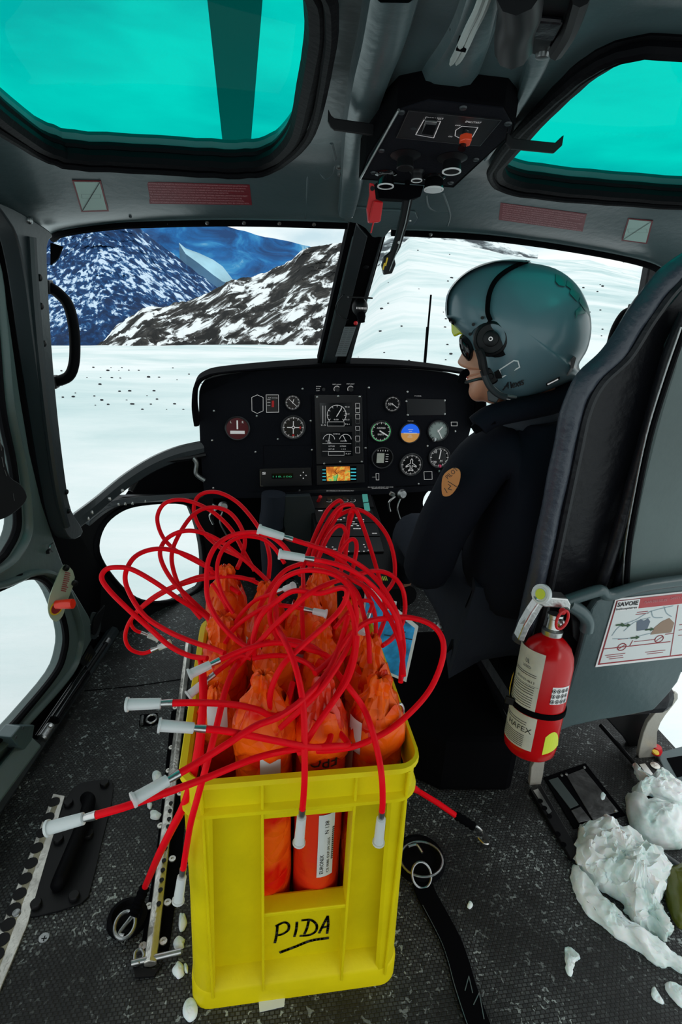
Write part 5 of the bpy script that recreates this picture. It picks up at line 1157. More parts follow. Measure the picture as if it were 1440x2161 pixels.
D([(848, 505, .78), (780, 492, .79), (700, 490, .80), (620, 530, .80), (560, 580, .80), (520, 640, .78)], 'red tube ending in the white cap at the very middle of the tangle', -.0 or .020, r=.0040)
D([(1050, 610, .70), (1040, 700, .68), (1010, 790, .66), (950, 880, .64), (880, 980, .62), (822, 1070, .61), (825, 1075, .61)], 'red tube descending from the right onto the printed charge')
D([(830, 1085, .61), (850, 1030, .62), (900, 950, .635), (960, 860, .65), (1010, 760, .67), (1040, 650, .70), (1035, 540, .73), (1000, 450, .75)], 'red tube running close beside the descending one at front right', r=.0043)
D([(1235, 770, .68), (1225, 660, .72), (1190, 560, .75), (1140, 480, .78), (1090, 420, .80), (1020, 380, .83), (930, 335, .86), (850, 320, .88)], 'red tube sweeping down the right side into the front right bag')
D([(1100, 720, .72), (1095, 620, .74), (1075, 520, .77), (1050, 440, .80), (1000, 380, .83)], 'red tube entering the leaning bag at right', r=.0043)
D([(590, 690, .74), (640, 600, .78), (655, 510, .82), (700, 420, .86), (760, 350, .88), (830, 320, .89)], 'red tube rising behind the middle bags')
D([(420, 700, .80), (440, 800, .72), (432, 900, .68), (430, 1000, .66), (425, 1080, .65), (445, 1150, .64)], 'red tube dropping down inside the left wall of the crate', r=.0050)
D([(740, 430, .82), (700, 445, .83), (640, 470, .84), (580, 530, .84), (540, 600, .82)], 'red tube ending in a small cap before the labelled back bag', .0 or .018, r=.0038)
D([(850, 240, .88), (900, 262, .88), (960, 290, .88), (1020, 340, .87), (1080, 420, .85), (1120, 520, .82), (1125, 600, .80)], 'second red tube running close under the topmost capped tube', r=.0043)
D([(468, 400, .90), (520, 480, .88), (560, 590, .85), (590, 640, .82)], 'red tube crossing the face of the back left bag', r=.0040)
D([(830, 200+130, .92), (835, 420, .86), (830, 520, .82), (835, 640, .78)], 'red tube hanging straight down through the middle bags', r=.0042)
D([(470, 770, .70), (520, 730, .71), (580, 690, .72), (625, 700, .72)], 'short red tube ending in a cap tucked beside the left bags', .030, r=.0042)
D([(1095, 530, .80), (1110, 480, .82), (1080, 468, .82), (1050, 480, .82), (1010, 520, .80), (960, 580, .78)], 'red tube ending in a cap next to the corner of the blue card', .022, r=.0038)
# bungee
bg1 = thing('elastic_cord', onZ(265, 1940, 0), 'red elastic cord hooked to the floor ring left of the crate', 'cord', 'elastic cords holding the crate')
c0 = [onZ(272, 1945, .03), onZ(292, 1905, .05), onZ(306, 1872, .07)]
MB().tube(spline([c0[2], onY(335, 1805, .66), onY(360, 1755, .63), onY(392, 1690, .62), onY(415, 1600, .63), onY(428, 1500, .66), onY(428, 1420, .70)], 7), .0058, 10).build('cord', K['red'], bg1, smooth=True)
S = spline([c0[1]+V((-.008, -.016, -.012)), c0[1], c0[2]], 6)
MB().tube(S, [.0085+.0018*(i % 2) for i in range(len(S))], 10).build('black_wrapping', K['matt'], bg1, smooth=True)
MB().tube(spline([c0[1]+V((-.006, -.014, -.010)), onZ(286, 1925, .022), onZ(270, 1945, .018), onZ(252, 1970, .012), onZ(262, 1975, .012)], 5), .0035, 8).build('steel_hook', K['steeld'], bg1, smooth=True)
bg2 = thing('elastic_cord', onZ(980, 1735, 0), 'red elastic cord running from the crate to the floor hook on the right', 'cord', 'elastic cords holding the crate')
MB().tube([onX(868, 1660, .238), onZ(884, 1670, .085), onZ(925, 1695, .07), onZ(968, 1725, .05)], .0062, 10).build('cord', K['red'], bg2, smooth=True)
S = [onZ(962+5*i, 1720+3.2*i, .052-.002*i) for i in range(9)]
MB().tube(S, [.008+.0022*(i % 2) for i in range(9)], 10).build('black_wrapping', K['matt'], bg2, smooth=True)
MB().tube(spline([onZ(988, 1736, .03), onZ(1008, 1745, .03), onZ(1022, 1760, .015), onZ(1032, 1778, .012), onZ(1022, 1780, .012), onZ(1010, 1768, .012)], 5), .003, 8).build('steel_hook', K['steel'], bg2, smooth=True)
MB().prism([onZ(*p, .02) for p in [(1018, 1752), (1030, 1765), (1034, 1782), (1022, 1772)]], V((0, 0, .003))).build('hook_tongue', K['steel'], bg2)
MB().sphere(onZ(993, 1740, .036), .004, 8, 6).build('pink_bead', pm('pink bead', (.8, .02, .15), .4), bg2, smooth=True)
# blue card
BP = plane3(onY(778, 1245, .98), onY(885, 1322, 1.0), onY(858, 1430, 1.0))
bc = thing('flight_map_board', BP.hit(840, 1420), 'blue and white map board standing between the bags and the seat', 'map board')
on_plane(BP, [(772, 1238), (790, 1245), (884, 1322), (858, 1440), (760, 1400)], (), -.004).build('board', K['paper'], bc, bevel=.001)
on_plane(BP, [(774, 1250), (790, 1258), (876, 1326), (853, 1432), (766, 1394)], (), -.001, off=.001).build('map_print', K['blue'], bc)
on_plane(BP, [(812, 1262), (838, 1270), (834, 1292), (808, 1284)], (), -.001, off=.0018).build('white_title', K['paper'], bc)
mb = MB(); [stroke(mb, [BP.hit(*p, off=.0028) for p in s], .002, BP.n) for s in ([(850, 1305), (858, 1315)], [(845, 1340), (856, 1334)], [(838, 1320), (842, 1338)], [(848, 1355), (842, 1372)], [(815, 1272), (820, 1285)], [(826, 1272), (824, 1286)], [(812, 1340), (870, 1350)])]
mb.build('marker_notes', K['ink'], bc)
# ================================================================== pilot
def skinned(verts, edges, radii, sub=2):
    me = bpy.data.meshes.new('s'); me.from_pydata([V(v) for v in verts], edges, [])
    o = bpy.data.objects.new('s', me); COL.objects.link(o)
    o.modifiers.new('k', 'SKIN'); m = o.modifiers.new('u', 'SUBSURF'); m.levels = m.render_levels = sub
    for i, r in enumerate(radii):
        s = me.skin_vertices[0].data[i]; s.radius = (r, r) if not isinstance(r, tuple) else r; s.use_root = (i == 0)
    e = o.evaluated_get(bpy.context.evaluated_depsgraph_get()).to_mesh()
    mb = MB(); mb.add([v.co.copy() for v in e.vertices], [tuple(p.vertices) for p in e.polygons])
    o.to_mesh_clear; bpy.data.objects.remove(o); bpy.data.meshes.remove(me)
    return mb
HC = onY(1110, 692, 1.14)
HS = V((-.447, -.894, 0)).normalized(); HP = Plane(HC, HS)
hout = sp2([(947, 662), (950, 625), (965, 600), (990, 578), (1022, 562), (1060, 554), (1110, 554), (1172, 567), (1217, 600), (1241, 645), (1248, 692), (1240, 735), (1222, 768), (1226, 790), (1190, 808), (1140, 828), (1100, 841), (1062, 838), (1034, 812), (1012, 776), (1000, 742), (986, 712), (968, 694), (954, 678)], 4)
hc2 = HP.to2(HP.hit(1112, 692)); ho2 = [HP.to2(HP.hit(*p)) for p in hout]
HBk = .128
def hscale(q):
    dx, dy = q[0]-hc2[0], q[1]-hc2[1]; L_ = math.hypot(dx, dy)
    if L_ < 1e-6: return 0
    best = 9
    for i in range(len(ho2)):
        ax, ay = ho2[i][0]-hc2[0], ho2[i][1]-hc2[1]; bx, by = ho2[(i+1) % len(ho2)][0]-hc2[0], ho2[(i+1) % len(ho2)][1]-hc2[1]
        ex, ey = bx-ax, by-ay; det = dx*(-ey)+ex*dy
        if abs(det) < 1e-12: continue
        t = (ax*(-ey)+ex*ay)/det; s = (dx*ay-dy*ax)/det
        if t > 0 and -1e-6 <= s <= 1+1e-6: best = min(best, t)
    return 1/best
def hpt(px, py, off=0):
    q = HP.to2(HP.hit(px, py)); s = min(.999, hscale(q))
    return HP.to3(q[0], q[1], HBk*math.sqrt(1-s*s)**.85+off)
def hn(px, py):
    a, b, c = hpt(px, py), hpt(px+3, py), hpt(px, py+3); n = (b-a).cross(c-a).normalized()
    return n if n.dot(HS) > 0 else -n
def inflate(pl, out2, c2, B, ex=.85, rings=12, both=True):
    mb = MB(); n = len(out2)
    for sg in ((1, -1) if both else (1,)):
        vs = []
        for k in range(rings+1):
            t = PI/2*k/rings; s = math.cos(t); b = B*math.sin(t)**ex if k else 0
            for p in out2: vs.append(pl.to3(c2[0]+(p[0]-c2[0])*max(s, .0005), c2[1]+(p[1]-c2[1])*max(s, .0005), sg*b))
        mb.add(vs, [(i*n+j, i*n+(j+1) % n, (i+1)*n+(j+1) % n, (i+1)*n+j) for i in range(rings) for j in range(n)])
    return mb
pil = thing('person', V((.62, 1.18, .0)), 'person in grey flight helmet and navy jacket seated at the controls, looking left', 'person')
# body (one surface: trunk, neck, head, arms with hands, legs)
J = {'pel': (.64, 1.16, .40), 'wst': (.64, 1.14, .55), 'chest': (.63, 1.13, .72), 'neck': (.62, 1.13, .87), 'head': (.60, 1.14, 1.0),
     'ls': (.50, 1.13, .80), 'le': (.405, 1.16, .52), 'lw': (.52, 1.36, .46), 'lh': (.57, 1.42, .44),
     'rs': (.78, 1.13, .80), 're': (.86, 1.18, .56), 'rw': (.76, 1.42, .48), 'rh': (.74, 1.50, .48),
     'lk': tuple(onY(872, 1112, 1.56)), 'lf': (.56, 1.86, .10), 'lt': (.56, 1.98, .06), 'rk': (.80, 1.58, .50), 'rf': (.78, 1.86, .10), 'rt': (.79, 1.98, .06), 'lhip': (.55, 1.17, .40), 'rhip': (.73, 1.17, .40)}
R_ = {'pel': .09, 'wst': .06, 'chest': .055, 'neck': .040, 'head': .055, 'ls': .024, 'le': .020, 'lw': .026, 'lh': .03, 'rs': .035, 're': .03, 'rw': .026, 'rh': .03, 'lk': .045, 'lf': .04, 'lt': .03, 'rk': .045, 'rf': .04, 'rt': .03, 'lhip': .06, 'rhip': .06}
E_ = [('pel', 'wst'), ('wst', 'chest'), ('chest', 'neck'), ('neck', 'head'), ('chest', 'ls'), ('ls', 'le'), ('le', 'lw'), ('lw', 'lh'), ('chest', 'rs'), ('rs', 're'), ('re', 'rw'), ('rw', 'rh'), ('pel', 'lhip'), ('lhip', 'lk'), ('lk', 'lf'), ('lf', 'lt'), ('pel', 'rhip'), ('rhip', 'rk'), ('rk', 'rf'), ('rf', 'rt')]
names = list(J); vv = [J[k] for k in names]; ee = [(names.index(a), names.index(b)) for a, b in E_]; rr_ = [R_[k] for k in names]
for hnd, sx in (('lh', 1), ('rh', -1)):
    b0 = names.index(hnd); hx, hy, hz = J[hnd]
    for i in range(4):
        l = [.032, .036, .033, .025][i]; x = hx+(i-1.5)*.016*sx
        a = len(vv); vv += [(x, hy+.03, hz+.008), (x, hy+.03+l*.6, hz-.004), (x, hy+.025+l*.7, hz-.026)]; rr_ += [.0095, .0085, .008]
        ee += [(b0, a), (a, a+1), (a+1, a+2)]
    a = len(vv); vv += [(hx+.028*sx, hy+.005, hz-.012), (hx+.034*sx, hy+.032, hz-.03)]; rr_ += [.010, .009]; ee += [(b0, a), (a, a+1)]
body = skinned(vv, ee, rr_, 1)
# face outline, both sides, joined to the body surface
fo = sp2([(1000, 690), (986, 704), (979, 716), (981, 728), (978, 740), (972, 752), (967, 763), (973, 771), (987, 776), (986, 783), (983, 789), (989, 795), (985, 801), (992, 811), (990, 826), (995, 839), (1006, 846), (1022, 846), (1040, 852), (1065, 850), (1085, 800), (1080, 740), (1050, 700)], 3)
f2 = [HP.to2(HP.hit(*p)) for p in fo]; fc = HP.to2(HP.hit(1042, 772))
fm = inflate(HP, f2, fc, .070, .95, 14)
body.add(fm.v, fm.f)
body.build('body', K['skin'], pil, smooth=True)
MB().lathe(hpt(1040, 706, .012)-HS*.03, HS, [(.02, 0), (.02, .002)], 12)
MB().sphere(HP.hit(990, 795, off=.012), .009, 12, 8, (1.2, 1.6, .45)).build('lips', pm('lip', (.45, .13, .11), .5), pil, smooth=True)
# sunglasses
sg_ = MB(); q = [HP.to2(HP.hit(*p)) for p in sp2([(974, 708), (986, 702), (1004, 706), (1012, 730), (1006, 758), (996, 764), (982, 748), (974, 728)], 3)]
sm_ = inflate(HP, q, HP.to2(HP.hit(994, 732)), .066, .45, 8); sm_.build('sunglasses', K['blackg'], pil, smooth=True)
# helmet
hm = inflate(HP, ho2, hc2, HBk, .85, 16).build('helmet', K['helmet'], pil, smooth=True, label='grey green flight helmet')
def hpatch(poly, off, mat, nm, par, th=.003, step=.012):
    o2_ = [HP.to2(HP.hit(*p)) for p in poly]
    def f3(u, v, k):
        s = min(.999, hscale((u, v))); return HP.to3(u, v, (HBk*math.sqrt(1-s*s)**.85+off)+k)
    return cdt(o2_, [], f3, step, -th).build(nm, mat, par, smooth=True)
# visor housing: grown shell over the brow
vo = [(947, 664), (948, 625), (962, 598), (988, 574), (1022, 558), (1062, 549), (1118, 551), (1112, 556), (1080, 566), (1052, 590), (1038, 620), (1036, 655), (1042, 672), (1025, 682), (1012, 690), (1000, 702), (985, 696), (968, 680)]
ho_grow = [(hc2[0]+(p[0]-hc2[0])*1.03, hc2[1]+(p[1]-hc2[1])*1.03) for p in ho2]
def f3v(u, v, k):
    s = min(.9995, hscale((u, v))/1.035); return HP.to3(u, v, (HBk*1.045*math.sqrt(1-s*s)**.85)+k)
mbv = MB(); o2_ = [HP.to2(HP.hit(*p)) for p in sp2(vo, 3)]
cdt(o2_, [], f3v, .010, -.006, mbv); 
cdt(o2_, [], lambda u, v, k: HP.to3(u, v, -HP.to2(V((0, 0, 0)))[0]*0 - (HBk*1.045*math.sqrt(1-min(.9995, hscale((u, v))/1.035)**2)**.85)-k), .010, -.006, mbv)
# ridge joining both sides along the brow
rim_ = [HP.hit(*p) for p in sp2([(947, 664), (948, 625), (962, 598), (988, 574), (1022, 558), (1062, 549), (1118, 551)], 4, False)]
mbv.build('visor_housing', K['helmet'], hm, smooth=True)
br_ = MB(); n = len(rim_); vs = []
for i, p in enumerate(rim_):
    u, v = HP.to2(p)
    cu2, cv2 = hc2
    for j in range(13):
        t = -1+2*j/12; b = HBk*.55*t; k = 1-.045*(abs(t)**2)
        vs.append(HP.to3(cu2+(u-cu2)*k*1.0, cv2+(v-cv2)*k*1.0, b))
br_.add(vs, [(i*13+j, i*13+j+1, (i+1)*13+j+1, (i+1)*13+j) for i in range(n-1) for j in range(12)]); br_.build('visor_crown', K['helmet'], hm, smooth=True)
vzp = [(952, 676), (966, 684), (975, 694), (986, 696), (982, 706), (970, 706), (958, 712), (953, 700)]
on_plane(Plane(HC+HS*.03, HS), vzp, (), -.06).build('yellow_visor', K['visor'], hm, bevel=.004)
hpatch([(957, 667), (972, 673), (970, 684), (956, 677)], .024, K['blackg'], 'brand_plate', hm, .003)
mq = text('MSA', hpt(958, 677, .0248), hpt(970, 682, .0248)-hpt(958, 677, .0248), HS, .011, .006, K['wmark'], hm)
ear = (1046, 707)
e0, en = hpt(*ear), HS
MB().lathe(e0-en*.006, en, [(.033, 0), (.034, .010), (.031, .017), (.027, .019), (.026, .014), (.015, .014), (.014, .020), (.012, .021)], 32).build('visor_knob', K['black'], hm, smooth=True)
MB().lathe(e0+en*.014, en, [(.004, 0), (.004, .002)], 16).build('white_ring', K['wmark'], hm); MB().lathe(e0+en*.0162, en, [(.0022, 0), (.0022, .0006)], 12).build('knob_centre', K['black'], hm)
MB().lathe(hpt(1058, 712)-en*.004, en, [(.030, 0), (.030, .006)], 24).build('rubber_grommet', K['rubber'], hm, smooth=True)
for p in ((1030, 667), (1012, 680), (1003, 700)): MB().lathe(hpt(*p, .010), en, [(.0032, 0), (.003, .003)], 12).build('rivet', K['black'], hm)
mb = MB(); pts = [hpt(*p, .002) for p in [(1061, 769), (1090, 749), (1098, 750), (1101, 762), (1066, 784)]]; stroke(mb, pts+pts[:1], .0022, HS); mb.build('white_outline', K['white'], hm)
hpatch([(1050, 775), (1060, 768), (1066, 780), (1066, 786), (1054, 788)], .003, K['black'], 'boom_slot', hm)
MB().lathe(hpt(1043, 783)-en*.004, en, [(.017, 0), (.017, .010), (.014, .013), (.006, .013), (.005, .016)], 24).build('boom_pivot', K['black'], hm, smooth=True)
MB().tube(spline([hpt(*p, .008) for p in [(1112, 556), (1082, 570), (1056, 592), (1043, 620), (1040, 655), (1046, 672)]], 5), .0045, 8).build('housing_shadow_line', K['matt'], hm, smooth=True)  # dark tube stands for the shadow behind the visor housing edge
hw = MB()
def al(l, w=.0024):
    q = [hpt(860+x/2.483, 520+y/2.483, .002) for x, y in l]; stroke(hw, spline(q, 4) if len(q) > 2 else q, w, HS)
al([(512, 725), (530, 700), (541, 680)]); al([(541, 680), (540, 712)]); al([(522, 706), (541, 702)]); al([(553, 678), (556, 710)]); al([(562, 700), (572, 692), (568, 684), (561, 694), (566, 706), (574, 703)])
al([(578, 682), (592, 700)]); al([(592, 678), (579, 702)]); al([(598, 680), (600, 696)]); al([(598, 674), (599, 675)]); al([(616, 669), (607, 671), (608, 679), (615, 683), (612, 691), (604, 691)])
hw.build('handwriting', K['ink'], hm)
dk = pm('teal black shield decal', (.02, .16, .15), .4)
for pl_ in ([(1172, 580), (1192, 588), (1190, 606), (1178, 604), (1171, 596)], [(1196, 592), (1210, 603), (1203, 612), (1192, 604)], [(1203, 606), (1222, 622), (1214, 636), (1199, 620)], [(1222, 626), (1240, 650), (1243, 668), (1226, 648), (1218, 636)], [(1222, 645), (1232, 660), (1214, 662), (1210, 671), (1210, 655)]):
    hpatch(pl_, .0045, dk, 'shield_decal', hm, .001, .006)
hpatch([(1200, 750), (1207, 743), (1212, 748), (1206, 768), (1196, 784), (1192, 782), (1200, 766)], .006, K['black'], 'rear_strap_slot', hm)
hpatch([(1152, 798), (1179, 784), (1180, 791), (1153, 805)], .003, K['black'], 'model_plate', hm, .001); mb = MB(); stroke(mb, [hpt(1156, 800, .004), hpt(1175, 790, .004)], .003, HS); mb.build('plate_print', K['wmark'], hm)
MB().tube(spline([hpt(*p, .0) for p in [(1000, 742), (1006, 770), (1018, 795), (1036, 816), (1062, 838), (1100, 842), (1140, 829), (1190, 810), (1222, 790)]], 4), .005, 8).build('edge_roll', K['rubber'], hm, smooth=True)
# boom, straps, mic
bp0 = hpt(1035, 790, .008); m1 = onY(1010, 800, 1.08); m2 = onY(985, 806, 1.07); m3 = onY(975, 800, 1.06); m4 = onY(979, 790, 1.07)
MB().tube(spline([bp0, m1, m2, m3], 5), .003, 8).build('microphone_boom', K['steeld'], hm, smooth=True)
MB().tube(spline([m3+V((-.002, 0, -.006)), m3, m4, m4+V((.008, .004, .004))], 5), .0075, 10).build('microphone', K['matt'], hm, smooth=True)
MB().tube(spline([onY(*p, 1.04) for p in [(1012, 738), (1018, 752), (1022, 775), (1026, 790)]], 4), .007, 8).build('face_strap', K['black'], hm, smooth=True)
on_plane(Plane(HC+HS*.085, HS), [(1002, 738), (1023, 742), (1026, 780), (1012, 782), (1008, 760)], (), -.006).build('cheek_plate', K['black'], hm, bevel=.002)
MB().tube(spline([onY(*p, 1.05) for p in [(1020, 782), (1026, 800), (1036, 818), (1052, 832), (1068, 838)]], 4), .0065, 8).build('chin_strap', K['greyd'], hm, smooth=True)
on_plane(Plane(HC+HS*.085, HS), [(1028, 826), (1044, 820), (1056, 835), (1048, 852), (1030, 846)], (), -.010).build('chin_buckle', K['greyd'], hm, bevel=.002)
MB().tube(spline([onY(*p, 1.05) for p in [(1030, 808), (1045, 820), (1062, 832), (1090, 838)]], 4), .003, 8).build('strap_wire', K['steel'], hm, smooth=True)
# jacket
JV = [(.64, 1.17, .40), (.64, 1.15, .56), (.63, 1.14, .74), (.60, 1.13, .875), (.495, 1.12, .815), (.425, 1.135, .655), (.405, 1.17, .50), (.50, 1.40, .50), (.79, 1.13, .80), (.87, 1.18, .55), (.77, 1.41, .48), (.545, 1.12, .84), (.72, 1.12, .84)]
JE = [(0, 1), (1, 2), (2, 3), (2, 11), (11, 4), (4, 5), (5, 6), (6, 7), (2, 12), (12, 8), (8, 9), (9, 10)]
JR = [.15, .15, .155, .085, .072, .066, .062, .045, .075, .06, .045, .08, .08]
jm = skinned(JV, JE, JR, 2)
for i, p in enumerate(jm.v): jm.v[i] = p + p.normalized()*0 + V((1, 1, 0))*noise.noise(p*14)*.008
jk = jm.build('jacket', K['jacket'], pil, smooth=True)
MB().tube(spline([onY(*p, 1.07) for p in [(1003, 905), (1015, 893), (1040, 878), (1080, 868), (1130, 858), (1180, 845), (1225, 822)]], 5), [.010]*3+[.024]*28, 12).build('collar', K['jacket'], jk, smooth=True)
MB().tube([onY(1000, 908, 1.06), onY(1018, 896, 1.06), onY(1040, 885, 1.06)], [.009, .012, .014], 10).build('collar_toggle', K['matt'], jk, smooth=True)
yoke = skinned([onY(1050, 895, 1.12), onY(1120, 880, 1.12), onY(1190, 860, 1.12)], [(0, 1), (1, 2)], [.035, .045, .04], 2); yoke.build('shoulder_yoke', pm('dark slate cloth', (.03, .038, .05), .8, 0, .4, 20), jk, smooth=True)
PT = Plane(onY(952, 1017, 1.05), V((-.75, -1, .15)))
pt = on_plane(PT, sp2([(933, 1012), (940, 998), (955, 988), (968, 990), (972, 1002), (968, 1022), (955, 1042), (942, 1048), (933, 1042)], 3), (), -.003, off=.002).build('pilot_patch', K['brown'], jk, bevel=.001)
ptext('PILOT', PT, (946, 1012), (968, 992), .009, K['ink'], pt, .0025); mb = MB(); stroke(mb, [PT.hit(946, 1016, off=.0028), PT.hit(968, 1030, off=.0028)], .0012, PT.n); stroke(mb, [PT.hit(*p, off=.0028) for p in [(946, 1022), (952, 1026), (946, 1032), (954, 1034)]], .0012, PT.n); stroke(mb, [PT.hit(*p, off=.0028) for p in [(938, 1030), (944, 1040)]], .0012, PT.n)
mb.build('wings_print', K['ink'], pt)
# trousers
tm = skinned([(.64, 1.18, .37), (.56, 1.20, .38), J['lk'], (.56, 1.83, .14), (.73, 1.20, .38), (.80, 1.58, .50), (.78, 1.83, .14)], [(0, 1), (1, 2), (2, 3), (0, 4), (4, 5), (5, 6)], [.13, .10, .072, .05, .10, .072, .05], 2)
tm.build('trousers', K['trouser'], pil, smooth=True)
for s in ('l', 'r'):
    a, b = V(J[s+'f']), V(J[s+'t']); MB().tube([a+V((0, -.05, -.03)), a+V((0, 0, -.03)), b+V((0, 0, -.02)), b+V((0, .04, -.022))], [.045, .05, .045, .02], 14).build('boot', K['black'], pil, smooth=True)
# ================================================================== seat
SP = Plane((0, .99, .2), (0, -1, -.10))
st_ = thing('pilot_seat', onZ(1240, 1640, .0), 'black leather pilot seat with grey lower back shell and steel legs', 'seat')
def spq(l, off, th, mat, nm, par=None, bevel=0, step=None): return on_plane(SP, l, (), -th, off=off, step=step).build(nm, mat, par or st_, bevel=bevel, smooth=False)
spq(sp2([(1450, 600), (1400, 660), (1330, 740), (1265, 800), (1225, 860), (1205, 960), (1180, 1100), (1150, 1240), (1120, 1350), (1180, 1330), (1600, 1290), (1700, 900), (1640, 620)], 2, False), -.02, .05, K['leather'], 'backrest', None, .01)
edge_ = [(1560, 520), (1500, 535), (1440, 562), (1392, 605), (1345, 668), (1296, 745), (1240, 800), (1210, 860), (1190, 950), (1165, 1070), (1142, 1180), (1118, 1290), (1100, 1350)]
P_ = [SP.hit(*p, off=.0) for p in edge_]
MB().tube(spline(P_, 6), [.027]*31+[.022]*60, 14, flat=1.6).build('side_bolster', K['leather_sheen'], st_, smooth=True) if False else None
S = spline(P_, 6); MB().tube(S, [.019+.004*math.sin(i*.9)*.15 for i in range(len(S))], 14).build('side_bolster', K['leather_sheen'], st_, smooth=True)
P2 = [SP.hit(x+30, y+8, off=.012) for x, y in edge_[1:]]; S = spline(P2, 6)
MB().tube(S, .009, 8).build('seam_piping', K['leather'], st_, smooth=True)
for off_, (dx, r) in enumerate(((70, .012), (105, .010))):
    MB().tube(spline([SP.hit(*p, off=.010) for p in [(1440+dx-60, 660), (1400+dx-60, 760), (1360+dx-60, 900), (1330+dx-70, 1040), (1300+dx-80, 1170), (1270+dx-80, 1260)]], 6), r, 10).build('back_pleat', K['leather'], st_, smooth=True)
# grey shell at the right
spq(sp2([(1600, 640), (1440, 700), (1420, 780), (1390, 880), (1360, 1000), (1338, 1110), (1325, 1240), (1450, 1235), (1650, 1230)], 2, False), .02, .03, K['door'], 'back_shell', None, .006)
MB().tube(spline([SP.hit(*p, off=.022) for p in [(1445, 690), (1408, 800), (1372, 920), (1345, 1050), (1328, 1150), (1322, 1240)]], 5), .006, 8).build('shell_edge', K['steel'] if False else K['rubber'], st_, smooth=True)
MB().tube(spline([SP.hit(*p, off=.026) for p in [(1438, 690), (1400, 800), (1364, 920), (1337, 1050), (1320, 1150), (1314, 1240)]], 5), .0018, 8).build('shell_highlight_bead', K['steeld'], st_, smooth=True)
mb = MB()
# curved lower panel
lowo = [(1170, 1548), (1190, 1490), (1218, 1400), (1236, 1330), (1246, 1290), (1262, 1268), (1290, 1256), (1350, 1240), (1440, 1226), (1620, 1210), (1600, 1400), (1440, 1420), (1432, 1440), (1410, 1468), (1380, 1500), (1330, 1510), (1260, 1522), (1210, 1533)]
spq(lowo, .045, .018, K['grey'], 'lower_back_shell', None, .005)
MB().tube(spline([SP.hit(*p, off=.046) for p in [(1196, 1268), (1232, 1256), (1268, 1246), (1285, 1256), (1350, 1238), (1440, 1225), (1560, 1212)]], 4), .012, 10).build('shell_rim', K['grey'], st_, smooth=True)
MB().tube(spline([SP.hit(*p, off=.05) for p in [(1200, 1275), (1225, 1290), (1240, 1310), (1238, 1330)]], 4), .014, 10).build('shell_shoulder', K['grey'], st_, smooth=True)
LG = Plane((0, .985, 0), (0, -1, 0))
for l, nm in (([(1142, 1585), (1165, 1560), (1180, 1545), (1172, 1570), (1152, 1600), (1146, 1640), (1140, 1664), (1118, 1662), (1122, 1620)], 'leg'), ):
    on_plane(LG, l, (), -.012).build(nm, pm('pale worn metal', (.45, .43, .38), .45, .3, .1, 80), st_, bevel=.002)
on_plane(Plane((0, 1.04, 0), (0, -1, 0)), sp2([(1350, 1610), (1353, 1570), (1368, 1525), (1395, 1495), (1425, 1462), (1432, 1475), (1405, 1510), (1388, 1545), (1384, 1610)], 2), (), -.012).build('leg', bpy.data.materials['pale worn metal'], st_, bevel=.002)
on_plane(Plane((0, 1.08, 0), (0, -1, 0)), [(1265, 1500), (1385, 1480), (1355, 1545), (1345, 1600), (1320, 1560)], (), -.02).build('underframe', K['black'], st_, bevel=.003)
MB().tube([onZ(1268, 1530, .03), onZ(1345, 1618, .01)], .006, 8).build('slide_rail', K['black'], st_, smooth=True)
# seat pan and black cover
MB().box((.82, 1.20, .27-.06), (.44, .40, .08)).build('seat_cushion', K['leather'], st_, bevel=.03)
sk = thing('seat_base_cover', (.6, 1.1, 0), 'black fabric box shaped base beneath the pilot seat, reaching the floor', 'seat base')
MB().prism([V(p) for p in ((.345, 1.06, .0), (.44, .985, .0), (.62, .965, .0), (.66, 1.45, 0), (.40, 1.45, 0))], V((0, 0, .16))).build('cover', K['matt'], sk, bevel=.02)
cbx = thing('collective_cable', onZ(940, 1390, .2), 'black cable loop and silver fittings between the seat base and the pedestal', 'cable')
MB().tube(spline([onY(*p, 1.30) for p in [(955, 1300), (945, 1330), (946, 1360), (965, 1385), (1000, 1388), (1030, 1386)]], 5), .004, 8).build('cable_loop', K['black'], cbx, smooth=True)
MB().tube(spline([onY(*p, 1.36) for p in [(960, 1310), (968, 1345), (990, 1375)]], 5), .008, 8).build('hose', K['greyd'], cbx, smooth=True)
MB().lathe(onY(930, 1322, 1.33), (0, -1, .3), [(.012, 0), (.010, .006), (.004, .008)], 16).build('silver_knob', K['steeld'], cbx, smooth=True)
MB().box(onY(955, 1400, 1.35), (.03, .02, .012), Matrix.Rotation(.6, 3, 'Y')).build('bracket', K['steeld'], cbx, bevel=.002)
# safety card
card = [(1300, 1264), (1478, 1245), (1470, 1384), (1257, 1408)]
sc_ = thing('safety_card', SP.hit(1370, 1330, off=.05), 'laminated safety card with red border on the grey back of the pilot seat', 'card')
cp_ = lambda l, off, mat, nm, par=sc_, th=.0006: on_plane(SP, l, (), -th, off=off).build(nm, mat, par)
def cq(u, v): # bilinear on the card
    a = (card[0][0]+(card[1][0]-card[0][0])*u, card[0][1]+(card[1][1]-card[0][1])*u); b = (card[3][0]+(card[2][0]-card[3][0])*u, card[3][1]+(card[2][1]-card[3][1])*u)
    return (a[0]+(b[0]-a[0])*v, a[1]+(b[1]-a[1])*v)
def cr4(u0, v0, u1, v1): return [cq(u0, v0), cq(u1, v0), cq(u1, v1), cq(u0, v1)]
cp_(card, .0475, K['white'], 'laminate', th=.0015); cp_(cr4(.02, .03, .98, .97), .0482, K['dkred'], 'red_border'); cp_(cr4(.035, .05, .965, .95), .0488, K['paper'], 'sheet')
cp_(cr4(.30, .03, .98, .18), .0494, pm('faded red header', (.45, .05, .06), .4), 'red_header')
lg = cp_(cr4(.035, .04, .30, .19), .0498, K['white'], 'logo_plate')
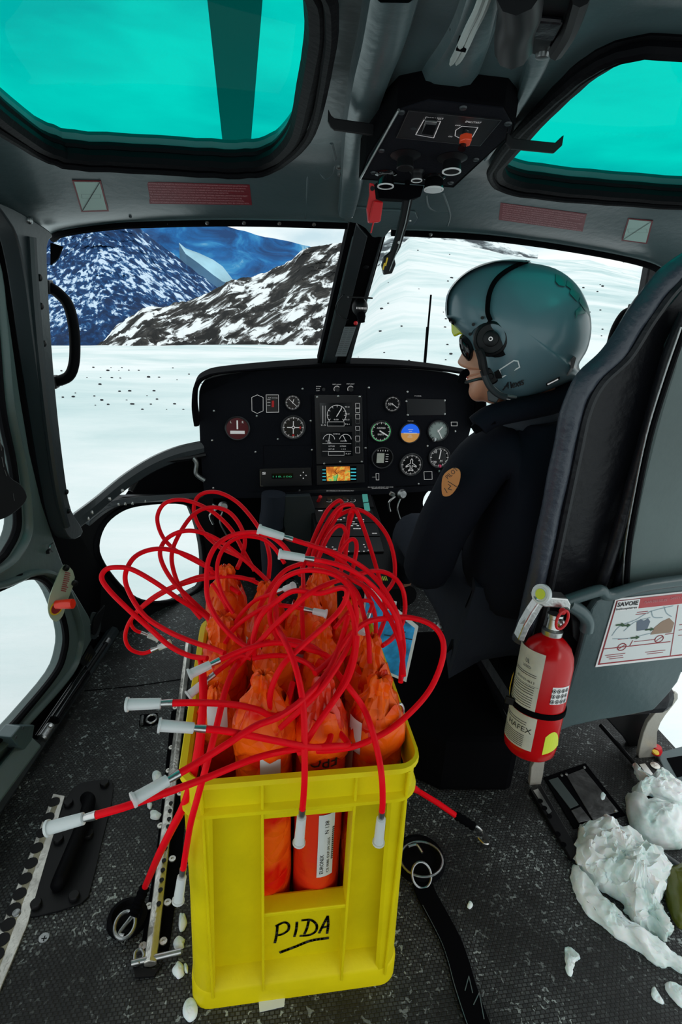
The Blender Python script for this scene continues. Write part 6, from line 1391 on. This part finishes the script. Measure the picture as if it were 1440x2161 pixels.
ptext('SAVOIE', SP, cq(.045, .125), cq(.285, .125), .011, K['ink'], lg, .0508, bold=.03); ptext('helicopteres', SP, cq(.045, .185), cq(.285, .185), .007, K['ink'], lg, .0508, bold=.02)
ptext('PLAN DES ISSUES', SP, cq(.36, .115), cq(.62, .115), .006, K['pinkink'], sc_, .0504); ptext('SAFETY ONBOARD', SP, cq(.66, .10), cq(.95, .10), .006, K['pinkink'], sc_, .0504)
mb = MB(); stroke(mb, [SP.hit(*cq(.04, .74), off=.0494), SP.hit(*cq(.72, .74), off=.0494)], .0022, SP.n); stroke(mb, [SP.hit(*cq(.76, .2), off=.0494), SP.hit(*cq(.74, .95), off=.0494)], .0018, SP.n)
stroke(mb, [SP.hit(*cq(.66, .62), off=.0494), SP.hit(*cq(.74, .62), off=.0494)], .0018, SP.n); stroke(mb, [SP.hit(*cq(.30, .74), off=.0494), SP.hit(*cq(.32, .66), off=.0494)], .0018, SP.n)
for u, v in ((.22, .74), (.60, .68)):
    c = SP.hit(*cq(u, v), off=.0496); stroke(mb, [c+(SP.u*math.cos(a*.42)+SP.v*math.sin(a*.42))*.0095 for a in range(16)], .002, SP.n); stroke(mb, [c-(SP.u+SP.v)*.006, c+(SP.u+SP.v)*.006], .0016, SP.n)
for (u0, v0, w_) in ((.07, .84, .2), (.09, .87, .16), (.12, .90, .14), (.16, .62, .1), (.34, .68, .22), (.48, .86, .2), (.5, .89, .16), (.3, .24, .12), (.29, .27, .14), (.8, .5, .15), (.8, .58, .15), (.8, .66, .13)):
    stroke(mb, [SP.hit(*cq(u0, v0), off=.0494), SP.hit(*cq(u0+w_, v0), off=.0494)], .0016, SP.n)
mb.build('red_line_art', K['dkred'], sc_)
mb = MB()
for l in ([(.08, .55), (.14, .42), (.3, .35), (.45, .25), (.7, .2)], [(.1, .6), (.3, .62), (.5, .58), (.7, .6)], [(.2, .5), (.3, .38), (.46, .34)], [(.46, .24), (.5, .34), (.6, .36)], [(.6, .2), (.64, .3), (.7, .36)]):
    stroke(mb, spline([SP.hit(*cq(u, v), off=.0494) for u, v in l], 5), .0018, SP.n)
mb.build('helicopter_outline', pm('pale blue print', (.3, .4, .45), .5), sc_)
cp_([cq(.32, .38), cq(.36, .35), cq(.40, .38), cq(.44, .35), cq(.47, .40), cq(.45, .52), cq(.34, .52)], .0496, pm('grey blue print', (.12, .15, .2), .5), 'figure_group')
cp_([cq(.53, .5), cq(.60, .42), cq(.68, .38), cq(.74, .46), cq(.72, .6), cq(.5, .6)], .0496, pm('tan print', (.3, .2, .14), .5), 'cabin_drawing')
gk = pm('dark green print', (.02, .07, .02), .5)
mb = MB()
for u, v in ((.17, .42), (.44, .52), (.30, .62), (.10, .40)):
    stroke(mb, [SP.hit(*cq(u, v), off=.05), SP.hit(*cq(u+.06, v), off=.05)], .004, SP.n); mb.add([SP.hit(*cq(u+.05, v-.03), off=.0502), SP.hit(*cq(u+.09, v), off=.0502), SP.hit(*cq(u+.05, v+.03), off=.0502)], [(0, 1, 2)])
mb.build('green_arrows', gk, sc_)
# ================================================================== fire extinguisher
xB = onY(1116, 1578, .865); xT = onY(1162, 1352, .90)
ax = (xT-xB).normalized(); xl_ = (xT-xB).length; XR_ = .0535
to = (EYE-(xB+xT)/2); to = (to-ax*to.dot(ax)).normalized(); rt = ax.cross(to).normalized()
if rt.x < 0: rt = -rt
fx = thing('fire_extinguisher', xB, 'red fire extinguisher strapped to the back of the pilot seat', 'fire extinguisher')
MB().lathe(xB, ax, [(.030, -.004), (.045, -.002), (.0515, .006), (XR_, .02), (XR_, xl_-.045), (.050, xl_-.025), (.042, xl_-.008), (.030, xl_+.004), (.018, xl_+.012), (.016, xl_+.022)], 48).build('cylinder', K['redp'], fx, smooth=True)
def xw(th, h, off=.0006): a = math.radians(th); return xB+ax*h+(rt*math.cos(a)+to*math.sin(a))*(XR_+off)
def xlabel(t0, t1, h0, h1, mat, nm, off=.0006, tilt=0, n=14):
    vs = []
    for i in range(n+1):
        t = t0+(t1-t0)*i/n
        for h in (h0, h1): vs.append(xw(t, h+tilt*(t-t0), off))
    return MB().add(vs, [(2*i, 2*i+2, 2*i+3, 2*i+1) for i in range(n)]).build(nm, mat, fx, smooth=True)
L1 = xlabel(205, 92, .110, .235, K['cream'], 'upper_label'); L2 = xlabel(215, 84, .025, .098, K['cream'], 'lower_label')
L3 = xlabel(66, 20, .135, .172, K['white'], 'pictogram_sticker'); 
vs = [xw(60-55*i/8, .028+.045*math.sin(PI*min(1, (i+3)/11))*(1), .0008) for i in range(9)]+[xw(60-55*i/8, .022+.012*(i/8), .0008) for i in range(8, -1, -1)]
L4 = MB().add(vs, [(i, i+1, 16-i, 17-i) for i in range(8)]).build('lime_sticker', K['lime'], fx)
def xtext(s, tc, h, w_, ht, par, mat=K['ink']):
    src = text(s, V((0, 0, 0)), V((1, 0, 0)), V((0, 0, 1)), w_, ht); 
    MB().add([xw(tc-math.degrees((p.x-w_/2)/XR_), h+p.y, .0013) for p in src.v], src.f).build('lettering', mat, par)
xtext('HAFEX', 120, .062, .055, .011, L2); xtext('LISTED', 128, .196, .020, .005, L1); xtext('UL', 128, .206, .010, .009, L1); xtext('AS 0135-4613', 128, .168, .045, .005, L1)
mb = MB()
def xl2(t0, t1, h, w_=.0012): 
    vs = [xw(t0+(t1-t0)*i/6, h+d, .0012) for i in range(7) for d in (-w_/2, w_/2)]; mb.add(vs, [(2*i, 2*i+2, 2*i+3, 2*i+1) for i in range(6)])
for h in (.186, .182, .160, .155, .150, .145, .138, .133, .128, .123, .118): xl2(165, 102, h)
xl2(190, 94, .163, .0006)
for h in (.054, .050, .046, .042, .038, .034, .030, .078, .083): xl2(168, 104, h)
mb.build('small_print', K['ink'], fx)
mb = MB()
for i in range(4):
    for j in range(3):
        t = 62-11*i; h = .141+.0115*j; vs = []
        for k in range(13): a = 2*PI*k/12; vs += [xw(t+math.cos(a)*4.6, h+math.sin(a)*.0046, .0012), xw(t+math.cos(a)*3.4, h+math.sin(a)*.0034, .0012)]
        mb.add(vs, [(2*k, 2*k+2, 2*k+3, 2*k+1) for k in range(12)]); mb.add([xw(t+2, h-.002, .0012), xw(t-2, h-.002, .0012), xw(t-1, h+.002, .0012), xw(t+1, h+.002, .0012)], [(0, 1, 2, 3)])
mb.build('pictograms', K['ink'], L3)
MB().lathe(xB+ax*.100, ax, [(XR_+.0005, 0), (XR_+.003, .0005), (XR_+.003, .0115), (XR_+.0005, .012)], 40).build('strap', K['matt'], fx, smooth=True)
c = xw(150, .108, .006); MB().box(c, (.022, .008, .016), Matrix((rt, to, ax)).transposed()).build('strap_buckle', K['black'], fx, bevel=.002)
MB().prism([xw(168, .125, .006), xw(160, .112, .006), xw(164, .130, .008), xw(174, .150, .006), xw(180, .160, .004), xw(186, .150, .004), xw(178, .135, .005)], to*.002).build('yellow_tag', K['yellow'], fx)
nk = xB+ax*(xl_+.018)
MB().lathe(nk, ax, [(.020, -.004), (.021, .006), (.014, .010), (.013, .03), (.016, .032), (.016, .040)], 24).build('valve_body', K['steel'], fx, smooth=True)
vz = nk+ax*.040
hd = (onY(1108, 1345, .86)-onY(1160, 1275, .86)).normalized()
q = [onY(*p, .865) for p in [(1140, 1268), (1150, 1276), (1135, 1300), (1118, 1328), (1106, 1356), (1094, 1352), (1106, 1322), (1122, 1294)]]
MB().prism(q, V((0, .024, 0))).build('carry_handle', K['steel'], fx, bevel=.003)
q = [onY(*p, .862) for p in [(1130, 1264), (1152, 1260), (1200, 1264), (1206, 1276), (1204, 1290), (1196, 1284), (1150, 1282), (1138, 1276)]]
MB().prism(q, V((0, .028, 0))).build('squeeze_lever', K['steel'], fx, bevel=.003)
MB().prism([onY(*p, .872) for p in [(1132, 1284), (1140, 1280), (1104, 1316), (1098, 1316)]], V((0, .006, 0))).build('lower_lever', K['steeld'], fx)
gd = (onY(1138, 1255, .86)-onY(1152, 1268, .89)).normalized()
gg = MB().lathe(onY(1148, 1254, .868), V((-.85, -.42, .3)), [(.017, 0), (.019, .003), (.019, .011), (.015, .012), (.013, .010)], 24).build('pressure_gauge', K['paper'], fx, smooth=True)
MB().lathe(onY(1148, 1254, .868)+V((-.85, -.42, .3)).normalized()*.0112, V((-.85, -.42, .3)), [(.010, 0), (.010, .001)], 20).build('gauge_face', K['lime'], gg)
rc = onY(1187, 1308, .85); MB().tube([rc+V((math.cos(a)*.011+.002*math.sin(a), 0, math.sin(a)*.020)) for a in [2*PI*i/24 for i in range(24)]], .0028, 8, closed=True).build('safety_pin_ring', K['redl'], fx, smooth=True)
MB().sphere(onY(1188, 1290, .855), .007, 12, 8).build('pin_head', K['redl'], fx, smooth=True)
MB().sphere(onY(1184, 1316, .862), .009, 12, 8).build('nozzle', K['steel'], fx, smooth=True)
eb = thing('extinguisher_bracket', onY(1225, 1400, .93), 'black wall bracket with notched side plate holding the fire extinguisher', 'bracket')
MB().prism([onY(*p, .945) for p in [(1195, 1270), (1225, 1285), (1235, 1310), (1250, 1335), (1246, 1355), (1228, 1362), (1222, 1385), (1208, 1440), (1190, 1500), (1175, 1560), (1160, 1560), (1165, 1440), (1180, 1330)]], V((0, .012, 0))).build('back_plate', K['matt'], eb, bevel=.002)
MB().prism([onY(*p, .935) for p in [(1205, 1290), (1232, 1300), (1252, 1335), (1246, 1358), (1226, 1362), (1210, 1345)]], V((0, .008, 0))).build('side_plate', K['black'], eb, bevel=.002)
for p in ((1231, 1330), (1222, 1365)): MB().lathe(onY(*p, .933), nI, [(.003, 0), (.002, .002)], 10).build('screw', K['steel'], eb)
# ================================================================== floor fittings
def fq(l, z, th, mat, nm, par, bevel=0): 
    return MB().prism([onZ(*p, z) for p in l], V((0, 0, -th))).build(nm, mat, par, bevel=bevel)
ta = thing('cargo_track', onZ(60, 1850, 0), 'scalloped aluminium track along the floor at far left', 'floor track')
fq([(112, 1674), (137, 1679), (58, 1950), (-30, 2161), (-110, 2161), (0, 1960)], .006, .006, K['alu'], 'rail', ta, .0015)
def tl(t, s): # along the track
    a = V((112-112*t*1.0, 1674+286*t)); b = V((137-79*t*1.17, 1679+271*t)); return (a.x+(b.x-a.x)*s, a.y+(b.y-a.y)*s)
fq([tl(.02, .30), tl(.02, .68), tl(1.6, .68), tl(1.6, .30)], .0068, .001, pm('brass worn channel', (.34, .31, .22), .5, .5, .2, 60, .3, 30), 'channel', ta)
for i in range(13):
    t = .06+.115*i; x, y = tl(t, .34); MB().lathe(onZ(x, y, .0066), V((0, 0, 1)), [(.0125, 0), (.0125, .0012)], 16).build('locking_slot', K['black'], ta)
for t in (.9, 1.35): MB().lathe(onZ(*tl(t, .55), .007), V((0, 0, 1)), [(.008, 0), (.007, .002), (.003, .0012)], 14).build('screw', K['steeld'], ta, smooth=True)
hp_ = thing('floor_handle_plate', onZ(150, 1790, 0), 'black bolted floor plate with a raised bar handle left of the crate', 'handle plate')
fq(sp2([(148, 1672), (170, 1652), (226, 1644), (238, 1652), (236, 1690), (214, 1780), (192, 1872), (172, 1905), (80, 1932), (58, 1930), (56, 1908), (90, 1820), (130, 1710)], 2), .005, .005, K['black'], 'plate', hp_, .001)
MB().tube(spline([onZ(*p, z) for p, z in (((182, 1684), .008), ((188, 1694), .024), ((172, 1745), .030), ((150, 1800), .030), ((128, 1852), .022), ((122, 1868), .008))], 5), [.008, .012]+[.0145]*27+[.010]*3 if False else .014, 14).build('bar_handle', K['rubber'], hp_, smooth=True)
for x, y in ((221, 1656), (145, 1697), (124, 1774), (188, 1763), (77, 1910), (157, 1894)):
    MB().lathe(onZ(x, y, .005), V((0, 0, 1)), [(.0105, 0), (.0105, .007), (.009, .009)], 16).build('bolt', K['black'], hp_, smooth=True)
sr = thing('seat_rail', onZ(345, 1800, 0), 'silver drilled seat rail between riveted black strips beside the crate', 'floor track')
fq([(362, 1500), (404, 1496), (402, 1600), (384, 1800), (356, 2004), (296, 2004), (330, 1800)], .004, .004, K['matt'], 'side_strips', sr, .001)
def rl_(t): a, b = (385, 1470), (317, 2035); x = a[0]+(b[0]-a[0])*t; return x, a[1]+(b[1]-a[1])*t
MB().tube([onZ(*rl_(-.2), .010), onZ(*rl_(1.0), .010)], .0125, 6, n0=V((0, 0, 1)), flat=.8).build('rail', K['alu'], sr, bevel=.002)
for y in (1695, 1711, 1728, 1744, 1761, 1790, 1816, 1836, 1857, 1878, 1907):
    t = (y-1470)/565; x, yy = rl_(t); MB().lathe(onZ(x+3, yy, .0195), V((0, 0, 1)), [(.0045, 0), (.0045, .0012)], 12).build('rail_hole', K['black'], sr)
for x, y in ((370, 1494), (400, 1490), (362, 1578), (392, 1574), (356, 1627), (387, 1622), (348, 1681), (380, 1675), (339, 1743), (364, 1813), (315, 1913), (354, 1905), (302, 1997), (345, 1987)):
    MB().lathe(onZ(x, y, .004), V((0, 0, 1)), [(.0075, 0), (.007, .0022), (.003, .0022), (.0028, .0005)], 14).build('cup_washer', K['alu'], sr, smooth=True)
MB().tube([onZ(278, 2033, .012), onZ(382, 2008, .012)], .0055, 10).build('end_pin', K['steel'], sr, smooth=True)
MB().tube(spline([onZ(*p, .014) for p in [(284, 2030), (286, 2010), (298, 2004), (304, 2018), (292, 2032)]], 4), .003, 8).build('pin_loop', K['steeld'], sr, smooth=True)
fq([(282, 2040), (330, 2046), (345, 2030), (325, 2060), (285, 2062)], .005, .004, K['black'], 'end_block', sr)
ey = thing('floor_tie_ring', onZ(268, 1945, 0), 'black rubber floor cup with a steel ring left of the seat rail', 'tie down ring')
MB().lathe(onZ(270, 1940, 0), V((0, 0, 1)), [(.038, 0), (.036, .010), (.028, .014), (.022, .006), (.001, .004)], 28).build('rubber_cup', K['rubber'], ey, smooth=True)
cR = onZ(264, 1952, .016); MB().tube([cR+V((math.cos(a)*.018, math.sin(a)*.022, .004*math.sin(a))) for a in [2*PI*i/20 for i in range(20)]], .0035, 8, closed=True).build('ring', K['steeld'], ey, smooth=True)
rc_ = thing('recessed_tie_ring', onZ(315, 1516, 0), 'square recessed cup with a silver ring set in the floor left of the crate', 'tie down ring')
fq([(296, 1508), (333, 1504), (334, 1524), (316, 1531), (293, 1530)], .003, .002, K['matt'], 'recess', rc_, .001)
cR = onZ(320, 1517, .009); MB().tube([cR+V((math.cos(a)*.013, math.sin(a)*.016, 0)) for a in [2*PI*i/20 for i in range(20)]], .003, 8, closed=True).build('ring', K['steel'], rc_, smooth=True)
MB().tube([onZ(301, 1512, .008), onZ(299, 1528, .008)], .005, 8).build('hinge_pin', K['steeld'], rc_, smooth=True)
for p, lab in (((93, 1980), 'flush cross head screw in the floor right of the scalloped track'), ((10, 1686), 'screw in the dark strip at the foot of the left door')):
    t = thing('floor_screw', onZ(*p, 0), lab, 'screw'); MB().lathe(onZ(*p, .0), V((0, 0, 1)), [(.0095, 0), (.009, .002), (.001, .0022)], 16).build('head', K['steeld'], t, smooth=True)
    mb = MB(); c = onZ(*p, .0026); mb.box(c, (.009, .0016, .0006)); mb.box(c, (.0016, .009, .0006)); mb.build('cross_slot', K['black'], t)
struct(MB().tube([onZ(178, 1458, .001), onZ(290, 1447, .001), onZ(404, 1430, .001)], .0015, 6, flat=.5, n0=(0, 0, 1)).build('trim_19', K['matt']))
tr = thing('floor_tie_ring', onZ(900, 1800, 0), 'black floor cup with steel rings against the right side of the crate', 'tie down ring')
MB().lathe(onZ(885, 1815, 0), V((0, 0, 1)), [(.055, 0), (.052, .012), (.044, .014), (.036, .005), (.001, .004)], 32).build('rubber_cup', K['rubber'], tr, smooth=True)
cR = onZ(890, 1812, .018)
for k, (rx, ry, dz) in enumerate(((.045, .040, 0), (.020, .018, .014))):
    MB().tube([cR+V((math.cos(a)*rx-.01*k, math.sin(a)*ry-.035*k, dz*math.sin(a))) for a in [2*PI*i/28 for i in range(28)]], .0025, 8, closed=True).build('ring', K['steeld'], tr, smooth=True)
MB().tube(spline([onZ(*p, .02) for p in [(862, 1786), (878, 1782), (886, 1790), (892, 1800)]], 4), .003, 8).build('link', K['steel'], tr, smooth=True)
sp = thing('webbing_strap', onZ(960, 1990, 0), 'black webbing strap running down the floor from the right tie down cup', 'strap')
c1 = spline([onZ(*p, .006) for p in [(890, 1860), (905, 1895), (932, 1945), (952, 1985), (968, 2030), (982, 2080), (1010, 2161), (1040, 2230)]], 5)
mb = MB(); vs = []
for i, p in enumerate(c1):
    d = (c1[min(i+1, len(c1)-1)]-c1[max(i-1, 0)]).normalized(); s = V((0, 0, 1)).cross(d).normalized()*.020
    vs += [p-s, p+s, p+s-V((0, 0, .004)), p-s-V((0, 0, .004))]
mb.add(vs, [(i*4+j, i*4+(j+1) % 4, (i+1)*4+(j+1) % 4, (i+1)*4+j) for i in range(len(c1)-1) for j in range(4)]); mb.build('webbing', K['matt'], sp)
mb = MB()
for i in range(6, len(c1)-1):
    d = (c1[i+1]-c1[i]).normalized(); s = V((0, 0, 1)).cross(d).normalized()*-.0185; stroke(mb, [c1[i]+s+V((0, 0, .001)), c1[i+1]+s+V((0, 0, .001))], .0012, V((0, 0, 1)))
for l in ([(982, 2090), (990, 2060), (998, 2095)], [(1000, 2120), (1012, 2095), (1022, 2150)]): stroke(mb, [onZ(*p, .0075) for p in l], .0015, V((0, 0, 1)))
mb.build('stitching', K['steeld'], sp)
fp_ = thing('floor_access_plate', onZ(1230, 1680, 0), 'pair of grey metal floor plates side by side behind the seat', 'floor plate')
fq([(1148, 1640), (1236, 1610), (1322, 1720), (1212, 1748)], .003, .003, K['matt'], 'frame', fp_, .001)
gpm = pm('scuffed grey plate', (.14, .14, .14), .3, .7, .2, 40, .3, 30)
fq([(1158, 1646), (1178, 1640), (1222, 1698), (1204, 1706)], .005, .002, pm('plate grey green', (.05, .065, .065), .45), 'narrow_plate', fp_, .0005)
fq([(1196, 1636), (1232, 1622), (1306, 1712), (1252, 1730)], .005, .002, gpm, 'wide_plate', fp_, .0005); fq([(1206, 1710), (1226, 1702), (1248, 1730), (1222, 1736)], .005, .002, gpm, 'short_plate', fp_, .0005)
mb = MB(); [mb.lathe(onZ(x, y, .005), V((0, 0, 1)), [(.004, 0), (.003, .002)], 8) for x, y in ((1186, 1636), (1196, 1634), (1234, 1620), (1300, 1712))]; mb.build('screws', K['steel'], fp_)
fr_ = thing('seat_rail', onZ(1170, 1740, 0), 'black seat rail with silver slots running back from the left seat leg', 'floor track')
fq([(1118, 1664), (1142, 1655), (1225, 1800), (1205, 1812)], .010, .010, K['black'], 'rail', fr_, .002); fq([(1126, 1668), (1136, 1664), (1165, 1712), (1158, 1718)], .0112, .001, K['steeld'], 'slide', fr_)
for x, y in ((1141, 1690), (1150, 1705), (1160, 1722), (1178, 1760), (1190, 1782)): MB().lathe(onZ(x, y, .0112), V((0, 0, 1)), [(.006, 0), (.006, .001)], 10).build('slot', K['matt'], fr_)
fr2 = thing('seat_rail', onZ(1370, 1625, 0), 'short silver and black seat rail under the right seat leg', 'floor track')
fq([(1340, 1610), (1390, 1606), (1440, 1660), (1400, 1672)], .010, .010, K['black'], 'rail', fr2, .002); fq([(1350, 1613), (1362, 1611), (1384, 1640), (1372, 1643)], .0112, .001, K['steel'], 'slide', fr2)
MB().lathe(onZ(1383, 1617, .010), V((0, 0, 1)), [(.012, 0), (.012, .003), (.006, .0035)], 18).build('disc', K['alu'], fr2, smooth=True)
sl_ = struct(fq([(1385, 1588), (1620, 1530), (1620, 1680), (1435, 1690)], .012, .010, K['grey'], 'trim_20', None, .003))
fq([(1408, 1600), (1500, 1585), (1510, 1620), (1430, 1640)], .0135, .001, K['matt'], 'sill_recess', sl_)
rk = thing('red_latch_knob', onZ(1386, 1585, .0), 'small red knob with a yellow top on the right door sill', 'knob')
MB().lathe(onZ(1384, 1588, .012), V((0, 0, 1)), [(.014, 0), (.015, .010), (.011, .020)], 16).build('knob', K['redl'], rk, smooth=True); MB().lathe(onZ(1384, 1588, .032), V((0, 0, 1)), [(.009, 0), (.008, .003)], 14).build('yellow_top', K['yellow'], rk, smooth=True)
tp_ = tag(MB().prism([onZ(*p, .0012) for p in [(546, 2112), (602, 2105), (600, 2124), (548, 2136)]], V((0, 0, -.0008))).build('tape_scrap', K['paper']), 'scrap of white tape on the floor just before the crate', 'tape')
# ================================================================== snow
K['snowi'] = ramp_mat('lump snow', [(.32, (.45, .62, .58)), (.5, (.80, .87, .86)), (.65, (.92, .94, .94))], 14, (1, 1, 1), 4, .6, 0)
K['snowi'].node_tree.nodes['Principled BSDF'].inputs['Subsurface Weight'].default_value = .3
K['snowi'].node_tree.nodes['Principled BSDF'].inputs['Subsurface Scale'].default_value = .01
def lump(l, h, lab, nm='snow_lump', z=0, rough=.008, c=None, seed=0, k=6):
    o2 = [onZ(x, y, z) for x, y in sp2(l, k)]; cc = c and onZ(*c, z) or sum(o2, V((0, 0, 0)))/len(o2)
    n = len(o2); vs = []; R = 26
    for i in range(R+1):
        t = PI/2*i/R; s = math.cos(t)
        for j, p in enumerate(o2):
            q = cc+(p-cc)*max(s, .001)+V((0, 0, h*math.sin(t)**.8))
            nn = noise.fractal(q*24+V((seed, 0, 0)), .62, 2.2, 6)
            q = q+V((nn*rough*.8, noise.fractal(q*30, .7, 2.2, 4)*rough*.9, (nn*rough*1.3*math.sin(t)-abs(noise.noise(q*55))*rough*.9) if i else 0)); vs.append(q)
    mb = MB().add(vs, [(i*n+j, i*n+(j+1) % n, (i+1)*n+(j+1) % n, (i+1)*n+j) for i in range(R) for j in range(n)]+[tuple(range(n))])
    return tag(mb.build(nm, K['snowi'], smooth=True), lab, 'snow')
lump([(1218, 1765), (1240, 1748), (1275, 1745), (1330, 1775), (1370, 1810), (1415, 1845), (1420, 1870), (1398, 1895), (1395, 1950), (1410, 1975), (1395, 1985), (1370, 1968), (1340, 1965), (1318, 1925), (1280, 1885), (1255, 1870), (1235, 1850), (1215, 1820)], .07, 'largest jagged snow lump on the floor at lower right', rough=.016, c=(1310, 1830), seed=1)
lump([(1208, 1828), (1222, 1850), (1262, 1895), (1300, 1925), (1345, 1965), (1370, 1995), (1400, 2012), (1445, 2030), (1460, 2060), (1420, 2045), (1385, 2040), (1350, 2010), (1300, 1978), (1262, 1948), (1225, 1905), (1206, 1865)], .028, 'long white snow ridge curving along the foot of the largest lump', rough=.007, c=(1290, 1942), seed=5)
lump([(1322, 1683), (1345, 1700), (1395, 1702), (1450, 1712), (1462, 1745), (1440, 1790), (1400, 1796), (1360, 1780), (1330, 1750)], .05, 'smooth wedge shaped snow lump at the right edge behind the largest lump', rough=.006, seed=9)
lump([(1336, 1618), (1352, 1640), (1378, 1645), (1400, 1628), (1430, 1652), (1460, 1680), (1440, 1702), (1395, 1695), (1368, 1680), (1345, 1682), (1338, 1665), (1360, 1660), (1345, 1640)], .035, 'ragged snow lump lying over the right seat rail', rough=.010, seed=12, z=.012)
lump([(1192, 1998), (1204, 2000), (1222, 2018), (1216, 2034), (1214, 2056), (1202, 2058), (1196, 2035)], .010, 'small flat snow scrap in the middle of the right floor', rough=.005, seed=2, nm='snow_scrap')
lump([(1402, 2078), (1425, 2075), (1460, 2092), (1455, 2130), (1420, 2110)], .012, 'snow scrap at the right edge near the bottom corner', rough=.005, seed=3, nm='snow_scrap')
lump([(1372, 2086), (1382, 2084), (1400, 2112), (1398, 2122), (1378, 2108)], .006, 'thin greenish slush scrap left of the bottom corner snow scrap', rough=.003, seed=4, nm='snow_scrap')
for (x, y, w_, h_, lab) in ((331, 1640, 10, 12, 'clear ice chip level with the top of the floor handle plate'), (316, 1700, 7, 8, 'flat ice chip left of the seat rail'), (328, 1721, 13, 10, 'broken ice chip touching the seat rail'), (385, 1948, 9, 24, 'tall snow chip squeezed against the lower left side of the crate'), (378, 1993, 15, 14, 'angular snow chip above the end pin of the seat rail'), (377, 2050, 14, 17, 'oval snow chip below the end pin of the seat rail'), (392, 2045, 5, 12, 'tiny snow chip between the oval chip and the crate'), (402, 2132, 16, 26, 'snow chip crushed under the front left corner of the crate'), (904, 1638, 4, 6, 'tiny snow crumb on the dark floor right of the crate'), (992, 1911, 6, 7, 'single snow crumb in the middle of the right floor'), (1273, 1682, 7, 12, 'melting snow crumb on the wide metal floor plate')):
    random.seed(x); l = [(x+w_*math.cos(a)*random.uniform(.7, 1.15), y+h_*math.sin(a)*random.uniform(.7, 1.15)) for a in [2*PI*i/8 for i in range(8)]]
    lump(l, .010 if w_ > 8 else .006, lab, 'ice_chip', rough=.002, seed=x, k=3, z=.001)
ob_ = lump([(1402, 1850), (1440, 1832), (1490, 1840), (1500, 1920), (1440, 1960), (1410, 1920)], .05, 'olive green soft bag at the right edge beside the largest snow lump', 'olive_bag', rough=.004, seed=7)
ob_.data.materials.clear(); ob_.data.materials.append(pm('olive vinyl', (.10, .11, .012), .3, 0, .2, 30)); ob_['category'] = 'bag'
st2 = tag(MB().tube([onZ(1370, 1790, .02), onZ(1450, 1845, .02)], .012, 10).build('grey_rod', K['greyd'], smooth=True), 'dark grey printed rod between the two upper snow lumps and the bag', 'rod')
